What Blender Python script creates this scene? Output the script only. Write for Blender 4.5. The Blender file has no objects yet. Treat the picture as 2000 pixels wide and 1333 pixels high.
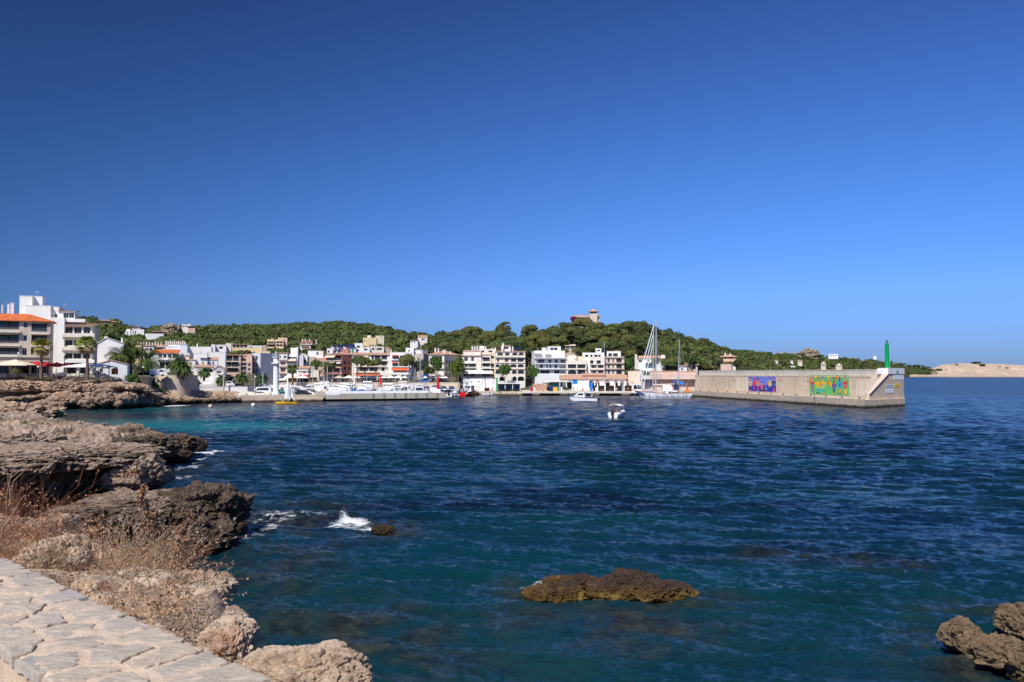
import bpy, bmesh, math, random
import numpy as np
from mathutils import Vector, Matrix
SC = bpy.context.scene
COL = SC.collection
R = math.radians
F = 1700.0          # focal length in pixels of the 2000 px wide photograph
HC = 8.5            # eye height over the water
TH = math.atan((730 - 666.5) / F)
# ---------------------------------------------------------------- camera
cam = bpy.data.cameras.new('camera')
camo = bpy.data.objects.new('camera', cam)
COL.objects.link(camo)
SC.camera = camo
camo.location = (0, 0, HC)
camo.rotation_euler = (R(90) + TH, 0, 0)
cam.sensor_width = 36
cam.lens = F / 2000 * 36
cam.clip_start = 0.1
cam.clip_end = 90000
# ---------------------------------------------------------------- world and sun
SUN_AZ = (-0.40, -0.917)          # horizontal direction towards the sun
SUN_EL = R(50)
sd = Vector((SUN_AZ[0] * math.cos(SUN_EL), SUN_AZ[1] * math.cos(SUN_EL), math.sin(SUN_EL))).normalized()
world = bpy.data.worlds.new('World')
SC.world = world
world.use_nodes = True
nt = world.node_tree
nt.nodes.clear()
N = nt.nodes.new
L = nt.links.new
wo = N('ShaderNodeOutputWorld')
bg = N('ShaderNodeBackground')
sky = N('ShaderNodeTexSky')
sky.sky_type = 'NISHITA'
sky.sun_disc = False
sky.sun_elevation = SUN_EL
sky.sun_rotation = math.atan2(SUN_AZ[0], SUN_AZ[1])
sky.altitude = 0
sky.air_density = 1.0
sky.dust_density = 0.35
sky.ozone_density = 3.0
# polarised daylight: the sky is darkest at ninety degrees from the sun
tc = N('ShaderNodeTexCoord')
dot = N('ShaderNodeVectorMath'); dot.operation = 'DOT_PRODUCT'
dot.inputs[1].default_value = Vector((-.41, -.62, .669)).normalized()
L(tc.outputs['Generated'], dot.inputs[0])
def mth(op, a, b_):
 n = N('ShaderNodeMath'); n.operation = op
 for i, v in enumerate((a, b_)):
  if isinstance(v, (int, float)): n.inputs[i].default_value = v
  else: L(v, n.inputs[i])
 return n.outputs[0]
q0 = mth('MINIMUM', mth('MULTIPLY', dot.outputs['Value'], dot.outputs['Value']), 0.54)
fq = mth('ADD', mth('MULTIPLY', q0, mth('SUBTRACT', 6.5, mth('MULTIPLY', q0, 6.0))), 1.0)
sep = N('ShaderNodeSeparateXYZ'); L(tc.outputs['Generated'], sep.inputs[0])
gr = N('ShaderNodeValToRGB')             # clear dry air: little red and green scattered at any height
els = [(0.0, (.120, .205, .47)), (0.03, (.142, .235, .52)), (0.09, (.180, .300, .62)), (0.22, (.165, .315, .61)), (0.38, (.166, .287, .57)), (1.0, (.166, .287, .57))]
for k, (p_, c_) in enumerate(els):
 e = gr.color_ramp.elements[k] if k < 2 else gr.color_ramp.elements.new(p_)
 e.position = p_; e.color = (*c_, 1)
for k, (p_, c_) in enumerate(els):
 gr.color_ramp.elements[k].position = p_; gr.color_ramp.elements[k].color = (*c_, 1)
L(sep.outputs['Z'], gr.inputs[0])
mul = N('ShaderNodeVectorMath'); mul.operation = 'MULTIPLY'
L(sky.outputs[0], mul.inputs[0]); L(gr.outputs[0], mul.inputs[1])
mul2 = N('ShaderNodeVectorMath'); mul2.operation = 'SCALE'
L(mul.outputs[0], mul2.inputs[0]); L(fq, mul2.inputs['Scale'])
L(mul2.outputs[0], bg.inputs['Color'])
bg.inputs['Strength'].default_value = 0.077
L(bg.outputs[0], wo.inputs['Surface'])
sl = bpy.data.lights.new('sun', 'SUN')
sl.energy = 5.0
sl.angle = R(0.55)
sl.color = (1.0, 0.95, 0.865)
so = bpy.data.objects.new('sun', sl)
COL.objects.link(so)
so.rotation_euler = sd.to_track_quat('Z', 'Y').to_euler()
so.location = (-60, -40, 80)
SC.view_settings.view_transform = 'Standard'
SC.view_settings.look = 'None'
SC.view_settings.exposure = 0.15
SC.view_settings.gamma = 1.0
SC.cycles.max_bounces = 6
SC.cycles.transparent_max_bounces = 8
SC.cycles.use_denoising = True
# ---------------------------------------------------------------- helpers
def P(px, py, D):
 """point at forward distance D seen at photograph pixel (px, py)"""
 u = (px - 1000) / F; v = (666.5 - py) / F
 dy = math.cos(TH) - v * math.sin(TH); dz = math.sin(TH) + v * math.cos(TH)
 k = D / dy
 return Vector((u * k, D, HC + dz * k))
def W(px, py, z=0.0):
 """point at height z seen at photograph pixel (px, py)"""
 u = (px - 1000) / F; v = (666.5 - py) / F
 dy = math.cos(TH) - v * math.sin(TH); dz = math.sin(TH) + v * math.cos(TH)
 k = (z - HC) / dz
 return Vector((u * k, dy * k, z))
def rnd(a, b): return random.uniform(a, b)
# zoomed reading of the photograph -> photograph pixels
ZO = {0: (0, 0, 1), 1: (0, 550, 6.6667), 2: (150, 600, 6.6667), 3: (400, 620, 7.404), 4: (600, 620, 7.404), 5: (800, 620, 7.404),
  6: (1020, 590, 7.017), 7: (1200, 600, 6.061), 8: (1440, 640, 5.5556), 9: (480, 670, 9.09)}
def zx(z, x): return ZO[z][0] + x / ZO[z][2]
def zy(z, y): return ZO[z][1] + y / ZO[z][2]
def tag(o, label=None, cat=None, group=None, kind=None):
 if label: o['label'] = label
 if cat: o['category'] = cat
 if group: o['group'] = group
 if kind: o['kind'] = kind
 return o
def empty(name, loc=(0, 0, 0), rz=0.0, label=None, cat=None, group=None):
 o = bpy.data.objects.new(name, None)
 COL.objects.link(o)
 o.location = loc; o.rotation_euler = (0, 0, rz)
 o.empty_display_size = 0.3
 return tag(o, label, cat, group)
def kids(o): return [c for c in bpy.data.objects if c.parent == o]
def tree_of(o, table):
 return (o, [tree_of(c, table) for c in table.get(o.name, [])])
def child_table():
 t = {}
 for c in bpy.data.objects:
  if c.parent: t.setdefault(c.parent.name, []).append(c)
 return t
def copy_tree(node, parent=None):
 o, ch = node
 c = o.copy(); COL.objects.link(c)
 if parent: c.parent = parent
 for n in ch: copy_tree(n, c)
 return c
class MB:
 def __init__(s): s.v = []; s.f = []; s.m = []
 def add(s, pts, faces, m=0):
  b = len(s.v); s.v += [tuple(p) for p in pts]
  for f in faces: s.f.append(tuple(b + i for i in f)); s.m.append(m)
  return s
 def quad(s, a, b, c, d, m=0): return s.add([a, b, c, d], [(0, 1, 2, 3)], m)
 def poly(s, pts, m=0): return s.add(pts, [tuple(range(len(pts)))], m)
 def box(s, x0, x1, y0, y1, z0, z1, m=0):
  p = [(x0, y0, z0), (x1, y0, z0), (x1, y1, z0), (x0, y1, z0), (x0, y0, z1), (x1, y0, z1), (x1, y1, z1), (x0, y1, z1)]
  return s.add(p, [(0, 3, 2, 1), (4, 5, 6, 7), (0, 1, 5, 4), (1, 2, 6, 5), (2, 3, 7, 6), (3, 0, 4, 7)], m)
 def hexa(s, bot, top, m=0):
  n = len(bot)
  s.add(list(bot) + list(top), [tuple(reversed(range(n))), tuple(range(n, 2 * n))] + [(i, (i + 1) % n, n + (i + 1) % n, n + i) for i in range(n)], m)
  return s
 def prism_xz(s, pts, y0, y1, m=0):   # outline in x,z (counter-clockwise seen from -y), extruded in y
  return s.hexa([(x, y0, z) for x, z in pts][::-1], [(x, y1, z) for x, z in pts][::-1], m)
 def tube(s, p0, p1, r0, r1=None, n=6, m=0, caps=True):
  r1 = r0 if r1 is None else r1
  p0 = Vector(p0); p1 = Vector(p1); d = (p1 - p0)
  if d.length < 1e-6: return s
  d.normalize(); a = d.orthogonal().normalized(); b = d.cross(a)
  A = [p0 + (a * math.cos(t) + b * math.sin(t)) * r0 for t in [2 * math.pi * i / n for i in range(n)]]
  B = [p1 + (a * math.cos(t) + b * math.sin(t)) * r1 for t in [2 * math.pi * i / n for i in range(n)]]
  fs = [(i, (i + 1) % n, n + (i + 1) % n, n + i) for i in range(n)]
  if caps: fs += [tuple(reversed(range(n))), tuple(range(n, 2 * n))]
  return s.add(A + B, fs, m)
 def path(s, pts, rs, n=6, m=0):
  for i in range(len(pts) - 1): s.tube(pts[i], pts[i + 1], rs[i], rs[i + 1], n, m, caps=(i in (0, len(pts) - 2)))
  return s
 def lathe(s, prof, n=24, m=0, c=(0, 0)):
  b = len(s.v)
  for r, z in prof:
   for i in range(n):
    t = 2 * math.pi * i / n
    s.v.append((c[0] + r * math.cos(t), c[1] + r * math.sin(t), z))
  for k in range(len(prof) - 1):
   for i in range(n):
    j = (i + 1) % n
    s.f.append((b + k * n + i, b + k * n + j, b + (k + 1) * n + j, b + (k + 1) * n + i)); s.m.append(m)
  s.f.append(tuple(b + (len(prof) - 1) * n + i for i in range(n))); s.m.append(m)
  return s
 def ball(s, c, r, n=10, k=6, m=0, sz=1.0):
  prof = [(max(1e-3, r * math.sin(math.pi * i / k)), c[2] - r * sz * math.cos(math.pi * i / k)) for i in range(k + 1)]
  return s.lathe(prof, n, m, (c[0], c[1]))
 def build(s, name, mats, parent=None, smooth=False, loc=None):
  me = bpy.data.meshes.new(name)
  me.from_pydata(s.v, [], s.f)
  if not isinstance(mats, (list, tuple)): mats = [mats]
  for mt in mats: me.materials.append(mt)
  if len(mats) > 1: me.polygons.foreach_set('material_index', s.m)
  if smooth: me.polygons.foreach_set('use_smooth', [True] * len(s.f))
  me.update()
  o = bpy.data.objects.new(name, me)
  COL.objects.link(o)
  if parent: o.parent = parent
  if loc is not None: o.location = loc
  return o
def np_mesh(name, V, Q, mats, parent=None, smooth=False, attrs=None, mi=None):
 """fast mesh from numpy arrays; Q is (m,4) or (m,3)"""
 V = np.asarray(V, dtype=np.float32); Q = np.asarray(Q, dtype=np.int32)
 me = bpy.data.meshes.new(name)
 k = Q.shape[1]
 me.vertices.add(len(V)); me.vertices.foreach_set('co', V.ravel())
 me.loops.add(Q.size); me.loops.foreach_set('vertex_index', Q.ravel())
 me.polygons.add(len(Q)); me.polygons.foreach_set('loop_start', np.arange(0, Q.size, k, dtype=np.int32))
 if not isinstance(mats, (list, tuple)): mats = [mats]
 for mt in mats: me.materials.append(mt)
 if mi is not None: me.polygons.foreach_set('material_index', np.asarray(mi, dtype=np.int32))
 me.polygons.foreach_set('use_smooth', np.full(len(Q), smooth))
 me.update(calc_edges=True)
 for an, arr in (attrs or {}).items():
  at = me.attributes.new(an, 'FLOAT', 'POINT'); at.data.foreach_set('value', np.asarray(arr, dtype=np.float32))
 o = bpy.data.objects.new(name, me)
 COL.objects.link(o)
 if parent: o.parent = parent
 return o
# ---- value noise in numpy
def _hash(ix, iy, iz, seed):
 h = (ix.astype(np.int64) * 374761393 + iy.astype(np.int64) * 668265263 + iz.astype(np.int64) * 1274126177 + seed * 974634777) & 0xFFFFFFFF
 h = ((h ^ (h >> 13)) * 1274126177) & 0xFFFFFFFF
 return ((h ^ (h >> 16)) & 0xFFFF) / 32767.5 - 1.0
def vnoise(p, seed=0):
 i = np.floor(p).astype(np.int64); f = p - i; f = f * f * (3 - 2 * f)
 r = 0
 for dx in (0, 1):
  wx = f[:, 0] if dx else 1 - f[:, 0]
  for dy in (0, 1):
   wy = f[:, 1] if dy else 1 - f[:, 1]
   for dz in (0, 1):
    wz = f[:, 2] if dz else 1 - f[:, 2]
    r = r + wx * wy * wz * _hash(i[:, 0] + dx, i[:, 1] + dy, i[:, 2] + dz, seed)
 return r
def fbm(p, o=4, seed=0, gain=0.5, ridged=False):
 r = 0; a = 1.0; t = 0
 for k in range(o):
  n = vnoise(p * (2.03 ** k) + k * 17.3, seed + k)
  if ridged: n = 1 - 2 * np.abs(n)
  r = r + a * n; t += a; a *= gain
 return r / t
def worley(p, seed=0):
 """cell noise: distance to the nearest point, gap to the second, random value of the cell"""
 i = np.floor(p).astype(np.int64); f1 = np.full(len(p), 9.0); f2 = f1.copy(); cr = np.zeros(len(p))
 for dx in (-1, 0, 1):
  for dy in (-1, 0, 1):
   for dz in (-1, 0, 1):
    c = i + np.array([dx, dy, dz]); a, b, d = c[:, 0], c[:, 1], c[:, 2]
    q = c + .5 + .46 * np.stack([_hash(a, b, d, seed + 1), _hash(a, b, d, seed + 2), _hash(a, b, d, seed + 3)], 1)
    r = np.linalg.norm(p - q, axis=1); new = r < f1
    f2 = np.where(new, f1, np.minimum(f2, r)); cr = np.where(new, _hash(a, b, d, seed + 4), cr); f1 = np.where(new, r, f1)
 return f1, f2 - f1, cr
def sstep(a, b, x):
 t = np.clip((x - a) / (b - a), 0, 1); return t * t * (3 - 2 * t)
def sdist(px, py, poly):
 """signed distance to polygon, positive inside"""
 d = np.full(px.shape, 1e9); ins = np.zeros(px.shape, bool); n = len(poly)
 for i in range(n):
  x0, y0 = poly[i][0], poly[i][1]; x1, y1 = poly[(i + 1) % n][0], poly[(i + 1) % n][1]
  ex, ey = x1 - x0, y1 - y0; L2 = ex * ex + ey * ey + 1e-9
  t = np.clip(((px - x0) * ex + (py - y0) * ey) / L2, 0, 1)
  d = np.minimum(d, np.hypot(px - x0 - t * ex, py - y0 - t * ey))
  c = ((y0 > py) != (y1 > py)) & (px < (x1 - x0) * (py - y0) / (y1 - y0 + 1e-12) + x0)
  ins ^= c
 return np.where(ins, d, -d)
def idw(px, py, pts, p=2.5):
 w = 0; s = 0
 for x, y, z in pts:
  k = 1 / ((px - x) ** 2 + (py - y) ** 2 + 1.0) ** (p / 2)
  w = w + k; s = s + k * z
 return s / w
# ---------------------------------------------------------------- materials
def newmat(name):
 m = bpy.data.materials.new(name); m.use_nodes = True
 t = m.node_tree; b = t.nodes['Principled BSDF']
 return m, t, b
def nd(t, typ, **kw):
 n = t.nodes.new(typ)
 for k, v in kw.items():
  if k in n.inputs: n.inputs[k].default_value = v
  else: setattr(n, k, v)
 return n
def mat(name, col, rough=0.6, var=0.12, scale=1.5, bump=0.0, bscale=20.0, metal=0.0, spec=0.3, col2=None, isl=0.0, streak=False):
 """surface with a soft colour mottling (world position), optional second colour, bump and per-piece variation"""
 m, t, b = newmat(name)
 b.inputs['Roughness'].default_value = rough
 b.inputs['Metallic'].default_value = metal
 b.inputs['Specular IOR Level'].default_value = spec
 g = nd(t, 'ShaderNodeNewGeometry')
 mp = nd(t, 'ShaderNodeMapping'); mp.inputs['Scale'].default_value = (1, 1, 0.25 if streak else 1)
 t.links.new(g.outputs['Position'], mp.inputs['Vector'])
 n = nd(t, 'ShaderNodeTexNoise', Scale=scale, Detail=5.0, Roughness=0.6)
 t.links.new(mp.outputs[0], n.inputs['Vector'])
 mx = nd(t, 'ShaderNodeMix', data_type='RGBA')
 c1 = [min(1, c * (1 + var)) for c in col]
 c2 = list(col2) if col2 else [c * (1 - var) for c in col]
 mx.inputs['A'].default_value = (*c1, 1); mx.inputs['B'].default_value = (*c2, 1)
 rr = nd(t, 'ShaderNodeMapRange'); rr.inputs['From Min'].default_value = 0.35; rr.inputs['From Max'].default_value = 0.65
 t.links.new(n.outputs['Fac'], rr.inputs['Value'])
 t.links.new(rr.outputs[0], mx.inputs['Factor'])
 out = mx.outputs['Result']
 if isl > 0:
  hs = nd(t, 'ShaderNodeHueSaturation')
  r2 = nd(t, 'ShaderNodeMapRange'); r2.inputs['To Min'].default_value = 1 - isl; r2.inputs['To Max'].default_value = 1 + isl
  t.links.new(g.outputs['Random Per Island'], r2.inputs['Value'])
  t.links.new(r2.outputs[0], hs.inputs['Value']); t.links.new(out, hs.inputs['Color'])
  out = hs.outputs[0]
 t.links.new(out, b.inputs['Base Color'])
 if bump > 0:
  n2 = nd(t, 'ShaderNodeTexNoise', Scale=bscale, Detail=4.0)
  t.links.new(g.outputs['Position'], n2.inputs['Vector'])
  bp = nd(t, 'ShaderNodeBump', Strength=bump, Distance=1.0 / bscale)
  t.links.new(n2.outputs['Fac'], bp.inputs['Height']); t.links.new(bp.outputs[0], b.inputs['Normal'])
 return m
def glass(name, col=(0.02, 0.03, 0.045), rough=0.08):
 m, t, b = newmat(name)
 b.inputs['Base Color'].default_value = (*col, 1); b.inputs['Roughness'].default_value = rough
 b.inputs['Specular IOR Level'].default_value = 0.6
 return m
def foliage(name, c1, c2, rough=0.7, sc=0.15, isl=0.45, trans=0.0):
 m, t, b = newmat(name)
 b.inputs['Roughness'].default_value = rough; b.inputs['Specular IOR Level'].default_value = 0.15
 g = nd(t, 'ShaderNodeNewGeometry')
 n = nd(t, 'ShaderNodeTexNoise', Scale=sc, Detail=3.0)
 t.links.new(g.outputs['Position'], n.inputs['Vector'])
 mx = nd(t, 'ShaderNodeMix', data_type='RGBA'); mx.inputs['A'].default_value = (*c1, 1); mx.inputs['B'].default_value = (*c2, 1)
 rr = nd(t, 'ShaderNodeMapRange'); rr.inputs['From Min'].default_value = 0.35; rr.inputs['From Max'].default_value = 0.65
 t.links.new(n.outputs['Fac'], rr.inputs['Value']); t.links.new(rr.outputs[0], mx.inputs['Factor'])
 hs = nd(t, 'ShaderNodeHueSaturation')
 r2 = nd(t, 'ShaderNodeMapRange'); r2.inputs['To Min'].default_value = 1 - isl; r2.inputs['To Max'].default_value = 1 + isl
 t.links.new(g.outputs['Random Per Island'], r2.inputs['Value']); t.links.new(r2.outputs[0], hs.inputs['Value'])
 oi = nd(t, 'ShaderNodeObjectInfo')
 r3 = nd(t, 'ShaderNodeMapRange'); r3.inputs['To Min'].default_value = 0.47; r3.inputs['To Max'].default_value = 0.53
 t.links.new(oi.outputs['Random'], r3.inputs['Value']); t.links.new(r3.outputs[0], hs.inputs['Hue'])
 t.links.new(mx.outputs['Result'], hs.inputs['Color']); t.links.new(hs.outputs[0], b.inputs['Base Color'])
 tl = nd(t, 'ShaderNodeBsdfTranslucent'); t.links.new(hs.outputs[0], tl.inputs['Color'])
 ms = nd(t, 'ShaderNodeMixShader'); ms.inputs[0].default_value = .30
 t.links.new(b.outputs[0], ms.inputs[1]); t.links.new(tl.outputs[0], ms.inputs[2]); t.links.new(ms.outputs[0], t.nodes['Material Output'].inputs['Surface'])
 return m
def rock_mat(name, light, mid, dark, wet=(0.035, 0.024, 0.014), wetz=0.9, algae=(0.16, 0.095, 0.02), rust=(0.30, 0.13, 0.055), sc=0.5, rustamt=0.62, fine=6.0, bumpd=0.25):
 m, t, b = newmat(name)
 b.inputs['Roughness'].default_value = 0.85; b.inputs['Specular IOR Level'].default_value = 0.2
 g = nd(t, 'ShaderNodeNewGeometry')
 def noise(scale, det=6.0, rg=0.6, dist=0.0):
  n = nd(t, 'ShaderNodeTexNoise', Scale=scale, Detail=det, Roughness=rg, Distortion=dist)
  t.links.new(g.outputs['Position'], n.inputs['Vector']); return n.outputs['Fac']
 def mr_(src, a, c):
  r_ = nd(t, 'ShaderNodeMapRange'); r_.inputs['From Min'].default_value = a; r_.inputs['From Max'].default_value = c
  t.links.new(src, r_.inputs['Value']); return r_.outputs[0]
 def mix(fac, A, B):
  x = nd(t, 'ShaderNodeMix', data_type='RGBA')
  t.links.new(fac, x.inputs['Factor'])
  for k, v in (('A', A), ('B', B)):
   if isinstance(v, tuple): x.inputs[k].default_value = (*v, 1)
   else: t.links.new(v, x.inputs[k])
  return x.outputs['Result']
 c = mix(mr_(noise(sc), 0.38, 0.62), light, mid)
 c = mix(mr_(noise(fine, 8.0, 0.7), 0.46, 0.70), c, dark)
 c = mix(mr_(noise(sc * 0.8 + 0.11, 4.0), rustamt, rustamt + 0.1), c, rust)
 # dark wet and weed-stained rock near the water line
 z = nd(t, 'ShaderNodeSeparateXYZ'); t.links.new(g.outputs['Position'], z.inputs[0])
 ad = nd(t, 'ShaderNodeMath', operation='MULTIPLY_ADD'); ad.inputs[1].default_value = -1.6 * wetz;
 t.links.new(noise(0.9, 5.0), ad.inputs[0]); t.links.new(z.outputs['Z'], ad.inputs[2])
 wf = nd(t, 'ShaderNodeMapRange'); wf.inputs['From Min'].default_value = -0.25 * wetz; wf.inputs['From Max'].default_value = 0.45 * wetz
 wf.inputs['To Min'].default_value = 1; wf.inputs['To Max'].default_value = 0
 t.links.new(ad.outputs[0], wf.inputs['Value'])
 wc = mix(mr_(noise(3.0, 5.0), 0.5, 0.66), wet, algae)
 c = mix(wf.outputs[0], c, wc)
 t.links.new(c, b.inputs['Base Color'])
 n2 = nd(t, 'ShaderNodeTexNoise', Scale=fine * 0.6, Detail=10.0, Roughness=0.72)
 t.links.new(g.outputs['Position'], n2.inputs['Vector'])
 bp = nd(t, 'ShaderNodeBump', Strength=1.0, Distance=bumpd)
 t.links.new(n2.outputs['Fac'], bp.inputs['Height']); t.links.new(bp.outputs[0], b.inputs['Normal'])
 return m
M = {}
M['white'] = mat('white_render', (0.78, 0.76, 0.72), 0.8, 0.05, 0.6, streak=True)
M['white2'] = mat('cool_white_render', (0.72, 0.73, 0.75), 0.8, 0.06, 0.6, streak=True)  # also used where a white face has its shade painted in
M['cream'] = mat('cream_render', (0.66, 0.55, 0.42), 0.85, 0.08, 0.5, streak=True)
M['pcream'] = mat('pale_cream_render', (0.72, 0.66, 0.57), 0.85, 0.07, 0.5, streak=True)
M['yellow'] = mat('pale_yellow_render', (0.76, 0.58, 0.33), 0.85, 0.06, 0.3, streak=True)
M['salmon'] = mat('salmon_render', (0.55, 0.23, 0.17), 0.85, 0.10, 0.5, streak=True)
M['pink'] = mat('pink_render', (0.64, 0.44, 0.36), 0.85, 0.08, 0.5, streak=True)
M['ochre'] = mat('ochre_render', (0.60, 0.43, 0.29), 0.85, 0.1, 0.5, streak=True)
M['beige'] = mat('beige_render', (0.52, 0.44, 0.36), 0.85, 0.1, 0.5, streak=True)
M['greyw'] = mat('grey_render', (0.56, 0.57, 0.60), 0.85, 0.08, 0.5, streak=True)  # also colours shaded sides, so their shade is painted in
M['brown'] = mat('brown_render', (0.52, 0.40, 0.31), 0.85, 0.1, 0.5)
M['tile'] = mat('clay_roof_tile', (0.50, 0.30, 0.20), 0.85, 0.25, 1.2, isl=0.12)
M['tileo'] = mat('orange_roof_tile', (0.60, 0.16, 0.05), 0.8, 0.22, 0.8)
M['glass'] = glass('window_glass')
M['glassb'] = glass('blue_window_glass', (0.03, 0.05, 0.09), 0.05)
M['shut'] = mat('brown_shutter', (0.24, 0.09, 0.04), 0.7, 0.1)
M['shutg'] = mat('green_shutter', (0.06, 0.30, 0.14), 0.6, 0.1)
M['shuto'] = mat('ochre_shutter', (0.55, 0.33, 0.12), 0.6, 0.1)
M['frame'] = mat('window_frame_paint', (0.55, 0.52, 0.48), 0.5, 0.05)
M['dframe'] = mat('dark_frame', (0.07, 0.05, 0.045), 0.5, 0.05)
M['rail'] = mat('railing_metal', (0.25, 0.25, 0.26), 0.4, 0.05, metal=0.3)
M['awnw'] = mat('white_canvas', (0.76, 0.72, 0.64), 0.85, 0.05)
M['awno'] = mat('orange_canvas', (0.72, 0.13, 0.05), 0.8, 0.08)
M['awnt'] = mat('terracotta_canvas', (0.50, 0.12, 0.05), 0.8, 0.1)
M['red'] = mat('red_canvas', (0.42, 0.012, 0.02), 0.8, 0.1)
M['redp'] = mat('red_paint', (0.60, 0.012, 0.012), 0.35, 0.08)
M['greenp'] = mat('green_paint', (0.0, 0.30, 0.075), 0.35, 0.06)
M['bluep'] = mat('blue_paint', (0.01, 0.18, 0.62), 0.4, 0.08)
M['blued'] = mat('dark_blue_paint', (0.012, 0.02, 0.10), 0.4, 0.08)
M['yellowp'] = mat('yellow_paint', (0.75, 0.42, 0.02), 0.35, 0.06)
M['whitep'] = mat('white_gelcoat', (0.80, 0.80, 0.79), 0.3, 0.03, spec=0.5)
M['dark'] = mat('dark_rubber', (0.02, 0.02, 0.022), 0.6, 0.1)
M['recshade'] = mat('recess_shade_wall', (0.10, 0.07, 0.05), 0.9, 0.25)  # backs of deep recesses, their shade put into the colour
M['wood'] = mat('varnished_wood', (0.28, 0.13, 0.05), 0.5, 0.2, 4)
M['alum'] = mat('mast_aluminium', (0.60, 0.61, 0.62), 0.35, 0.04, metal=0.4)
M['sail'] = mat('sail_cloth', (0.80, 0.84, 0.86), 0.75, 0.04)
M['conc'] = mat('breakwater_concrete', (0.56, 0.45, 0.33), 0.9, 0.18, 0.25, bump=0.3, bscale=6, col2=(0.40, 0.33, 0.25), streak=True)
M['concl'] = mat('light_concrete', (0.60, 0.54, 0.45), 0.9, 0.12, 0.4, bump=0.2, bscale=6, streak=True)
M['concg'] = mat('pier_concrete', (0.47, 0.43, 0.36), 0.9, 0.18, 0.35, bump=0.2, bscale=6, col2=(0.36, 0.33, 0.27), streak=True)
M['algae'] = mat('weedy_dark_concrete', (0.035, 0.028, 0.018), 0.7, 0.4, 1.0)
M['greyp'] = mat('grey_paint', (0.35, 0.36, 0.37), 0.5, 0.08)
M['canb'] = mat('blue_boat_cover', (0.03, 0.08, 0.28), 0.8, 0.1)
M['cang'] = mat('green_boat_cover', (0.03, 0.20, 0.12), 0.8, 0.1)
M['canc'] = mat('cream_boat_cover', (0.62, 0.50, 0.36), 0.8, 0.1)
M['skin'] = mat('skin', (0.50, 0.28, 0.19), 0.6, 0.05)
M['plaster'] = mat('coarse_plaster', (0.52, 0.39, 0.27), 0.95, 0.12, 12, bump=0.6, bscale=70)
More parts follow.
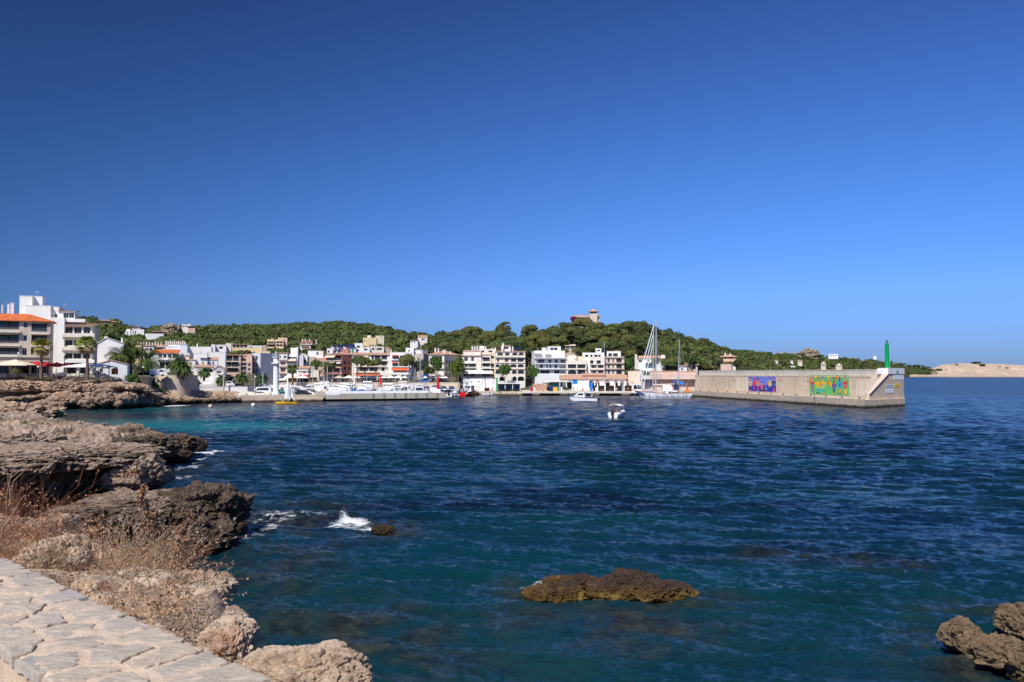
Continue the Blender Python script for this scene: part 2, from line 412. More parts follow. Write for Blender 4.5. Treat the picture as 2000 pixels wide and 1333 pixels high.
# ================================================================ WATER
def build_water():
 random.seed(11); rs = np.random.RandomState(11)
 radii = [4.0]
 while radii[-1] < 42000:
  r = radii[-1]
  radii.append(r + max(0.075, r * (0.0027 if r < 160 else 0.0042), (r - 700) * 0.05))
 radii = np.array(radii)
 az = np.concatenate([np.linspace(-180, -36, 30)[:-1], np.linspace(-36, 36, 760), np.linspace(36, 180, 30)[1:]]) * math.pi / 180
 nr, na = len(radii), len(az)
 Rr, A = np.meshgrid(radii, az, indexing='ij')
 X = Rr * np.sin(A); Y = Rr * np.cos(A)
 Z = np.zeros_like(X); DX = np.zeros_like(X); DY = np.zeros_like(X)
 sp = np.maximum(np.gradient(radii)[:, None] * np.ones((1, na)), Rr * (az[300] - az[299]))
 base = math.atan2(0.93, 0.36)
 for k in range(150):
  lam = 0.24 * (20 ** (rs.rand() ** 1.15))
  th = base + rs.normal(0, 0.50 if lam < 1.2 else 0.30)
  amp = 0.0066 * lam ** 0.95 * (0.6 + 0.8 * rs.rand())
  kx, ky = 2 * math.pi / lam * math.cos(th), 2 * math.pi / lam * math.sin(th)
  fade = np.clip((lam / sp - 2.0) / 1.5, 0, 1)
  ph = kx * X + ky * Y + rs.rand() * 6.283
  s_, c_ = np.sin(ph), np.cos(ph)
  Z += amp * fade * (s_ + 0.22 * np.cos(2 * ph))
  DX += amp * fade * 0.8 * c_ * math.cos(th); DY += amp * fade * 0.8 * c_ * math.sin(th)
 pts = np.stack([X.ravel() / 9, Y.ravel() / 9, np.zeros(X.size)], 1)
 gust = (0.8 + 0.5 * fbm(pts, 3, 5)).reshape(X.shape)
 calm = sstep(300, 230, Y) * sstep(-45, -75, X) * 0.6
 gust = gust * (1 - calm)
 Z *= gust * 1.0; X2 = X + DX * gust; Y2 = Y + DY * gust
 # masks: shallow sand (teal) and foam
 x, y = X.ravel(), Y.ravel()
 q = np.stack([x / 22, y / 16, np.zeros(x.size)], 1)
 n1 = fbm(q, 5, 21)
 q2 = np.stack([x / 60, y / 30, np.zeros(x.size)], 1)
 n2 = fbm(q2, 4, 31)
 teal = np.zeros(x.size)
 def band(px, py, wx, wy, s):     # soft patch centred where it lies on the water
  c = W(px, py); D = c.y
  sx = wx / F * D; sy = wy * D * D / (F * HC)
  e = ((x - c.x) / sx) ** 2 + ((y - c.y) / sy) ** 2
  return s * np.exp(-e * e * 0.8 - e * 0.3)
 teal = np.maximum(teal, band(230, 832, 230, 17, 1.0))
 teal = np.maximum(teal, band(420, 833, 190, 10, 0.9))
 teal = np.maximum(teal, band(600, 838, 180, 8, 0.35))
 teal = np.maximum(teal, band(300, 801, 330, 6, 0.62))
 teal = np.maximum(teal, band(700, 800, 300, 4, 0.25))
 near = sstep(150, 40, y) * (0.075 + 0.15 * n1 + 0.08 * n2)
 teal = np.clip(np.maximum(teal + 0.16 * n1, near), 0, 1)
 weed = sstep(0.12, 0.45, fbm(np.stack([x / 14, y / 7, np.full(x.size, 7.)], 1), 4, 77)) * sstep(20, 38, y) * 0.8
 # rocky shallow bottom close to the shores
 bot = np.zeros(x.size)
 for px, py, wx, wy, s in [(620, 1290, 330, 150, 1.0), (500, 1120, 160, 120, 0.75), (560, 1010, 170, 40, 0.8), (1190, 1215, 260, 60, 0.9), (1900, 1290, 130, 70, 1.0),
        (1080, 1150, 130, 30, 1.0), (1890, 1190, 110, 22, 0.8), (430, 900, 70, 40, 0.6), (1480, 1085, 150, 18, .6), (1700, 1100, 120, 15, .6), (1350, 1175, 130, 22, .9), (760, 1035, 90, 22, 0.9)]:
  bot = np.maximum(bot, band(px, py, wx, wy, s))
 foam = np.zeros(x.size)
 fn = fbm(np.stack([x / 1.3, y / 2.2, np.full(x.size, 3.)], 1), 5, 51, 0.65)
 fn2 = fbm(np.stack([x / .35, y / .9, np.full(x.size, 3.)], 1), 4, 52, 0.65)
 lift = np.zeros(x.size)
 for px, py, wx, wy, s in [(683, 1022, 56, 13, 1.30), (715, 1034, 34, 6, 1.15), (660, 1030, 60, 8, .8), (560, 1006, 110, 16, 0.86), (510, 1030, 70, 14, .82), (1350, 1165, 40, 6, .7), (1180, 1168, 120, 5, .7), (1860, 1262, 60, 12, .7), (480, 1045, 50, 8, .8), (392, 886, 34, 9, 1.55), (345, 897, 62, 9, 1.3), (330, 913, 64, 9, 1.1), (345, 932, 56, 7, 1.0), (300, 940, 40, 6, .9), (1078, 1140, 52, 8, 1.35), (1050, 1152, 40, 6, 1.0),
        (500, 1002, 60, 5, .7), (640, 1005, 50, 3, .6), (1815, 1232, 40, 12, .35),
        (300, 797, 120, 1.6, .6), (150, 803, 80, 1.5, .6), (345, 793, 30, 2.0, 1.3), (440, 788, 70, 1.2, .5)]:
  b = band(px, py, wx, wy, s)
  foam = np.maximum(foam, b * .86 * (1 + .6 * fn))
 lift = band(672, 1013, 10, 4, 0.34) * (1 + fn2) + band(684, 1022, 40, 7, .10) * (1 + fn2)
 caps = sstep(0.50, 0.62, fbm(np.stack([x / 2.6, y / 1.6, np.full(x.size, 1.)], 1), 3, 91)) * sstep(70, 110, y) * 0.35
 foam = np.maximum(foam, caps * 1.9)
 Zf = Z.ravel() + lift * (1 + 0.6 * fn2)
 V = np.stack([X2.ravel(), Y2.ravel(), Zf], 1)
 i = np.arange(nr - 1)[:, None] * na; j = np.arange(na - 1)[None, :]
 a = (i + j).ravel()
 Q = np.stack([a, a + 1, a + na + 1, a + na], 1)[:, ::-1]
 m, t, b = newmat('sea_water')
 b.inputs['IOR'].default_value = 1.33
 b.inputs['Specular IOR Level'].default_value = 0.42
 g = nd(t, 'ShaderNodeNewGeometry')
 def attr(nm):
  a_ = nd(t, 'ShaderNodeAttribute', attribute_name=nm); return a_.outputs['Fac']
 def noise(scale, det=4.0, sx=1, sy=1, rg=0.55):
  mp = nd(t, 'ShaderNodeMapping'); mp.inputs['Scale'].default_value = (sx, sy, 1); mp.inputs['Rotation'].default_value = (0, 0, R(14))
  n = nd(t, 'ShaderNodeTexNoise', Scale=scale, Detail=det, Roughness=rg)
  t.links.new(g.outputs['Position'], mp.inputs['Vector']); t.links.new(mp.outputs[0], n.inputs['Vector']); return n.outputs['Fac']
 def mix(fac, A_, B_):
  q_ = nd(t, 'ShaderNodeMix', data_type='RGBA')
  if isinstance(fac, float): q_.inputs['Factor'].default_value = fac
  else: t.links.new(fac, q_.inputs['Factor'])
  for k, v in (('A', A_), ('B', B_)):
   if isinstance(v, tuple): q_.inputs[k].default_value = (*v, 1)
   else: t.links.new(v, q_.inputs[k])
  return q_.outputs['Result']
 def rng(src, a_, c_, lo=0.0, hi=1.0):
  r_ = nd(t, 'ShaderNodeMapRange'); r_.inputs['From Min'].default_value = a_; r_.inputs['From Max'].default_value = c_
  r_.inputs['To Min'].default_value = lo; r_.inputs['To Max'].default_value = hi
  t.links.new(src, r_.inputs['Value']); return r_.outputs[0]
 deep = mix(rng(noise(0.05, 4, 1, 2.2), .35, .65), (0.0016, 0.0105, 0.0290), (0.0020, 0.0142, 0.0185))
 c = mix(attr('teal'), deep, (0.004, 0.115, 0.112))
 c = mix(attr('weed'), c, (0.002, 0.006, 0.014))
 stones = mix(rng(noise(1.1, 6, 1, 1, .7), .40, .62), (0.008, 0.009, 0.010), (0.038, 0.042, 0.026))
 bf = nd(t, 'ShaderNodeMath', operation='MULTIPLY'); t.links.new(attr('bottom'), bf.inputs[0]); t.links.new(rng(noise(0.45, 4), .36, .58), bf.inputs[1])
 c = mix(bf.outputs[0], c, stones)
 lace = nd(t, 'ShaderNodeMath', operation='MULTIPLY_ADD'); lace.inputs[1].default_value = 3.4
 t.links.new(noise(1.5, 9, .8, 1.5, .78), lace.inputs[0]); t.links.new(attr('foam'), lace.inputs[2])
 fo = rng(lace.outputs[0], 2.42, 3.05)
 c = mix(fo, c, (0.78, 0.81, 0.84))
 t.links.new(c, b.inputs['Base Color'])
 rf = rng(fo, 0, 0.5, 0.0, 0.6)
 ch_ = rng(attr('chop'), 0, 1, 0.05, 0.22)
 t.links.new(rng(attr('chop'), 0, 1, 0.42, 0.20), b.inputs['Specular IOR Level'])
 ra = nd(t, 'ShaderNodeMath', operation='ADD'); t.links.new(rf, ra.inputs[0]); t.links.new(ch_, ra.inputs[1])
 t.links.new(ra.outputs[0], b.inputs['Roughness'])
 # ripples: fine close by, stretched crests further out
 hn = nd(t, 'ShaderNodeMath', operation='MULTIPLY_ADD'); hn.inputs[1].default_value = 0.12
 t.links.new(noise(2.4, 9, .5, 2.0, .72), hn.inputs[0])
 h2 = nd(t, 'ShaderNodeMath', operation='MULTIPLY'); h2.inputs[1].default_value = 0.16
 t.links.new(rng(attr('chop'), 0, 1, .16, .50), h2.inputs[1]); t.links.new(noise(0.42, 6, .55, 2.0, .62), h2.inputs[0]); t.links.new(h2.outputs[0], hn.inputs[2])
 h3 = nd(t, 'ShaderNodeMath', operation='MULTIPLY_ADD'); h3.inputs[1].default_value = 0.22
 t.links.new(rng(attr('chop'), 0, 1, .22, 1.3), h3.inputs[1])
 t.links.new(noise(0.11, 4, 1, 2.4, .6), h3.inputs[0]); t.links.new(hn.outputs[0], h3.inputs[2])
 bp = nd(t, 'ShaderNodeBump', Strength=1.0, Distance=1.0)
 t.links.new(h3.outputs[0], bp.inputs['Height']); t.links.new(bp.outputs[0], b.inputs['Normal'])
 o = np_mesh('sea', V, Q, m, smooth=True, attrs={'chop': sstep(60, 500, np.hypot(x, y)), 'teal': teal, 'weed': weed, 'bottom': bot, 'foam': foam})
 tag(o, kind='structure')
def D_ok(py): return py > 860
build_water()
# ================================================================ ROCKY LAND
M['rockfar'] = rock_mat('warm_bluff_rock', (0.60, 0.42, 0.28), (0.42, 0.31, 0.22), (0.15, 0.10, 0.07), wetz=1.3, sc=0.35, fine=1.6, bumpd=0.8)
M['rockmid'] = rock_mat('weathered_limestone', (0.50, 0.37, 0.27), (0.34, 0.25, 0.18), (0.09, 0.064, 0.046), wet=(0.045, 0.030, 0.018), algae=(.09, .055, .02), wetz=2.1, sc=0.4, fine=2.6, bumpd=0.34)
M['rockdark'] = rock_mat('dark_weathered_rock', (0.17, 0.12, 0.08), (0.10, 0.072, 0.05), (0.04, 0.028, 0.02), wet=(0.035, 0.024, 0.014), algae=(.11, .065, .018), wetz=.8, sc=0.6, fine=3.0, rustamt=.8, bumpd=0.30)
M['knob'] = rock_mat('ochre_knob_rock', (0.40, 0.29, 0.20), (0.30, 0.23, 0.16), (0.12, 0.12, 0.07), wetz=.01, sc=.08, fine=.3, rustamt=.9, bumpd=1.0)
M['rocknear'] = rock_mat('near_limestone', (0.60, 0.47, 0.35), (0.46, 0.33, 0.22), (0.22, 0.14, 0.09), wetz=0.3, sc=1.2, fine=9.0, rustamt=0.58, rust=(0.34, 0.17, 0.10), bumpd=0.05)
M['islet'] = rock_mat('weedy_islet_rock', (0.075, 0.043, 0.028), (0.05, 0.03, 0.022), (0.02, 0.013, 0.01), wet=(0.10, 0.058, 0.016), algae=(0.24, 0.155, 0.04), wetz=0.42, sc=1.0, fine=7, rustamt=.9, bumpd=0.16)
M['rockr'] = rock_mat('pitted_shore_rock', (0.27, 0.19, 0.11), (0.19, 0.13, 0.075), (0.05, 0.032, 0.018), wetz=0.22, sc=1.2, fine=7, rustamt=.7, bumpd=0.16)
M['headland'] = rock_mat('bare_headland_rock', (0.58, 0.43, 0.31), (0.44, 0.34, 0.25), (0.26, 0.21, 0.15), wet=(0.26, 0.18, 0.12), algae=(0.26, 0.18, 0.12), wetz=1.5, sc=0.02, fine=0.12, bumpd=1.5)
M['dryearth'] = mat('dry_reddish_earth', (0.34, 0.19, 0.12), 0.95, 0.25, 2.0, bump=0.7, bscale=12, col2=(0.24, 0.15, 0.10))
M['hillside'] = mat('dry_hillside', (0.10, 0.085, 0.05), 0.95, 0.3, 0.06, col2=(0.045, 0.055, 0.025))
M['paving'] = mat('promenade_paving', (0.42, 0.37, 0.31), 0.9, 0.1, 0.4)
def field(name, x0, x1, y0, y1, step, hfun, mats, kind='structure', label=None, cat=None):
 xs = np.arange(x0, x1 + step, step); ys = np.arange(y0, y1 + step, step)
 X, Y = np.meshgrid(xs, ys); x, y = X.ravel(), Y.ravel()
 z = hfun(x, y)
 nx = len(xs); ny = len(ys)
 a = (np.arange(ny - 1)[:, None] * nx + np.arange(nx - 1)[None, :]).ravel()
 Q = np.stack([a, a + 1, a + nx + 1, a + nx], 1)
 Z = z[Q]; keep = Z.max(1) > -1.2
 # sideways roughness so that ledges and small overhangs appear
 o = np_mesh(name, np.stack([x, y, z], 1), Q[keep], mats, smooth=False)
 return tag(o, label, cat, kind=kind)
def wp(px, py): c = W(px, py); return (c.x, c.y)
def cp(px, py, D): c = P(px, py, D); return (c.x, c.y, c.z)
# --- far bluff below the restaurants
L3 = [(-260, 214), wp(-200, 803), wp(-20, 801), wp(110, 799), wp(150, 796), wp(200, 795), wp(250, 796), wp(290, 791), wp(330, 789), wp(390, 786), wp(450, 784), wp(500, 783), wp(532, 782), (P(545, 770, 282).x, 282), (-72, 310), (-260, 330)]
C3 = [cp(-60, 748, 216), cp(60, 748, 216), cp(150, 748, 218), cp(230, 750, 222), cp(290, 757, 228), cp(330, 768, 240), cp(400, 771, 252), cp(460, 773, 262), cp(520, 774, 268), cp(400, 766, 268), cp(318, 760, 252), cp(340, 763, 254), cp(362, 764, 257), cp(300, 757, 250),
  (P(0, 700, 232).x, 232, 7.9), (P(100, 700, 240).x, 240, 7.9), (P(250, 700, 240).x, 240, 7.8), (P(-100, 700, 240).x, 240, 7.9), (P(300, 700, 250).x, 250, 7.0), (P(420, 700, 290).x, 290, 2.9), (P(320, 700, 290).x, 290, 5.5), (P(520, 700, 285).x, 285, 1.8), (-230, 300, 7.9), (-150, 300, 7.9)]
def h3(x, y):
 d = sdist(x, y, L3); zt = idw(x, y, C3, 4)
 p = np.stack([x / 4, y / 4, np.zeros_like(x)], 1)
 r = fbm(p, 5, 3, ridged=True)
 zt = zt + r * 0.55 * sstep(12, 1, d)
 d2 = d + 1.6 * fbm(p * 0.7, 4, 9)
 s = 0.35 * sstep(0, 1.2, d2) + 0.65 * sstep(2.0, 6.5, d2)
 _, g1, c1 = worley(np.stack([x / 5, y / 4, zt / 3], 1), 3); _, g2, c2 = worley(np.stack([x / 1.8, y / 1.6, zt], 1), 5)
 zt = zt + sstep(14, 4, d) * (.5 * c1 - .5 * (1 - sstep(0, .14, g1)) + .2 * c2 - .25 * (1 - sstep(0, .16, g2)))
 return np.where(d > -2, -1.3 + (zt + 1.3) * np.clip(s + 0.25 * sstep(-1, 0.5, d2) * (1 - s), 0, 1), -1.5)
field('rocky_bluff', -150, -68, 200, 300, 0.4, h3, M['rockfar'])
# --- middle point: plateau, cliff and spur
L2 = [wp(462, 1038), wp(430, 1068), wp(395, 1095), wp(330, 1108), wp(200, 1112), wp(0, 1122), wp(-400, 1130), (-150, 60), (-160, 165), wp(-100, 815), wp(100, 820), wp(112, 834), wp(140, 846), wp(240, 856), wp(345, 862), wp(375, 874), wp(372, 888),
  wp(325, 903), wp(300, 920), wp(285, 942), wp(300, 960), wp(380, 990), wp(440, 1005), wp(465, 1020)]
C2 = [cp(20, 836, 84), cp(120, 840, 92), cp(200, 845, 98), cp(280, 852, 100), cp(350, 862, 96), cp(50, 800, 150), cp(-40, 797, 146), cp(80, 808, 146), cp(100, 878, 60), cp(0, 876, 58), cp(200, 872, 66), cp(270, 888, 70),
  cp(260, 912, 58), cp(60, 896, 55), cp(160, 905, 55), cp(250, 925, 55), cp(340, 962, 51), cp(430, 985, 46), cp(-100, 860, 70), cp(-200, 880, 58), cp(60, 850, 76), cp(150, 890, 57)] + [(P(p_, 700, d_).x, d_, .25) for p_ in (-300, -200, -100, 0, 60, 120, 180, 220) for d_ in (38.5, 41.5, 44.5, 47.5, 50.5)] + [(P(p_, 700, d_).x, d_, .3) for p_ in (200, 240, 290, 340) for d_ in (39.5, 42.5, 45.5)]
def h2(x, y):
 d = sdist(x, y, L2); zt = idw(x, y, C2, 4)
 p = np.stack([x / 2.6, y / 2.6, np.zeros_like(x)], 1)
 r = fbm(p, 6, 13, 0.55, ridged=True)
 warp = fbm(p * 0.6, 3, 4)
 st = np.sin((x * 0.35 + y * 1.1) * 1.3 + 5 * warp) * 0.07
 zt = zt + r * 0.46 + st + 0.10 * fbm(p * 5, 3, 88, .6, ridged=True)
 d2 = d + 1.1 * fbm(p * 0.8, 4, 29)
 s = 0.30 * sstep(-0.4, 0.8, d2) + 0.70 * sstep(0.8, 3.4, d2)
 lim = -1.3 + (zt + 1.3) * s
 _, g1, c1 = worley(np.stack([x / 2.7, y / 2.2, lim / 1.5], 1), 3); _, g2, c2 = worley(np.stack([x / .8, y / .7, lim / .5], 1), 5)
 lim = np.where(lim > -.4, lim + .38 * c1 - .42 * (1 - sstep(0, .15, g1)) + .13 * c2 - .16 * (1 - sstep(0, .16, g2)), lim)
 # terrace steps
 q = 0.42; stp = np.floor(lim / q) * q + q * sstep(0.55, 1.0, lim / q - np.floor(lim / q))
 lim = np.where(lim > 0.1, 0.72 * lim + 0.28 * stp, lim)
 return np.where(d > -1.5, lim, -1.5)
field('rocky_point', -100, -12, 34, 160, 0.2, h2, M['rockmid'])
# --- near bank below the stone wall
ED = [(1.6, 1.0), (0.6, 2.6), (-0.45, 3.9), (-0.92, 4.55), (-1.10, 4.95), (-1.62, 5.45), (-1.75, 6.0), (-2.1, 6.7), (-2.45, 7.3), (-3.2, 8.4), (-4.6, 10.6), (-7.2, 14.2), (-10.4, 18), (-16, 23), (-60, 32), (-60, -12), (2.5, -12)]
CB = [(-0.3, 3.4, 7.12), (-0.95, 4.4, 6.93), (-1.1, 4.85, 6.85), (-1.6, 5.3, 6.80), (-1.9, 6.2, 6.95), (-2.2, 7.1, 6.80), (-3.1, 8.2, 6.55), (-4.5, 10.3, 6.35), (-7.0, 13.8, 6.0), (-10.2, 17.5, 5.7), (-16, 22, 5.4), (-2.4, 5.0, 7.02), (-3.3, 6.0, 7.1), (-5, 8, 6.9), (-8, 11, 6.7), (-14, 16, 6.6), (-30, 24, 6.2), (-1.0, 3.6, 7.2), (3, 0, 6.0)]
def hb(x, y):
 d = sdist(x, y, ED); zt = idw(x, y, CB, 4)
 p = np.stack([x / .55, y / .55, np.zeros_like(x)], 1)
 near = sstep(-5.5, -3.0, x)
 zt = zt + fbm(p, 6, 71, .55, ridged=True) * (0.05 + 0.05 * near) + fbm(p * .3, 3, 72) * 0.10
 d2 = d + 0.22 * fbm(p * .7, 5, 73)
 s = sstep(-1.7, 0.25, d2)
 _, g1, c1 = worley(np.stack([x / .5, y / .45, zt / .3], 1), 3); _, g2, c2 = worley(np.stack([x / .16, y / .15, zt / .1], 1), 5)
 zt = zt + .045 * c1 - .05 * (1 - sstep(0, .14, g1)) + .016 * c2 - .02 * (1 - sstep(0, .16, g2))
 # ledge half way down the drop
 return -1.4 + (zt + 1.4) * (0.93 * s ** 1.3 + 0.07 * sstep(-.05, .12, d2))
def wallside(x, y):   # distance outside the wall's sea face
 return (x + 0.82) * 0.689 + (y - 3.1) * 0.724
bank = field('rocky_bank', -24, 2.4, 1.0, 34, 0.075, lambda x, y: np.where(wallside(x, y) < -0.05, -2, hb(x, y)), M['rocknear'])
def bank_z(x, y): return float(hb(np.array([x]), np.array([y]))[0])
# ---------------------------------------------------------------- single rocks
def rock(px0, px1, yt, yb, D, ry, material, seed, label, name='rock', cat='rock', under=0.0, lvl=6, amp=0.16, flat=0.8, strata=0.05, group=None, sub=0.35, rz=0.0, ucut=0.45, jag=1.0):
 a = P(px0, yt, D); b = P(px1, yb, D)
 rx = (b.x - a.x) / 2; zt = a.z; zb = b.z; rz_ = (zt - zb) / 2 * (1 + sub / 2)
 c = Vector(((a.x + b.x) / 2, D, zt - rz_))
 bm = bmesh.new(); bmesh.ops.create_icosphere(bm, subdivisions=lvl, radius=1.0)
 V = np.array([v.co for v in bm.verts]); Q = np.array([[v.index for v in f.verts] for f in bm.faces]); bm.free()
 S = np.sign(V) * np.abs(V) ** flat
 S *= np.array([rx, ry, rz_])
 sc = max(rx, ry, rz_); mn = min(rx, ry, rz_)
 o1 = fbm(S / sc * 1.7 + seed * 3.1, 3, seed)
 o2 = fbm(S / mn * 0.9 + seed, 5, seed + 5, .55, ridged=True)
 S = S * (1 + 0.26 * o1 + amp * (o2 - .25))[:, None]
 zn = S[:, 2] / rz_
 # strata ledges: in-out stepping with height
 zz = S[:, 2] / (rz_ * 0.30) + 2.2 * o1 + 0.5 * o2
 led = np.abs((zz - np.floor(zz)) - .5) * 2
 msk = sstep(-.25, .45, fbm(S / sc * 2.6 + seed * 1.7, 3, seed + 3))
 k = 1 - strata * led * 1.3 * msk
 if under: k = k * (1 - under * sstep(0.05 + ucut - 0.45, -0.35 + ucut - 0.45, zn))
 S[:, 0] *= k; S[:, 1] *= k
 f = fbm(S / (mn * 0.13), 4, seed + 9, .6, ridged=True)
 nrm = S / (np.linalg.norm(S, axis=1)[:, None] + 1e-6)
 wq = S / (mn * .62) * np.array([1, 1, 1.25]) + seed * 5.3 + .35 * np.stack([o1, o2, o1 - o2], 1)
 _, g1, c1 = worley(wq, seed); _, g2, c2 = worley(wq * 2.9, seed + 7)
 S = S + nrm * (mn * (.17 * c1 - .16 * (1 - sstep(0, .16, g1)) + .06 * c2 - .05 * (1 - sstep(0, .14, g2))) * jag)[:, None]
 S = S + nrm * (f * mn * 0.085)[:, None]
 o = np_mesh(name, S, Q, material, smooth=False)
 o.location = c; o.rotation_euler = (0, 0, rz)
 return tag(o, label, cat, group)
RF, RM, RN = M['rockfar'], M['rockmid'], M['rocknear']
# blocks of the far bluff
G1 = 'boulders along the far bluff'
rock(-20, 86, 744, 776, 212, 6, RF, 1, 'long pale overhanging rock ledge under the bluff at the far left', under=.55, group=G1, ucut=.45)
rock(84, 168, 746, 774, 213, 5, RF, 2, 'broad weathered rock ledge below the red parasols', under=.4, group=G1)
rock(96, 168, 768, 798, 209, 4, RF, 3, 'grey brown boulder with flat lit top at the waterline in the cove', under=.55, group=G1)
rock(55, 125, 783, 803, 205, 3.5, RF, 4, 'low dark boulder at the waterline left of the flat topped boulder', under=.2, group=G1)
rock(158, 190, 778, 801, 206, 2.5, RF, 5, 'rounded pale boulder standing at the waterline between dark gaps', under=.1, group=G1)
rock(190, 226, 770, 797, 209, 3.5, RF, 6, 'orange tinted boulder left of the big tilted block', under=.2, group=G1)
rock(224, 262, 770, 797, 212, 4.5, RF, 7, 'big tilted pale block with cracked sunny face by the cave', under=.1, group=G1, flat=.9)
rock(226, 238, 785, 799, 207, 1.4, RF, 8, 'small yellowish boulder standing in front of the big tilted block', under=.1, group=G1, lvl=4)
rock(252, 290, 780, 796, 222, 3, RF, 9, 'low lit slab right of the big tilted block', under=.1, group=G1, lvl=5)
rock(180, 285, 748, 768, 219, 5, RF, 10, 'overhanging rock roof above the dark cave in the far bluff', under=.45, group=G1)
rock(150, 186, 752, 778, 214, 3, RF, 14, 'stacked grey rocks between the ledge and the cave', under=.2, group=G1, lvl=5)
random.seed(15)
for i, (px, yt, w, hh) in enumerate([(95, 768, 13, 10), (120, 778, 12, 12), (140, 786, 14, 12), (175, 768, 12, 11), (205, 760, 15, 10), (215, 784, 10, 10), (245, 765, 12, 9), (268, 772, 12, 10), (282, 760, 13, 9), (300, 768, 14, 9), (60, 772, 14, 8), (30, 775, 16, 9), (232, 752, 12, 8), (320, 774, 12, 9)]):
 rock(px - w, px + w, yt, yt + hh, float(np.interp(px, [0, 200, 260, 320], [207, 211, 219, 238])) , rnd(2, 3.5), RF, 120 + i, 'broken block on the far bluff, %s' % ['above the cove inlet', 'left of the flat topped boulder', 'on the flat topped boulder', 'beside the big cave', 'over the big cave', 'between the orange boulder and the tilted block', 'above the tilted block', 'right above the low lit slab', 'under the green hedge', 'under the bastion', 'in the dark gap at the far left', 'leftmost at the dark gap', 'below the pale grey scrub', 'at the foot of the bastion'][i], under=.25, lvl=5, amp=.25, group='broken blocks on the far bluff')
random.seed(5)
ORD = 'first second third fourth fifth sixth seventh eighth ninth tenth eleventh twelfth thirteenth fourteenth fifteenth sixteenth seventeenth eighteenth nineteenth twentieth'.split() + ['twenty ' + w for w in 'first second third fourth fifth sixth seventh eighth ninth'.split()] + ['thirtieth']
for i in range(26):      # loose boulders down the shore towards the lighthouse pier
 px = 285 + i * 9.6 + rnd(-3, 3); w = rnd(7, 15); yb = np.interp(px, [285, 330, 450, 535], [796, 790, 786, 784]); D = W(px, yb).y + 1.5
 yt = yb - rnd(7, 13)
 sz = 'small' if w < 10 else 'large'
 rock(px - w, px + w, yt, yb + 1, D, rnd(1.5, 3), RF, 40 + i, 'rough brown shore boulder, %s from the cave towards the lighthouse pier' % ORD[i], under=.15, group='boulders between the cave and the lighthouse pier', lvl=4, amp=.25)
for i in range(9):
 px = 470 + i * 7.5;
 rock(px - 8, px + 8, 768 + rnd(-2, 2), 780, 268 + rnd(-2, 3), 1.6, M['concl'], 80 + i, 'pale quarried block heaped against the lighthouse pier, %s from the left' % ORD[i], under=.0, group='pale blocks by the lighthouse pier', lvl=3, amp=.2, flat=.6)
# middle point
G2 = 'outcrops of the rocky point'
rock(-70, 116, 791, 832, 148, 7, M['rockfar'], 11, 'broad pale slab of rock jutting into the teal cove', name='rock_outcrop', under=.5, group=G2, strata=.06, flat=.75)
rock(90, 152, 824, 850, 118, 4, RM, 12, 'low dark ledge at the foot of the pale slab', name='rock_outcrop', under=.3, group=G2, lvl=5)
rock(-80, 262, 876, 930, 50, 6.2, RM, 15, 'big overhanging cliff ledge above a deep dark hollow', name='rock_outcrop', under=.35, group=G2, strata=.04, lvl=7, ucut=.5, flat=.6, sub=.1)
rock(225, 312, 905, 985, 50, 3.0, RM, 16, 'layered rock shoulder right of the dark hollow', name='rock_outcrop', under=.5, group=G2, strata=.05, lvl=6, ucut=.6, flat=.65)
rock(148, 400, 968, 1030, 45, 4.4, RM, 17, 'long flat topped rock shelf reaching towards the sea', name='rock_outcrop', under=.5, group=G2, strata=.04, lvl=7, ucut=.72, flat=.55)
rock(318, 470, 962, 1062, 46, 3.4, M['rockdark'], 18, 'knobbly dark rock spur with its tip in the sea', name='rock_outcrop', under=.55, group=G2, strata=.05, amp=.30, lvl=7, flat=.75)
rock(330, 440, 1020, 1098, 42.5, 1.6, M['rockdark'], 19, 'dark jagged rock at the waterline under the spur', name='rock_outcrop', under=.2, group=G2, amp=.3, lvl=6)
rock(205, 330, 856, 905, 78, 4, M['rockdark'], 20, 'dark jagged ridge along the outer side of the point', name='rock_outcrop', under=.25, group=G2, amp=.34, lvl=6)
rock(285, 382, 852, 888, 88, 4, M['rockdark'], 21, 'dark low rocks at the outermost tip of the point', name='rock_outcrop', under=.2, group=G2, amp=.34, lvl=6)
rock(300, 372, 880, 900, 84, 2.5, M['islet'], 22, 'golden weeded ledge washed by foam at the tip', name='rock_outcrop', under=.1, group=G2, lvl=5)
rock(225, 310, 898, 932, 68, 3, M['rockdark'], 23, 'brown rock shoulder above the foam in the inlet', name='rock_outcrop', under=.3, group=G2, amp=.3, lvl=6)
rock(-30, 120, 850, 905, 62, 4, RM, 26, 'smooth pale rock hump on top of the point', name='rock_outcrop', under=.1, group=G2, amp=.12, lvl=6)
rock(382, 401, 859, 879, 95, 1.0, M['rockdark'], 24, 'small dark rock standing alone off the tip of the point', lvl=5, amp=.2)
rock(456, 480, 1021, 1038, 46, .7, M['rockdark'], 25, 'small brown rock in the water beside the spur tip', lvl=4)
rock(728, 772, 1027, 1041, 47.5, .7, M['rockdark'], 27, 'small dark rock breaking the surface beside the white foam', lvl=5)
rock(570, 590, 981, 989, 57, .5, M['rockdark'], 28, 'tiny brown rock just awash between the spur and the foam', lvl=4)
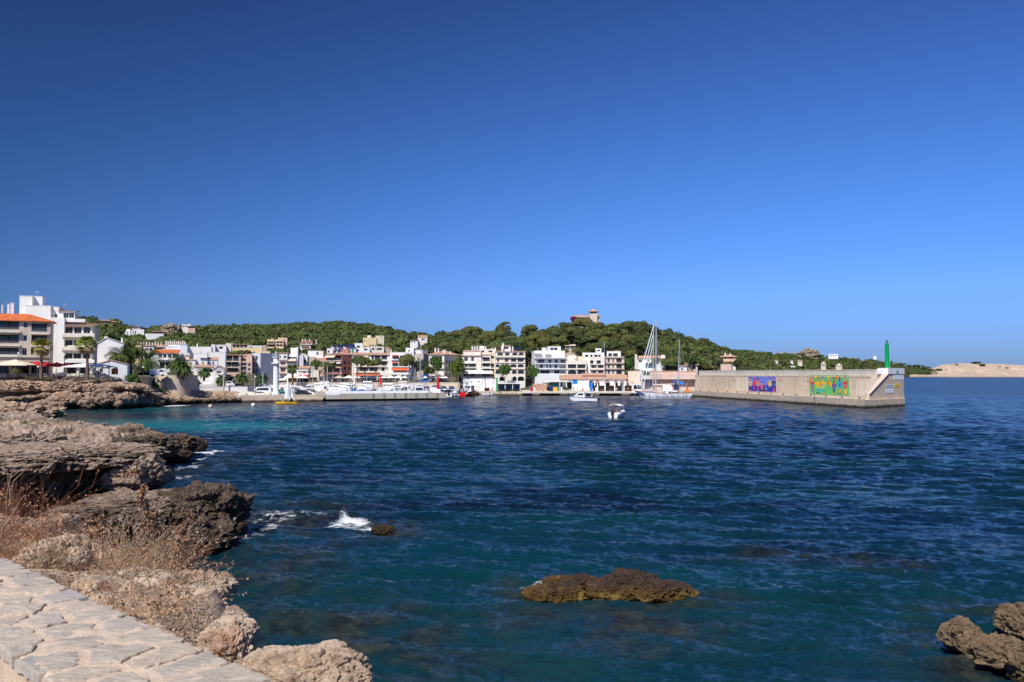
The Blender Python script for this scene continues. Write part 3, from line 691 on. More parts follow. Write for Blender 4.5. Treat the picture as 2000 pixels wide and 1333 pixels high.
# islet
it = empty('rock_islet', W(1195, 1155), 0, 'long low rock islet, golden with weed and dark on its hump, in the open water', 'islet')
def isl(px0, px1, yt, yb, D, ry, sd_, nm='rock'):
 o = rock(px0, px1, yt, yb, D, ry, M['islet'], sd_, None, name=nm, cat=None, lvl=6, amp=.34, strata=.05, sub=.8, flat=.95, jag=.65)
 o.location = o.location - it.location; o.parent = it
isl(1165, 1290, 1119, 1158, 34.0, .9, 31); isl(1240, 1354, 1137, 1166, 33.4, .6, 32); isl(1095, 1180, 1126, 1158, 34.4, .6, 33); isl(1060, 1140, 1126, 1143, 35.2, .35, 34); isl(1030, 1142, 1141, 1168, 33.4, .5, 35); isl(1140, 1250, 1140, 1165, 33.4, .5, 36)
# rocks at the right edge
rock(1843, 1915, 1210, 1290, 26.8, .7, M['rockr'], 37, 'pitted tan rock with a cracked top, leftmost of the rocks at the right edge', under=.6, lvl=6, amp=.26, flat=.9, jag=.6)
rock(1890, 2012, 1248, 1318, 25.6, .7, M['rockr'], 38, 'low tan rock shelf overhanging dark water at the right edge', under=.7, lvl=6, amp=.24, flat=.8, jag=.6)
rock(1960, 2070, 1188, 1262, 27.6, 1.0, M['rockr'], 39, 'rounded brown boulder cut by the right edge', under=.35, lvl=6, amp=.2, flat=.85, jag=.55)
rock(1978, 2080, 1280, 1360, 24.4, .8, M['rockr'], 40, 'dark rock block in the bottom right corner', under=.3, lvl=6)
# near rocks on the bank
G4 = 'pale rocks on the bank beyond the wall'
rock(300, 452, 1124, 1200, 7.0, .34, RN, 51, 'pale pitted rock with a lit top at the edge of the bank', under=.35, lvl=6, jag=.45, group=G4, amp=.14)
rock(372, 478, 1192, 1262, 5.9, .22, RN, 52, 'small pale rock below the pitted rock', under=.3, lvl=6, jag=.45, group=G4, amp=.14)
rock(398, 500, 1216, 1300, 5.15, .20, RN, 53, 'rough sandy rock with a shaded hollow beside the wall', under=.4, lvl=6, jag=.45, group=G4, amp=.2)
rock(470, 712, 1278, 1400, 4.35, .36, RN, 54, 'long flat sandy rock at the foot of the wall near the bottom', under=.3, lvl=7, jag=.45, group=G4, strata=.07, amp=.12)
rock(48, 140, 1058, 1135, 7.2, .5, RN, 55, 'smooth tan rock half buried among the dry shrubs', under=.1, lvl=6, jag=.45, group=G4, amp=.08)
rock(120, 168, 1075, 1125, 7.0, .2, RN, 56, 'dark sided small rock next to the smooth tan rock', under=.2, lvl=5, jag=.45, group=G4)
rock(78, 130, 1010, 1050, 11, .5, RN, 57, 'light rock showing above the dry shrubs', under=.1, lvl=5, jag=.45, group=G4)
# ================================================================ STONE WALL IN FRONT
def stone_wall():
 random.seed(3)
 e = Vector((-.724, .689, 0)); n = Vector((-.689, -.724, 0)); o0 = Vector((-.82, 3.10, 0))
 WD = 0.52; S0, S1 = -2.8, 12.0
 def T(s, t, z): return o0 + e * s + n * t + Vector((0, 0, z))
 root = empty('stone_wall', T(0, 0, 0), 0, 'low promenade wall capped with pale irregular flagstones, in front of the sea', 'wall')
 off = root.location
 b = MB()
 ss = np.linspace(S0, S1, 80)
 for i in range(len(ss) - 1):
  a0, a1 = ss[i], ss[i + 1]
  b.hexa([T(a0, 0.02, 5.2) - off, T(a1, 0.02, 5.2) - off, T(a1, WD, 5.2) - off, T(a0, WD, 5.2) - off], [T(a0, 0.02, 7.378) - off, T(a1, 0.02, 7.378) - off, T(a1, WD, 7.378) - off, T(a0, WD, 7.378) - off])
 b.build('wall_core', M['plaster'], root)
 seeds = []
 s = S0
 row = 0
 while s < S1 + .3:
  w = rnd(.18, .26); k = random.choice([2, 3, 3])
  for j in range(k):
   seeds.append((s + rnd(-.07, .07) + (j % 2) * .11, (j + .5) / k * WD + rnd(-.05, .05)))
  s += w * 1.12
 st = MB()
 for i, (sx, sy) in enumerate(seeds):
  poly = [(S0, -0.03), (S1, -0.03), (S1, WD + .02), (S0, WD + .02)]
  for j, (qx, qy) in enumerate(seeds):
   if i == j or abs(qx - sx) > .8: continue
   mx_, my_ = (sx + qx) / 2, (sy + qy) / 2; dx, dy = qx - sx, qy - sy; Ld = math.hypot(dx, dy)
   gap = .012
   cc = (dx * mx_ + dy * my_) - gap * Ld
   out = []
   for k in range(len(poly)):
    p, q = poly[k], poly[(k + 1) % len(poly)]
    fp = dx * p[0] + dy * p[1] - cc; fq = dx * q[0] + dy * q[1] - cc
    if fp <= 0: out.append(p)
    if (fp <= 0) != (fq <= 0):
     t = fp / (fp - fq); out.append((p[0] + (q[0] - p[0]) * t, p[1] + (q[1] - p[1]) * t))
   poly = out
   if not poly: break
  if len(poly) < 3: continue
  cx = sum(p[0] for p in poly) / len(poly); cy = sum(p[1] for p in poly) / len(poly)
  pts = []
  for k in range(len(poly)):
   p, q = poly[k], poly[(k + 1) % len(poly)]
   ln = math.hypot(q[0] - p[0], q[1] - p[1]); m = max(1, int(ln / .022))
   for a in range(m):
    t = a / m
    x, y = p[0] + (q[0] - p[0]) * t, p[1] + (q[1] - p[1]) * t
    d = math.hypot(x - cx, y - cy) + 1e-6
    corner = .002 if a == 0 else 0.0
    k2 = 1 - (rnd(0, .014) + corner) / d
    pts.append((cx + (x - cx) * k2, cy + (y - cy) * k2))
  if len(pts) < 5: continue
  h = rnd(-.004, .006); tx, ty = rnd(-.02, .02), rnd(-.03, .03)
  def zt(x, y, d): return 7.40 + h + tx * (x - cx) + ty * (y - cy) - d + .003 * math.sin(x * 60 + i)
  rings = []
  for ins, dz in ((0.0, .045), (.001, .008), (.003, .003), (.012, .0)):
   ring = []
   for x, y in pts:
    d = math.hypot(x - cx, y - cy) + 1e-6; k2 = max(.1, 1 - ins / d)
    X_, Y_ = cx + (x - cx) * k2, cy + (y - cy) * k2
    ring.append(T(X_, Y_, zt(X_, Y_, dz)) - off)
   rings.append(ring)
  base = len(st.v); nn = len(pts)
  for r_ in rings: st.v += [tuple(p) for p in r_]
  for r_ in range(3):
   for k in range(nn):
    st.f.append((base + r_ * nn + k, base + r_ * nn + (k + 1) % nn, base + (r_ + 1) * nn + (k + 1) % nn, base + (r_ + 1) * nn + k)); st.m.append(0)
  ci = len(st.v); st.v.append(tuple(T(cx, cy, zt(cx, cy, -.002)) - off))
  for k in range(nn): st.f.append((base + 3 * nn + k, base + 3 * nn + (k + 1) % nn, ci)); st.m.append(0)
 m, t, bs = newmat('flagstone')
 bs.inputs['Roughness'].default_value = .75; bs.inputs['Specular IOR Level'].default_value = .25
 g = nd(t, 'ShaderNodeNewGeometry')
 cr = nd(t, 'ShaderNodeValToRGB')
 for q, (p_, c_) in enumerate([(0, (.37, .33, .285)), (.35, (.45, .385, .305)), (.7, (.50, .40, .29)), (1, (.40, .365, .33))]):
  el = cr.color_ramp.elements[q] if q < 2 else cr.color_ramp.elements.new(p_)
  el.position = p_; el.color = (*c_, 1)
 cr.color_ramp.elements[0].position = 0;
 t.links.new(g.outputs['Random Per Island'], cr.inputs[0])
 n1 = nd(t, 'ShaderNodeTexNoise', Scale=9.0, Detail=8.0, Roughness=.65); t.links.new(g.outputs['Position'], n1.inputs['Vector'])
 mr_ = nd(t, 'ShaderNodeMapRange'); mr_.inputs['From Min'].default_value = .42; mr_.inputs['From Max'].default_value = .72
 t.links.new(n1.outputs['Fac'], mr_.inputs['Value'])
 mx = nd(t, 'ShaderNodeMix', data_type='RGBA'); t.links.new(mr_.outputs[0], mx.inputs['Factor']); t.links.new(cr.outputs[0], mx.inputs['A']); mx.inputs['B'].default_value = (.60, .50, .38, 1)
 n3 = nd(t, 'ShaderNodeTexNoise', Scale=60.0, Detail=4.0, Roughness=.6); t.links.new(g.outputs['Position'], n3.inputs['Vector'])
 mr3 = nd(t, 'ShaderNodeMapRange'); mr3.inputs['From Min'].default_value = .60; mr3.inputs['From Max'].default_value = .72
 t.links.new(n3.outputs['Fac'], mr3.inputs['Value'])
 mx3 = nd(t, 'ShaderNodeMix', data_type='RGBA'); t.links.new(mr3.outputs[0], mx3.inputs['Factor']); t.links.new(mx.outputs['Result'], mx3.inputs['A']); mx3.inputs['B'].default_value = (.24, .21, .19, 1)
 t.links.new(mx3.outputs['Result'], bs.inputs['Base Color'])
 mpp = nd(t, 'ShaderNodeMapping'); mpp.inputs['Rotation'].default_value = (0, 0, R(20)); mpp.inputs['Scale'].default_value = (1, 2.6, 1)
 t.links.new(g.outputs['Position'], mpp.inputs['Vector'])
 n2 = nd(t, 'ShaderNodeTexNoise', Scale=14.0, Detail=10.0, Roughness=.7); t.links.new(mpp.outputs[0], n2.inputs['Vector'])
 bp = nd(t, 'ShaderNodeBump', Strength=.9, Distance=.022); t.links.new(n2.outputs['Fac'], bp.inputs['Height']); t.links.new(bp.outputs[0], bs.inputs['Normal'])
 st.build('flagstones', m, root)
 # lumpy mortar bed between the stones
 xs = np.arange(S0, S1, .012); ts = np.arange(0.0, WD + .001, .012)
 A, B_ = np.meshgrid(xs, ts); a, b_ = A.ravel(), B_.ravel()
 z = 7.395 + .011 * fbm(np.stack([a * 14, b_ * 14, a * 0], 1), 4, 8)
 z = z - .02 * (sstep(.02, 0, b_) + sstep(WD - .02, WD, b_))
 Vv = np.stack([o0.x + e.x * a + n.x * b_ - off.x, o0.y + e.y * a + n.y * b_ - off.y, z - off.z], 1)
 nx = len(xs); q = (np.arange(len(ts) - 1)[:, None] * nx + np.arange(nx - 1)[None, :]).ravel()
 M['mortar'] = mat('sandy_mortar', (0.54, 0.42, 0.31), .95, .12, 20, bump=.8, bscale=110)
 np_mesh('mortar', Vv, np.stack([q, q + 1, q + nx + 1, q + nx], 1), M['mortar'], root, smooth=True)
stone_wall()
pvo = MB()
e_ = [(-.82, 3.1), (-5.2, 7.25)]
pvo.hexa([(3.2, -0.9, 5.3), (-1.25, 2.65, 5.3), (-9.7, 10.75, 5.3), (-16, 4, 5.3), (-9, -6, 5.3)][::-1], [(3.2, -0.9, 6.85), (-1.25, 2.65, 6.85), (-9.7, 10.75, 6.85), (-16, 4, 6.85), (-9, -6, 6.85)][::-1])
tag(pvo.build('promenade', M['paving']), kind='structure')
# ================================================================ DRY PLANTS ON THE BANK
M['twig'] = mat('dry_twig', (0.38, 0.26, 0.16), .85, .25, 6, isl=.35)
M['twigr'] = mat('rusty_twig', (0.27, 0.115, 0.06), .9, .3, 5, isl=.4)
M['dleaf'] = mat('dead_leaf', (0.34, 0.20, 0.115), .9, .3, 6, isl=.45)
M['dleafg'] = mat('grey_dead_leaf', (0.30, 0.24, 0.18), .9, .3, 6, isl=.4)
M['gleaf'] = mat('green_leaf', (0.07, 0.12, 0.03), .7, .3, 6, isl=.4)
def rdir(up=0.3):
 a = rnd(0, 6.283); z = rnd(up, 1); r_ = math.sqrt(max(0, 1 - z * z))
 return Vector((r_ * math.cos(a), r_ * math.sin(a), z))
def dry_shrub(x, y, h, r, n, label, mt, ml, leaves=5, seed=0, z=None, tk=.0035, group='dry shrubs on the bank beyond the wall', ls=.02):
 random.seed(seed)
 z = bank_z(x, y) - .05 if z is None else z
 root = empty('dry_shrub', (x, y, z), 0, label, 'shrub', group)
 b = MB(); lf = MB()
 for i in range(n):
  a = rnd(0, 6.283); rr = r * math.sqrt(rnd(0, 1)) * .45
  p = Vector((rr * math.cos(a), rr * math.sin(a), 0)); d = (Vector((math.cos(a), math.sin(a), 0)) * rnd(.2, 1.0) * r + Vector((rnd(-.2, .2) * r, rnd(-.2, .2) * r, h * rnd(.45, 1.0))))
  L_ = d.length; d.normalize(); pts = [p]; seg = 4
  for k in range(seg):
   d = (d + Vector((rnd(-.25, .25), rnd(-.25, .25), rnd(-.25, .12)))).normalized()
   pts.append(pts[-1] + d * L_ / seg)
  b.path(pts, [tk * (1 - .7 * k / seg) for k in range(seg + 1)], 3)
  for k in range(2):
   q = pts[random.randint(1, seg)]; dd = (d + rdir(-.2) * .9).normalized(); b.tube(q, q + dd * L_ * .3, tk * .5, tk * .25, 3)
   for w in range(leaves):
    c = q + dd * L_ * rnd(0, .32) + Vector((rnd(-1, 1), rnd(-1, 1), rnd(-1, 1))) * ls * .8
    u = rdir(-1) * ls * rnd(.5, 1.1); v = u.cross(rdir(-1)).normalized() * ls * rnd(.35, .7)
    lf.quad(c - u, c + v, c + u, c - v)
 b.build('stems', mt, root);
 if leaves: lf.build('leaves', ml, root)
 return root
def dry_stalk(x, y, h, lean, label, seed, heads=True, tk=.006, z=None):
 random.seed(seed)
 z = bank_z(x, y) - .03 if z is None else z
 root = empty('dry_stalk', (x, y, z), 0, label, 'dead plant', 'dry stalks standing over the bank')
 b = MB(); hd = MB()
 def branch(p, d, L_, r_, lvl):
  pts = [p]; seg = 6
  for k in range(seg):
   d = (d + Vector((rnd(-.14, .14), rnd(-.14, .14), rnd(-.12, .08)))).normalized(); pts.append(pts[-1] + d * L_ / seg)
   if lvl < 2 and k > 1 and random.random() < .75: branch(pts[-1], (d + rdir(-.3) * .9).normalized(), L_ * rnd(.25, .5), r_ * .55, lvl + 1)
   if heads and (lvl > 0 or k > 2):
    for w in range(3):
     c = pts[-1] + Vector((rnd(-1, 1), rnd(-1, 1), rnd(-1, 1))) * .02
     for q_ in range(4):
      u = rdir(-1) * rnd(.008, .018); v = u.cross(rdir(-1)).normalized() * rnd(.006, .013); hd.quad(c - u, c + v, c + u, c - v)
  b.path(pts, [r_ * (1 - .75 * k / seg) for k in range(seg + 1)], 4)
 branch(Vector((0, 0, 0)), Vector((lean[0], lean[1], 1)).normalized(), h, tk, 0)
 b.build('stem', M['twig'], root)
 if heads: hd.build('seed_heads', M['dleaf'], root)
T_, TR, DL, DG = M['twig'], M['twigr'], M['dleaf'], M['dleafg']
shr = [(-4.9, 7.6, .75, .8, 240, 'tall rusty dry bush at the left edge of the bank', TR, DL, 4), (-5.6, 9.2, .65, .9, 220, 'reddish dry bush behind the tallest bush at the left edge', TR, TR, 4), (-4.0, 7.3, .45, .6, 170, 'low tangled dry bush in front of the smooth tan rock', TR, DL, 4),
  (-3.3, 7.0, .50, .6, 200, 'bushy dry clump with tan leaves in the middle of the bank', T_, DL, 6), (-2.75, 6.6, .36, .5, 190, 'dense tan leafed shrub behind the pale pitted rock', T_, DL, 7), (-2.95, 5.75, .30, .45, 170, 'brown shrub pressed against the wall coping', TR, DG, 6),
  (-2.35, 5.45, .22, .42, 170, 'low crumbly brown shrub below the pitted rock', T_, DL, 7), (-2.0, 5.05, .17, .33, 150, 'grey brown cushion shrub beside the wall', T_, DG, 6), (-1.72, 4.95, .13, .22, 140, 'small twiggy grey cushion nearest the camera', DG, DG, 3),
  (-3.8, 8.6, .5, .7, 170, 'dry bush on the cliff edge with feathery top', T_, DG, 5), (-6.9, 10.6, .6, .9, 190, 'far dry bush at the left end of the bank', TR, DL, 4), (-3.2, 7.9, .42, .5, 150, 'dark brown bush under the tall seed stalk', TR, DG, 5), (-4.4, 6.4, .42, .5, 150, 'rust coloured grass clump by the first coping stones', TR, TR, 3)]
for i, (x, y, h, r_, n, lb, mt, ml, lv) in enumerate(shr):
 f_ = 1.0 if x < -3.1 or y > 7 else .66
 dry_shrub(x, y, h * (.9 if f_ == 1 else .62), r_ * 1.0, int(n * f_ * 1.05), lb, mt, ml, max(2, lv - 2), 100 + i, ls=.0125 if y < 8 else .018, tk=.0026)
for i, (x, y, h, ln, lb, hd) in enumerate([(-3.05, 7.6, .52, (.05, 0), 'tallest dry stalk with seed heads against the dark cliff', True), (-3.35, 7.4, .40, (-.1, .1), 'dry stalk with round seed heads left of the tallest', True), (-2.75, 7.0, .36, (.15, .1), 'short branching seed stalk at the cliff edge', True),
          (-4.6, 7.0, .9, (.45, .05), 'long bare bent stem leaning right over the bushes', False), (-4.2, 6.6, .85, (.35, -.2), 'thin bare stem arching over the tan rock', False), (-5.0, 6.9, 1.0, (-.1, .1), 'bare grey stem at the far left', False), (-3.7, 6.2, .7, (.5, -.1), 'pale straw stem leaning over the wall coping', False),
          (-2.9, 5.9, .55, (.55, .2), 'straight straw stem sticking up beside the wall', False), (-2.35, 5.2, .45, (.45, .3), 'single pale straw crossing the brown shrub', False), (-4.9, 8.3, 1.1, (-.55, .2), 'pale forked branch bending left near the cliff', False)]):
 dry_stalk(x, y, h, ln, lb, 200 + i, hd, tk=.0045 if hd else .006)
tag(dry_shrub(-52, 82, .8, 1.0, 90, 'bright green cushion plant on the rocky point', M['gleaf'], M['gleaf'], 9, 300, z=3.3, tk=.02, group='green plants on the rocky point', ls=.09))
tag(dry_shrub(-46, 84, .5, .8, 60, 'smaller green plant right of the bright green cushion', M['gleaf'], M['gleaf'], 9, 301, z=3.2, tk=.02, group='green plants on the rocky point', ls=.09))
M['gleaf2'] = mat('bright_succulent', (0.16, 0.26, 0.03), .6, .2, 2, isl=.3)
for o in bpy.data.objects:
 if o.name.startswith('leaves') and o.parent and o.parent.get('group', '') == 'green plants on the rocky point': o.data.materials[0] = M['gleaf2']
# ================================================================ HILLS AND WOODS
PX = [-400, 0, 200, 380, 400, 500, 510, 890, 900, 1240, 1300, 1400, 1500, 1600, 1700, 1780, 1900, 2400]
Y0 = [262, 262, 262, 268, 300, 300, 374, 374, 372, 372, 372, 420, 600, 900, 1400, 2095, 2100, 2100]
Z0 = [7.7, 7.7, 7.6, 6.5, 4.0, 4.0, 4.6, 4.6, 1.35, 1.35, 1.4, 3, 3, 3, 3, 2, 2, 2]
PC = [-400, 0, 100, 150, 200, 240, 270, 320, 350, 400, 500, 560, 620, 700, 740, 800, 850, 940, 985, 1010, 1050, 1090, 1140, 1200, 1240, 1290, 1330, 1360, 1400, 1450, 1500, 1570, 1640, 1700, 1750, 1790, 1835, 1860, 2400]
SK = [640, 630, 626, 622, 618, 632, 642, 638, 636, 636, 633, 632, 628, 630, 634, 647, 656, 644, 644, 650, 642, 636, 630, 632, 634, 645, 652, 658, 672, 682, 688, 690, 696, 701, 706, 712, 719, 728, 728]
YC = [430, 450, 500, 520, 520, 540, 620, 700, 720, 720, 720, 720, 720, 720, 700, 640, 560, 520, 500, 500, 500, 500, 500, 500, 520, 560, 600, 640, 720, 850, 1000, 1250, 1500, 1800, 2150, 2240, 2240, 2240, 2240]
PC2 = np.array(PC, float)
TREEH = 8.0
ZC = [8.5 + (730 - s) * d / F - TREEH for s, d in zip(SK, YC)]
def hill_z(x, y):
 px = 1000 + F * x / y
 y0 = np.interp(px, PX, Y0); z0 = np.interp(px, PX, Z0); yc = np.interp(px, PC, YC); zc = np.interp(px, PC, ZC)
 t = (y - y0) / (yc - y0)
 up = z0 + (zc - z0) * np.clip(t, 0, 1) ** 1.05
 return np.where(t <= 1, up, zc - np.clip(t - 1, 0, 3) * (zc - z0) * 1.2)
def hz(x, y): return float(hill_z(np.array([x * 1.0]), np.array([y * 1.0]))[0])
def build_hill():
 us = np.linspace(-0.86, 0.492, 420); tt = np.concatenate([[-.0001], np.linspace(0, 1.0, 70), np.linspace(1.05, 1.9, 12)])
 V = []
 for t in tt:
  px = 1000 + F * us; y0 = np.interp(px, PX, Y0); yc = np.interp(px, PC, YC)
  y = y0 + np.maximum(t, 0) * (yc - y0); x = us * y
  z = hill_z(x, y) if t >= 0 else np.full_like(x, -1.5)
  z = z + (0.5 * fbm(np.stack([x / 12, y / 12, x * 0], 1), 3, 5) if t > .2 else 0)
  V.append(np.stack([x, y, z], 1))
 V = np.concatenate(V); nx = len(us); a = (np.arange(len(tt) - 1)[:, None] * nx + np.arange(nx - 1)[None, :]).ravel()
 tag(np_mesh('hill', V, np.stack([a, a + 1, a + nx + 1, a + nx], 1), M['hillside'], smooth=True), kind='structure')
build_hill()
M['pine'] = foliage('pine_foliage', (0.175, 0.185, 0.055), (0.095, 0.118, 0.036), sc=.11, isl=.25)
M['pined'] = foliage('dark_foliage', (0.090, 0.108, 0.038), (0.055, 0.075, 0.028), sc=.08)
M['pineb'] = foliage('broadleaf_foliage', (0.10, 0.165, 0.030), (0.06, 0.11, 0.025), sc=.1)
M['trunk'] = mat('tree_bark', (0.22, 0.16, 0.12), .9, .2, 1.0)
def crown_arrays(rs, n, size, lobes=7, flat=.55, low=-.25):
 """leaf clumps spread over the lobes of an umbrella pine crown of radius 1"""
 C = []; Rl = []
 for i in range(lobes):
  a = rs.rand() * 6.283; r_ = math.sqrt(rs.rand()) * .62
  C.append((r_ * math.cos(a), r_ * math.sin(a), rs.uniform(-.15, .30) * flat * 1.6 - .25 * r_ * flat)); Rl.append(rs.uniform(.30, .48))
 C.append((0, 0, .12 * flat)); Rl.append(.55)
 C = np.array(C); Rl = np.array(Rl)
 k = rs.randint(0, len(C), n)
 d = rs.normal(size=(n, 3)); d[:, 2] = np.abs(d[:, 2]) * 1.0 + low; d /= np.linalg.norm(d, axis=1)[:, None]
 p = C[k] + d * Rl[k][:, None] * np.array([1, 1, flat * 1.25]) * rs.uniform(.8, 1.05, (n, 1))
 nr = d + rs.normal(scale=.28, size=(n, 3)); nr /= np.linalg.norm(nr, axis=1)[:, None]
 u = np.cross(nr, rs.normal(size=(n, 3))); u /= np.linalg.norm(u, axis=1)[:, None]
 v = np.cross(nr, u)
 s = size * rs.uniform(.6, 1.3, (n, 1))
 V = np.stack([p - u * s, p - v * s * .7, p + u * s, p + v * s * .7], 1).reshape(-1, 3)
 Q = np.arange(n * 4).reshape(n, 4)
 return V, Q
def trunk_mb(h, r, rs, crown_r, bare=.55, crown_h=None):
 b = MB();
 lean = Vector((rs.uniform(-.12, .12), rs.uniform(-.08, .08), 1)); top = lean * h * bare
 mid = lean * h * bare * .5 + Vector((rs.uniform(-.3, .3), 0, 0))
 b.path([Vector((0, 0, -1.0)), mid, top], [r, r * .8, r * .6], 6)
 for i in range(5):
  a = rs.rand() * 6.283
  e = top + Vector((math.cos(a) * crown_r * .6, math.sin(a) * crown_r * .6, h * (1 - bare) * .55))
  m_ = (top + e) / 2 + Vector((math.cos(a) * crown_r * .12, math.sin(a) * crown_r * .12, -h * .03))
  b.path([top - lean * h * .05 * i, m_, e], [r * .4, r * .25, r * .1], 5)
 return b
protos = {}
def make_proto(kind, seed):
 rs = np.random.RandomState(seed)
 if kind == 'pine': rr, h, n, sz, flat, bare, mt = 4.6, 9.0, 1000, .088, .55, .50, M['pine']
 elif kind == 'bigpine': rr, h, n, sz, flat, bare, mt = 7.0, 14.0, 2200, .062, .62, .50, M['pine']
 elif kind == 'dark': rr, h, n, sz, flat, bare, mt = 5.0, 10.0, 900, .10, .85, .35, M['pined']
 elif kind == 'broad': rr, h, n, sz, flat, bare, mt = 3.6, 8.0, 900, .10, .95, .35, M['pineb']
 elif kind == 'umbrella': rr, h, n, sz, flat, bare, mt = 4.2, 15.0, 900, .09, .42, .80, M['pine']
 V, Q = crown_arrays(rs, n, sz, 9 if kind == 'bigpine' else 7, flat, low=-.30 if kind in ('dark', 'broad') else -.12)
 V = V * rr; zc = h - (V[:, 2].max())
 V[:, 2] += zc
 return V, Q, trunk_mb(h, h * .028, rs, rr, bare), mt, h
TREES = 0
def tree(kind, x, y, z, s, label, cat='tree', group=None, seed=1, sz=None, name=None):
 key = (kind, seed % 4)
 nm = name or ('pine_tree' if kind in ('pine', 'bigpine', 'umbrella') else 'leafy_tree')
 if key not in protos:
  V, Q, tb, mt, h = make_proto(kind, 700 + seed % 4 + 10 * len(kind))
  root = empty(nm, (0, 0, 0)); c = np_mesh('crown', V, Q, mt, root); t = tb.build('trunk', M['trunk'], root, smooth=True)
  protos[key] = (root, c, t)
 else:
  r0, c0, t0 = protos[key]
  root = r0.copy(); COL.objects.link(root); root.name = nm
  c = c0.copy(); COL.objects.link(c); c.parent = root; t = t0.copy(); COL.objects.link(t); t.parent = root
  for k_ in list(root.keys()): del root[k_]
 root.location = (x, y, z); root.rotation_euler = (0, 0, (seed * 2.39) % 6.283); root.scale = (s, s, sz or s)
 return tag(root, label, cat, group)
def tree_px(kind, px, ytop, ybase, D, wpx, label, seed=1, group=None, cat='tree', name=None):
 a = P(px, ytop, D); b = P(px, ybase, D)
 base = {'pine': (4.6, 9.0), 'bigpine': (7.0, 14.0), 'dark': (5.0, 10.0), 'broad': (3.6, 8.0), 'umbrella': (4.2, 15.0)}[kind]
 s = wpx * D / F / 2 / base[0] * 1.03; sz = (a.z - b.z) / base[1]
 return tree(kind, b.x, b.y, b.z, s, label, cat, group, seed, sz, name)
CLEAR = []   # (px0, px1, D0, D1) kept free of woodland
# ================================================================ BUILDINGS
ROOF_Y = 0
def arch_pts(x0, x1, z0, z1, n=8, rise=.45):
 """outline of an arched opening, from bottom left over the arch to bottom right"""
 r_ = (x1 - x0) / 2; h = min(r_, (z1 - z0) * rise); zs = z1 - h
 return [(x0, z0)] + [((x0 + x1) / 2 - r_ * math.cos(math.pi * i / n), zs + h * math.sin(math.pi * i / n)) for i in range(n + 1)] + [(x1, z0)]
def wall_mesh(mb, x0, x1, z0, z1, y, ops, thick):
 """front wall at depth y with openings (ox0, ox1, oz0, oz1, arched, recess)"""
 xs = sorted({x0, x1, *[o[0] for o in ops], *[o[1] for o in ops]}); zs = sorted({z0, z1, *[o[2] for o in ops], *[o[3] for o in ops]})
 for i in range(len(xs) - 1):
  for k in range(len(zs) - 1):
   cx, cz = (xs[i] + xs[i + 1]) / 2, (zs[k] + zs[k + 1]) / 2
   if xs[i + 1] - xs[i] < 1e-4 or zs[k + 1] - zs[k] < 1e-4: continue
   if any(o[0] < cx < o[1] and o[2] < cz < o[3] for o in ops): continue
   mb.quad((xs[i], y, zs[k]), (xs[i + 1], y, zs[k]), (xs[i + 1], y, zs[k + 1]), (xs[i], y, zs[k + 1]))
 for a, b, c, d, ar, rec in ops:
  mb.quad((a, y, c), (a, y, d), (a, y + rec, d), (a, y + rec, c))
  mb.quad((b, y, d), (b, y, c), (b, y + rec, c), (b, y + rec, d))
  mb.quad((a, y, c), (a, y + rec, c), (b, y + rec, c), (b, y, c))
  mb.quad((a, y, d), (b, y, d), (b, y + rec, d), (a, y + rec, d))
  mb.quad((a, y + rec, c), (b, y + rec, c), (b, y + rec, d), (a, y + rec, d), 1 if rec > .6 else 0)  # deep backs take the shade-darkened colour
  if ar:
   pts = arch_pts(a, b, c, d); n = len(pts)
   top = [(x, z) for x, z in pts[1:-1]]
   m_ = len(top) // 2
   mb.add([(a, y, d)] + [(x, y, z) for x, z in top[:m_ + 1]], [tuple([0] + list(range(m_ + 1, 0, -1)))] if False else [(0, i + 1, i + 2) for i in range(m_)])
   mb.add([(b, y, d)] + [(x, y, z) for x, z in top[m_:]], [(0, i + 1, i + 2) for i in range(len(top) - m_ - 1)])
   for (xa, za), (xb, zb) in zip(top[:-1], top[1:]): mb.quad((xa, y, za), (xa, y + .3, za), (xb, y + .3, zb), (xb, y, zb))
def railing(mb, x0, x1, z, y, h=.95, solid=False, step=.16):
 mb.box(x0, x1, y - .02, y + .02, z + h - .04, z + h)
 mb.box(x0, x1, y - .015, y + .015, z + .06, z + .09)
 n = max(2, int((x1 - x0) / step))
 for i in range(n + 1):
  x = x0 + (x1 - x0) * i / n; mb.box(x - .012, x + .012, y - .012, y + .012, z, z + h - .04)
def tile_roof(mb, x0, x1, y0, y1, ze, zr, kind='shed', over=.45, t=.14):
 """tiled roof rising from the eave ze at the front to the ridge zr"""
 a, b = x0 - over, x1 + over; f = y0 - over
 n = max(3, int((b - a) / .55))
 if kind == 'hip':
  ym = (y0 + y1) / 2; rr = min((b - a) * .45, (ym - f)); g = y1 + over
  P_ = [(a, f, ze), (b, f, ze), (b, g, ze), (a, g, ze), (a + rr, ym, zr), (b - rr, ym, zr)]
  lo = [(p[0], p[1], p[2] - t) for p in P_[:4]]
  mb.add(P_ + lo, [(0, 1, 5, 4), (1, 2, 5), (2, 3, 4, 5), (3, 0, 4), (6, 7, 1, 0), (7, 8, 2, 1), (8, 9, 3, 2), (9, 6, 0, 3), (9, 8, 7, 6)])
  for i in range(n):
   x = a + (b - a) * (i + .5) / n; kx = min(1, (x - a) / rr, (b - x) / rr)
   if kx > .08: mb.tube((x, f, ze + .04), (x, f + (ym - f) * kx * .97, ze + (zr - ze) * kx * .97 + .04), .07, .07, 5)
 else:
  yb = y1
  mb.hexa([(a, f, ze - t), (b, f, ze - t), (b, yb, zr - t), (a, yb, zr - t)][::-1], [(a, f, ze), (b, f, ze), (b, yb, zr), (a, yb, zr)][::-1])
  for i in range(n + 1):
   x = a + .05 + (b - a - .1) * i / n; mb.tube((x, f - .02, ze + .03), (x, yb, zr + .03), .07, .07, 5)
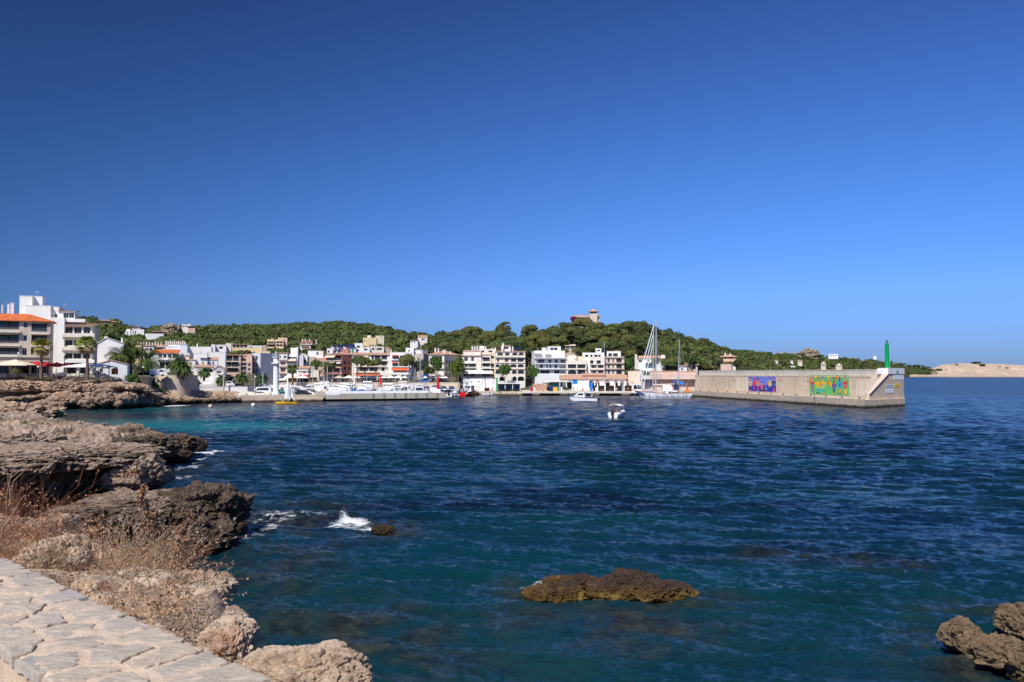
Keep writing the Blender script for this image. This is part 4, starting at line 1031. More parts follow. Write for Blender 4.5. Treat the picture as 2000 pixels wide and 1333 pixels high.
def building(label, z, D, rz, vols, cat='building', name='building', group=None, ch=(), aw=(), extra=None, clear=True, chm='white'):
 """vols: (x0, x1, ytop, ybase, dz, depth, mat, roof, ops, slabs) in zoom coordinates of the photograph;
 ops: list of (xs, ys, kind) with xs [(x0,x1)..], ys [(y0,y1)..]; chimneys ch (x, ytop, ybot, w, dz)"""
 allx = [zx(z, v[0]) for v in vols] + [zx(z, v[1]) for v in vols]
 px0 = min(allx); yb = max(zy(z, v[3]) for v in vols)
 O = P(px0, yb, D); gz = O.z
 if rz is None or rz == 0: rz = -math.atan((sum(allx) / len(allx) - 1000) / F) * .85
 root = empty(name, (O.x, D, gz), rz, label, cat, group)
 if clear: CLEAR.append((min(allx) - 3, max(allx) + 3, D - 14, D + 22))
 cr, sr = math.cos(rz), math.sin(rz)
 def loc(x, y, dz=0):
  u = (zx(z, x) - 1000) / F
  s_ = (u * (D + dz * cr) - O.x + dz * sr) / (cr - u * sr)
  return s_, P(zx(z, x), zy(z, y), D + s_ * sr + dz * cr).z - gz
 for v in vols:
  x0, x1, yt, ybs, dz, dep, mt, roof, ops, slabs = v
  a, zt = loc(x0, yt, dz); b, zb = loc(x1, ybs, dz)
  wm = MB(); O_ = []
  glasses = []
  for xs, ys, kind in ops:
   for (ox0, ox1) in xs:
    for (oy0, oy1) in ys:
     A, zt_ = loc(ox0, oy0, dz); B, zb_ = loc(ox1, oy1, dz)
     A = max(A, a + .05); B = min(B, b - .05); zt_ = min(zt_, zt - .05); zb_ = max(zb_, zb + .02)
     if B - A < .1 or zt_ - zb_ < .1: continue
     k = kind[0]; ar = 'a' in kind[1:]
     rec = {'w': .18, 's': .12, 'l': 1.7, 'g': 3.0, 't': .2}[k]
     O_.append((A, B, zb_, zt_, ar, rec)); glasses.append((A, B, zb_, zt_, k, rec, kind))
  wall_mesh(wm, a, b, zb, zt, dz, O_, .3)
  y0, y1 = dz, dz + dep
  zl = zb - (9 if D < 700 else 2)
  wm.quad((b, y0, zl), (b, y1, zl), (b, y1, zt), (b, y0, zt)); wm.quad((a, y1, zl), (a, y0, zl), (a, y0, zt), (a, y1, zt))
  wm.quad((b, y1, zl), (a, y1, zl), (a, y1, zt), (b, y1, zt)); wm.quad((a, y0, zt), (b, y0, zt), (b, y1, zt), (a, y1, zt))
  wm.quad((a, y0, zl), (b, y0, zl), (b, y0, zb), (a, y0, zb))
  if roof == 'flat':
   c = .12
   wm.box(a - .05, b + .05, y0 - .06, y0 + .2, zt + .003, zt + .003 + c); wm.box(a - .05, a + .18, y0 + .2, y1, zt + .003, zt + .003 + c); wm.box(b - .18, b + .05, y0 + .2, y1, zt + .003, zt + .003 + c)
  wm.build('wall', [M[mt], M['recshade']], root)
  if isinstance(roof, tuple):
   rm = MB(); _, zr = loc(x0, roof[1], dz)
   tile_roof(rm, a, b, y0, y1, zt + .15, max(zr, zt + .5) if roof[0] != 'gable' else zr, roof[0], over=roof[2] if len(roof) > 2 else .45)
   rm.build('roof', M[roof[3] if len(roof) > 3 else 'tile'], root)
  for (A, B, c, d, k, rec, kd) in glasses:
   y = dz + rec - .012
   m_ = MB(); w_ = B - A
   if k in ('w', 't'):
    m_.box(A + .003, B - .003, y - .05, y, c + .003, d - .003, 1)
    n_ = 2 if w_ > .9 else 1
    for q in range(n_):
     a_ = A + .06 + (w_ - .12) * q / n_ + .02; b_ = A + .06 + (w_ - .12) * (q + 1) / n_ - .02
     m_.quad((a_, y - .054, c + .09), (b_, y - .054, c + .09), (b_, y - .054, d - .09), (a_, y - .054, d - .09), 0)
    m_.build('window', [M['glass'], M['frame']], root)
   elif k == 's':
    m_.box(A + .003, B - .003, y - .05, y, c + .003, d - .003)
    for q in range(int((d - c) / .18)): m_.box(A + .04, B - .04, y - .075, y - .052, c + .06 + q * .18, c + .15 + q * .18)
    m_.build('shutter', M['shutg' if 'G' in kd else 'shuto' if 'O' in kd else 'shut'], root)
   else:
    # dark glazed doors at the back of the recess, on its shade-darkened wall
    dd = d - .25 if not 'a' in kd[1:] else c + (d - c) * .8
    n_ = max(1, int(w_ / 2.4))
    for q in range(n_):
     a_ = A + w_ * (q + .10) / n_; b_ = A + w_ * (q + .90) / n_
     m_.box(a_, b_, y - .04, y, c + .01, dd, 1); m_.quad((a_ + .06, y - .044, c + .1), (b_ - .06, y - .044, c + .1), (b_ - .06, y - .044, dd - .08), (a_ + .06, y - .044, dd - .08), 0)
    m_.build('balcony_door' if k == 'l' else 'shop_front', [M['glass'], M['dframe']], root)
    if k == 'l' and 'n' not in kd:
     r_ = MB(); railing(r_, A, B, c, dz + .06, min(.95, (d - c) * .42)); r_.build('railing', M['rail'], root)
  for s_ in slabs:
   sx0, sx1, sy = s_[:3]; dp = s_[3] if len(s_) > 3 else 1.1; th = s_[4] if len(s_) > 4 else .18
   A, zz = loc(sx0, sy, dz); B, _ = loc(sx1, sy, dz); sb = MB(); sb.box(A, B, dz - dp, dz - .003, zz - th, zz)
   sb.build('balcony', M[s_[5] if len(s_) > 5 else mt], root)
   if th < .4 and dp > .5:
    r_ = MB(); railing(r_, A + .05, B - .05, zz, dz - dp + .06, .85); r_.build('railing', M['rail'], root)
 for c_ in ch:
  x, yt, yb_, w, dz = c_[:5]
  A, zt = loc(x - w / 2, yt, dz); B, zb = loc(x + w / 2, yb_, dz); cb = MB(); cb.box(A, B, dz, dz + (B - A), zb - .5, zt); cb.box(A - .06, B + .06, dz - .06, dz + (B - A) + .06, zt + .15, zt + .22)
  for q in (0, 1):
   cb.box(A + q * (B - A - .1), A + q * (B - A - .1) + .1, dz, dz + (B - A), zt, zt + .15)
  cb.build('chimney', M[c_[5] if len(c_) > 5 else chm], root)
 for a_ in aw:
  x0, x1, y0_, y1_, dz, mt = a_[:6]; ex = a_[6] if len(a_) > 6 else 1.3
  A, zt = loc(x0, y0_, dz); B, _ = loc(x1, y0_, dz); _, zb = loc(x0, y1_, dz - ex)
  am = MB(); am.hexa([(A, dz - ex, zb), (B, dz - ex, zb), (B, dz - .01, zt - .05), (A, dz - .01, zt - .05)][::-1], [(A, dz - ex, zb + .04), (B, dz - ex, zb + .04), (B, dz - .01, zt), (A, dz - .01, zt)][::-1])
  am.quad((A, dz - ex - .01, zb - .18), (B, dz - ex - .01, zb - .18), (B, dz - ex - .01, zb + .04), (A, dz - ex - .01, zb + .04))
  am.build('awning', M[mt], root)
 if extra: extra(root, loc)
 return root
def row(a, b, n, gap=.25):
 w = (b - a) / (n + (n - 1) * gap) if n > 1 else b - a
 return [(a + i * w * (1 + gap), a + i * w * (1 + gap) + w) for i in range(n)]
def side_windows(root, x, y0, y1, rows, n, mt='frame'):
 """windows on a side wall standing at local x, between depths y0 and y1; rows [(z0, z1)..]"""
 for a, b in row(y0 + .6, y1 - .6, n, .8):
  for c, d in rows:
   m_ = MB(); s = .03 if x > 0 else -.03
   m_.box(min(x, x + s), max(x, x + s), a, b, c, d, 1); m_.quad((x + s * 1.1, a + .07, c + .07), (x + s * 1.1, b - .07, c + .07), (x + s * 1.1, b - .07, d - .07), (x + s * 1.1, a + .07, d - .07), 0)
   m_.build('window', [M['glass'], M[mt]], root)
# --- left: orange roofed block and white block at the restaurants
def ex_b1(root, loc):
 a, z1 = loc(640, 990); m_ = MB(); x0, zz = loc(285, 990); x1, z0 = loc(640, 1022); m_.box(x0, x1, -.12, -.01, z0, zz, 0)
 m_.build('sign_board', M['dframe'], root)
building('beige apartment block with bright orange tiled roof and deep dark balconies, at the left edge', 1, 221, .42, [
 (-330, 650, 505, 1215, 0, 11, 'beige', ('hip', 392, .8, 'tileo'), [
  ([(-310, -60), (-45, 240)], [(505, 625), (690, 805), (862, 950)], 'l'), ([(300, 350)], [(530, 605), (700, 775)], 'w'), ([(288, 350)], [(868, 962)], 'w'),
  ([(402, 604)], [(545, 655), (700, 815)], 'l'), ([(400, 560)], [(870, 955)], 'l'),
  ([(-300, -120), (-90, 120), (150, 380), (410, 630)], [(1060, 1200)], 'g')],
  [(-320, 265, 640, 1.2, .35, 'pcream'), (392, 640, 672, 1.2, .35, 'pcream'), (-320, 265, 820, 1.2, .35, 'pcream'), (395, 560, 835, 1.2, .3, 'pcream'), (-320, 270, 962, 1.2, .35, 'pcream'), (-325, 640, 1030, 2.0, .3, 'beige')])],
 ch=[(145, 285, 400, 45, 5), (95, 300, 395, 30, 5), (15, 310, 390, 25, 5, 'greyw'), (-40, 300, 390, 30, 5)], extra=ex_b1)
def ex_b2(root, loc):
 # antenna
 m_ = MB()
 x, z0 = loc(465, 195, 12); m_.tube((x, 12, z0 - .5), (x, 12, z0 + 1.6), .03);
 for i in range(4): m_.tube((x - .6, 12, z0 + 1.0 + i * .15), (x + .6, 12, z0 + 1.0 + i * .15), .02)
 m_.build('aerial', M['alum'], root)
 m_ = MB(); x, z0 = loc(835, 400, 8); m_.tube((x, 8, z0), (x, 8, z0 + 2.6), .03)
 for i in range(3): m_.tube((x - .5, 8, z0 + 1.8 + i * .25), (x + .5, 8, z0 + 1.8 + i * .25), .02)
 m_.build('aerial', M['alum'], root)
building('tall white block with a stair tower and balconies, right of the orange roof', 1, 243, .30, [
 (238, 405, 190, 700, 6, 7, 'white', 'flat', [], []), (405, 537, 196, 420, 9, 5, 'white2', 'flat', [], []),  # right face of the tower: shade painted in as a cooler white
 (320, 645, 314, 1000, 4, 12, 'white', 'flat', [], []), (645, 755, 335, 600, 6, 9, 'white', 'flat', [([(655, 675), (695, 735)], [(425, 465)], 'w')], []),
 (750, 962, 392, 560, 3, 6, 'white', ('shed', 372, .4), [([(815, 885), (888, 955)], [(410, 478)], 'w')], [(760, 1115, 490, 2.0, .9)]),
 (640, 830, 470, 1215, 0, 14, 'white', None, [], []),
 (830, 1195, 575, 1215, 1.0, 12, 'pcream', ('shed', 515, .9), [([(842, 942), (956, 1056), (1080, 1172)], [(592, 680), (762, 835), (932, 1008)], 'w'), ([(860, 1000), (1030, 1170)], [(1065, 1200)], 'g')],
  [(812, 1232, 675, 1.5, 1.1), (812, 1235, 848, 1.5, 1.1), (850, 1235, 1018, 1.5, .9, 'white2')])], extra=ex_b2)
def ex_gable(root, loc):
 pass
def gable_house(label, z, D, x0, x1, ye, xr, yr, yb, dep, mt, ops=(), rtm='tile', ch=(), name='house', group=None, side=None, emblem=False, rz=0):
 if rz == 0: rz = -math.atan((zx(z, (x0 + x1) / 2) - 1000) / F) * .8
 O = P(zx(z, x0), zy(z, yb), D); root = empty(name, (O.x, D, O.z), rz, label, 'house', group)
 CLEAR.append((zx(z, x0) - 3, zx(z, x1) + 3, D - 14, D + 22))
 cr, sr = math.cos(rz), math.sin(rz)
 def loc(x, y, dz=0):
  u = (zx(z, x) - 1000) / F
  s_ = (u * (D + dz * cr) - O.x + dz * sr) / (cr - u * sr)
  return s_, P(zx(z, x), zy(z, y), D + s_ * sr + dz * cr).z - O.z
 b = MB(); a, ze = loc(x0, ye); c, _ = loc(x1, ye); xm, zr = loc(xr, yr);
 O_ = []
 gl = []
 for xs, ys, kind in ops:
  for u0, u1 in xs:
   for v0, v1 in ys:
    A, t_ = loc(u0, v0); B, b_ = loc(u1, v1); ar = 'a' in kind[1:]; rec = .15 if kind[0] in 'ws' else 2.0
    O_.append((A, B, max(b_, .02), min(t_, ze - .02), ar, rec)); gl.append((A, B, max(b_, .02), min(t_, ze - .02), kind[0], rec))
 wall_mesh(b, a, c, 0, ze, 0, O_, .3)
 b.poly([(a, 0, ze), (c, 0, ze), (xm, 0, zr)]); b.poly([(c, dep, ze), (a, dep, ze), (xm, dep, zr)])
 b.quad((a, dep, -2), (a, 0, -2), (a, 0, ze), (a, dep, ze)); b.quad((c, 0, -2), (c, dep, -2), (c, dep, ze), (c, 0, ze)); b.quad((c, dep, -2), (a, dep, -2), (a, dep, ze), (c, dep, ze)); b.quad((a, 0, -2), (c, 0, -2), (c, 0, 0), (a, 0, 0))
 b.build('wall', [M[mt], M['recshade']], root)
 r_ = MB(); o = .25
 for s0, zz in ((a, ze), (c, ze)):
  dx = (s0 - xm); k = 1 + .3 / abs(dx); ex = xm + dx * k; ez = zr + (zz - zr) * k
  r_.hexa([(ex, -o, ez + .003), (xm, -o, zr + .003), (xm, dep + o, zr + .003), (ex, dep + o, ez + .003)], [(ex, -o, ez + .14), (xm, -o, zr + .14), (xm, dep + o, zr + .14), (ex, dep + o, ez + .14)])
 r_.build('roof', M[rtm], root)
 for A, B, c_, d_, k, rec in gl:
  m_ = MB(); y = rec - .01
  if k == 'w': m_.box(A, B, y - .04, y, c_, d_, 1); m_.quad((A + .06, y - .045, c_ + .06), (B - .06, y - .045, c_ + .06), (B - .06, y - .045, d_ - .06), (A + .06, y - .045, d_ - .06), 0); m_.build('window', [M['glass'], M['frame']], root)
  elif k == 's': m_.box(A, B, y - .04, y, c_, d_); m_.build('shutter', M['shuto'], root)
  else: m_.box(A + .1, B - .1, y - .04, y, c_, c_ + (d_ - c_) * .7); m_.build('door', M['shut'], root)
 for x, yt, yb_, w, dz in ch:
  A, zt = loc(x - w / 2, yt, dz); B, zb = loc(x + w / 2, yb_, dz); cb = MB(); cb.box(A, B, dz, dz + (B - A), zb - .4, zt); cb.box(A - .05, B + .05, dz - .05, dz + (B - A) + .05, zt + .003, zt + .08); cb.build('chimney', M['white'], root)
 if side: side_windows(root, c, .5, dep, side[0], side[1])
 if emblem:
  m_ = MB(); cx, cz = loc(1848 if z == 2 else (x0 + x1) / 2, 815); R_ = 1.15
  for i in range(28):
   t0, t1 = 6.2832 * i / 28, 6.2832 * (i + 1) / 28
   if 1.0 < t0 < 2.1: continue
   m_.tube((cx + R_ * math.cos(t0), -.05, cz + R_ * math.sin(t0)), (cx + R_ * math.cos(t1), -.05, cz + R_ * math.sin(t1)), .05, .05, 4)
  m_.box(cx - .7, cx + .7, -.06, -.012, cz - .95, cz - .55)
  for dx in (-.62, -.31, 0, .31, .62):
   m_.tube((cx + dx, -.05, cz - .5), (cx + dx * 1.25, -.05, cz + .45 + .35 * (1 - abs(dx))), .05, .04, 4); m_.ball((cx + dx * 1.25, -.06, cz + .55 + .35 * (1 - abs(dx))), .10, 6, 4)
  m_.tube((cx - .78, -.05, cz + .2), (cx - .55, -.05, cz - .6), .05, .05, 4); m_.tube((cx + .78, -.05, cz + .2), (cx + .55, -.05, cz - .6), .05, .05, 4)
  m_.build('crown_emblem', M['dframe'], root)
 return root
gable_house('large plain white gabled wall rising behind the fan palm', 2, 236, 265, 604, 470, 385, 400, 850, 16, 'white', rtm='white', ch=[(583, 402, 460, 20, 3), (375, 388, 410, 40, 8), (215, 405, 480, 25, 8)])
gable_house('low white house with a dark arched doorway behind the white parasols', 2, 228, 255, 660, 745, 440, 692, 885, 9, 'white2', ops=[([(452, 540)], [(775, 878)], 'ga'), ([(300, 345)], [(800, 850)], 'w')], rtm='tile')
# --- upper left hillside houses
G5 = 'houses high on the left hillside'
building('pinkish tiled house highest on the left hilltop', 2, 500, 0, [(300, 410, 180, 230, 0, 10, 'pink', ('shed', 152, .6), [(row(320, 400, 2), [(190, 215)], 'l')], []), (385, 490, 195, 235, 3, 9, 'pcream', ('shed', 172, .6), [(row(400, 470, 2), [(205, 225)], 'w')], [])], cat='house', name='house', group=G5)
building('low brown roofed house half hidden by pines on the left hilltop', 2, 470, 0, [(225, 415, 262, 320, 0, 10, 'beige', ('shed', 238, .6), [(row(240, 400, 4), [(275, 300)], 'w')], [])], cat='house', name='house', group=G5)
building('white two storey villa with dark windows on the left hillside', 2, 440, 0, [(595, 752, 310, 362, 0, 9, 'white', 'flat', [(row(610, 740, 4, .9), [(322, 345)], 'w')], []), (640, 690, 288, 320, 2, 5, 'white', 'flat', [], []), (628, 692, 350, 395, -3, 4, 'white', 'flat', [], [])], cat='house', name='house', group=G5)
building('flat pale house on the ridge right of the white villa', 2, 480, 0, [(715, 815, 258, 300, 0, 9, 'pcream', ('shed', 250, .5), [(row(730, 800, 3), [(268, 285)], 'w')], []), (800, 870, 292, 320, -2, 6, 'white', 'flat', [], [])], cat='house', name='house', group=G5)
building('long low white garden wall and annex on the left hillside', 2, 440, 0, [(885, 1125, 348, 382, 0, 6, 'white', 'flat', [], [])], cat='house', name='house', group=G5)
building('low tiled bungalow with dark veranda left of the rocky knob', 2, 470, 0, [(990, 1130, 322, 352, 0, 9, 'cream', ('shed', 302, .6), [(row(1005, 1120, 3, .15), [(326, 345)], 'l')], [])], cat='house', name='house', group=G5)
building('pink terraced villa on the crest right of the rocky knob', 2, 540, 0, [(1360, 1480, 228, 285, 2, 8, 'pcream', 'flat', [(row(1370, 1470, 3), [(245, 262)], 'w')], []), (1440, 1535, 252, 285, 0, 9, 'pink', ('shed', 240, .6), [(row(1460, 1525, 2), [(262, 276)], 'l')], [])], cat='house', name='house', group=G5, ch=[(1375, 222, 240, 12, 4), (1460, 222, 240, 12, 4)])
rock(318, 352, 635, 668, 520, 9, M['knob'], 60, 'bare ochre rocky knob rising above the pines on the left ridge', lvl=5, amp=.2)
building('small white cottage alone in the pines of the left ridge', 2, 560, 0, [(1550, 1595, 420, 450, 0, 7, 'white', ('shed', 412, .3, 'white'), [(row(1560, 1590, 2), [(425, 438)], 'w')], [])], cat='house', name='house', group=G5)
# --- old town on the left
G6 = 'houses of the old town on the left'
ch_row = [(790 + i * 38, 460 + (i % 3) * 6, 520, 13, 6) for i in range(9)]
building('cream and white house row with many small chimneys behind the date palms', 2, 320, 0, [
 (755, 840, 485, 640, 0, 9, 'yellow', ('shed', 470, .3), [([(770, 810)], [(560, 590)], 'w')], []), (865, 1000, 508, 660, -2, 9, 'white', ('shed', 488, .3), [([(885, 935)], [(535, 570)], 's'), ([(942, 985)], [(535, 570)], 'l')], []),
 (1000, 1145, 525, 690, 0, 9, 'white', ('shed', 482, .3), [([(1015, 1125)], [(525, 555)], 'w')], [])], ch=ch_row, cat='house', name='house', group=G6)
building('white house with orange tiled roof and a glazed first floor above the bastion', 2, 300, 0, [(1005, 1320, 600, 860, 0, 9, 'white', ('shed', 545, .4, 'tileo'), [([(1068, 1112), (1125, 1170), (1185, 1235), (1245, 1290)], [(615, 665)], 'w'), (row(1080, 1300, 3, .2), [(720, 800)], 'l')], [(1050, 1310, 680, 1.2, .3)])], cat='house', name='house', group=G6)
building('stepped white house crowned with a cluster of tall white chimneys', 2, 335, 0, [(1145, 1435, 510, 760, 0, 10, 'white', 'flat', [([(1165, 1200)], [(560, 590)], 'w')], []), (1190, 1420, 480, 560, 3, 8, 'white', ('shed', 462, .3), [], []), (1345, 1435, 500, 700, -2, 6, 'white2', 'flat', [], [])],
   ch=[(1160 + i * 27, 446 + (i % 2) * 8, 500, 15, 4) for i in range(10)], cat='house', name='house', group=G6)
building('broad blank white block in the middle of the old town', 2, 345, 0, [(1432, 1752, 518, 800, 0, 14, 'white', 'flat', [], [])], name='building', group=G6, ch=[(1565, 482, 520, 14, 4), (1583, 545, 520, 4, -1)])
building('white house with ochre shutters and flat roofs below the broad blank block', 2, 312, 0, [(1345, 1460, 600, 740, 0, 8, 'white', 'flat', [([(1425, 1455)], [(620, 655)], 'sO')], []), (1375, 1545, 692, 860, -3, 8, 'white', ('shed', 662, .2), [([(1410, 1440), (1475, 1502)], [(718, 762)], 'sO')], []),
 (1520, 1700, 605, 860, -1, 9, 'white', 'flat', [([(1628, 1665)], [(715, 750)], 'sO')], [(1600, 1700, 655, .7, .2)]), (1700, 1835, 690, 860, 0, 7, 'white2', ('shed', 650, .2), [([(1695, 1718), (1768, 1790)], [(712, 755)], 'w')], [])], cat='house', name='house', group=G6, ch=[(1702, 590, 650, 22, 1, 'ochre')])
building('plain white cube block with a stained side beside the brown balconies', 2, 330, 0, [(1720, 1935, 588, 830, 0, 12, 'white', 'flat', [], [])], name='building', group=G6)
building('white terraced flats with solar heaters and satellite dishes above the old town', 2, 375, 0, [(1748, 1800, 490, 600, 0, 8, 'white', 'flat', [], []), (1800, 1945, 498, 600, 2, 9, 'white', 'flat', [([(1850, 1900)], [(515, 545)], 'l')], []), (1940, 2010, 475, 600, 4, 8, 'pcream', 'flat', [], [])], name='building', group=G6)
building('tiled white cottage with shaded entrance left of the crown emblem house', 2, 296, 0, [(1525, 1780, 785, 880, 0, 8, 'white', ('shed', 752, .3), [([(1665, 1775)], [(800, 850)], 'lan')], [])], cat='house', name='house', group=G6)
gable_house('small white gabled house with a round crown emblem and three side windows', 2, 292, 1782, 1930, 815, 1848, 765, 930, 12, 'white', emblem=True, side=([(3.2, 4.6)], 3))
building('wide tiled boat shed roof with dark open front behind the white wall', 2, 300, 0, [(1735, 2060, 905, 1030, 0, 8, 'cream', ('shed', 868, .3), [(row(1750, 2050, 4, .1), [(915, 1015)], 'g')], [])], name='boat_shed', cat='shed')
# --- zoom 3: between the old town and the square
building('brown and terracotta apartment block with long dark balconies', 3, 352, 0, [(300, 520, 548, 960, 0, 12, 'brown', ('shed', 528, .4), [([(312, 400), (408, 490)], [(555, 632)], 'l'), ([(308, 380), (390, 480)], [(650, 718)], 'l'), ([(310, 480)], [(740, 800)], 'l'), ([(310, 500)], [(840, 900)], 'g')], [(302, 480, 638, 1.2, .2, 'pcream'), (302, 480, 722, 1.2, .2, 'pcream'), (302, 500, 810, 1.2, .2, 'pcream')]),
 (505, 608, 560, 960, 1, 11, 'ochre', ('shed', 528, .3), [([(520, 595)], [(595, 640), (655, 700), (720, 780)], 'l')], [(480, 640, 648, 1.0, .2, 'pcream'), (540, 690, 705, 1.0, .2, 'pcream'), (540, 690, 772, 1.0, .2, 'pcream')]), (608, 682, 535, 960, 0, 11, 'pink', 'flat', [([(625, 665)], [(665, 705), (735, 775), (800, 840)], 'w')], [])], group=G6)
building('grey white apartment block with three rows of paired windows in its shaded front', 3, 362, -.35, [(680, 805, 522, 960, 0, 10, 'greyw', 'flat', [([(683, 720), (730, 765)], [(562, 632), (655, 720), (740, 800)], 'l'), ([(690, 760)], [(840, 900)], 'g')], [])], group=G6)  # shade of this face is painted on as grey
building('large pale yellow blank block, seen stepped behind the lighthouse', 3, 405, 0, [(290, 628, 448, 640, 6, 12, 'yellow', 'flat', [], []), (628, 826, 440, 760, 2, 12, 'yellow', 'flat', [], []), (808, 945, 492, 760, 0, 11, 'yellow', 'flat', [], [])], ch=[(515, 480, 520, 12, 0), (548, 490, 520, 12, 0)], group=G6)
building('white rooftop terraces with pergola and dark satellite dishes above the yellow block', 3, 428, 0, [(90, 310, 400, 560, 0, 9, 'white', 'flat', [([(190, 250)], [(415, 450)], 'l')], []), (305, 400, 378, 560, 2, 7, 'white', 'flat', [], []), (395, 620, 392, 560, 0, 8, 'beige', ('shed', 382, .2), [(row(400, 610, 4, .12), [(400, 435)], 'l')], []), (620, 880, 412, 560, 0, 9, 'white2', 'flat', [([(640, 690)], [(425, 445)], 'w')], []), (820, 890, 415, 500, -1, 6, 'brown', None, [], [])], group=G6)
building('yellow apartment house with loggias standing among the pines', 3, 470, 0, [(900, 1000, 320, 475, 0, 10, 'yellow', 'flat', [(row(908, 995, 1), [(352, 382), (395, 428)], 'l'), (row(905, 990, 2), [(448, 468)], 's')], [(896, 1000, 385, .8, .25)]), (1005, 1135, 322, 465, 1, 10, 'yellow', 'flat', [(row(1030, 1125, 2, .08), [(350, 378), (392, 422)], 'l')], []), (1055, 1190, 298, 340, 5, 6, 'pink', 'flat', [], [])], group=G6, ch=[(968, 305, 325, 10, 2)])
building('dark pink house with white balconies half hidden by pines', 3, 470, 0, [(1385, 1555, 345, 480, 0, 10, 'salmon', 'flat', [(row(1400, 1540, 2), [(362, 382)], 'w')], [(1370, 1555, 388, 1.4, .35, 'pcream'), (1375, 1520, 405, 1.2, .2, 'tile')]), (1375, 1530, 415, 480, -1, 8, 'pcream', None, [([(1400, 1510)], [(420, 450)], 'l')], [])], group=G6, ch=[(1410, 322, 350, 16, 2), (1450, 318, 345, 12, 2), (1512, 322, 350, 12, 2), (1608, 325, 380, 12, 2)])
G7 = 'houses along the harbour front'
building('white rounded apartment house with brown shutters right of the lighthouse', 3, 383, 0, [(1075, 1192, 525, 810, 0, 10, 'white', ('shed', 505, .3), [([(1085, 1105)], [(560, 590)], 'w'), ([(1140, 1180)], [(555, 595)], 'wa'), ([(1098, 1168)], [(652, 690), (735, 792)], 's')], [(1075, 1192, 612, .9, .35, 'ochre'), (1075, 1192, 705, .9, .3, 'ochre'), (1075, 1192, 808, .9, .3, 'salmon')])], group=G7)
building('white block with sloping top, cream awnings and a tall grey side wall', 3, 386, 0, [(1188, 1322, 540, 830, 0, 11, 'white', 'flat', [([(1205, 1320)], [(568, 592), (625, 655), (690, 740)], 'l'), ([(1205, 1320)], [(770, 815)], 'g')], [(1190, 1322, 600, 1.0, .35), (1190, 1322, 672, 1.0, .45)]), (1240, 1330, 445, 620, 3, 9, 'white', 'flat', [], []), (1322, 1345, 432, 830, 0, 11, 'white', None, [], []), (1345, 1425, 545, 830, 1, 10, 'greyw', None, [], [])],  # last volume is the shaded side, its shade painted grey
   aw=[(1205, 1318, 605, 632, -1.0, 'canc', 1.2), (1205, 1318, 552, 570, 0, 'awnw', 1.0)], group=G7)
building('low white and grey houses with a dark doorway behind the umbrella pine', 3, 396, 0, [(1420, 1485, 545, 720, 0, 8, 'white', 'flat', [([(1432, 1462)], [(615, 665)], 'g')], []), (1480, 1590, 570, 760, 1, 9, 'beige', None, [], []), (1490, 1712, 488, 640, 5, 9, 'white', 'flat', [([(1615, 1645)], [(505, 545)], 'w')], []), (1585, 1712, 600, 700, 3, 8, 'ochre', ('shed', 575, .1), [], [])], group=G7)
building('small white house with brown tiled roof and a red shop front under an awning', 3, 379, 0, [(1345, 1500, 742, 935, 0, 8, 'white', ('shed', 702, .4), [([(1430, 1450)], [(775, 815)], 'w'), ([(1225, 1330), (1350, 1495)], [(880, 930)], 'g')], [(1345, 1500, 770, .5, .2, 'pcream')]), (1500, 1650, 765, 935, 1, 7, 'pcream', 'flat', [([(1520, 1630)], [(870, 930)], 'g')], []), (1190, 1345, 812, 935, 1, 7, 'white', 'flat', [([(1200, 1335)], [(870, 930)], 'g')], [])],
   aw=[(1372, 1500, 835, 862, 0, 'red', 2.0)], group=G7)
def side45(root, loc): pass
def ex_salmon(root, loc):
 x, _ = loc(500, 520); side_windows(root, x, .8, 10.5, [(2.0, 3.6), (5.0, 6.6), (7.9, 9.2)], 3, 'dframe')
building('salmon red apartment house with cream awnings and a tiled roof', 4, 384, -.42, [(232, 500, 545, 935, 0, 12, 'salmon', ('hip', 512, .5), [([(282, 495)], [(558, 622), (655, 716), (742, 800)], 'l'), ([(250, 480)], [(865, 925)], 'g')], [(275, 500, 630, .8, .2, 'pcream'), (370, 500, 725, .8, .2, 'cream'), (270, 500, 826, 1.6, .3, 'dframe')])],
   aw=[(275, 415, 548, 580, 0, 'canc', 1.2), (262, 402, 645, 675, 0, 'awnw', 1.4), (440, 500, 650, 665, 0, 'awnw', 1.1)], extra=ex_salmon, group=G7)
building('white stepped flats with dark solar panels on the roof', 4, 412, 0, [(285, 370, 452, 560, 0, 8, 'white', 'flat', [([(298, 325)], [(480, 515)], 'w')], []), (350, 700, 432, 560, 2, 9, 'white', 'flat', [([(395, 420), (440, 475)], [(470, 515)], 'w'), ([(640, 675)], [(462, 520)], 'sG')], []), (680, 800, 378, 560, 4, 9, 'white', 'flat', [([(715, 760)], [(410, 445)], 'w'), ([(715, 750)], [(465, 495)], 'w')], []), (500, 600, 470, 545, -2, 6, 'salmon', None, [], [])],
   aw=[(430, 510, 400, 430, 2, 'blued', 1.6), (545, 600, 400, 430, 2, 'blued', 1.6), (605, 690, 395, 430, 3, 'blued', 1.6), (370, 415, 402, 428, 2, 'blued', 1.4)], group=G7, ch=[(545, 455, 480, 20, -2, 'salmon')])
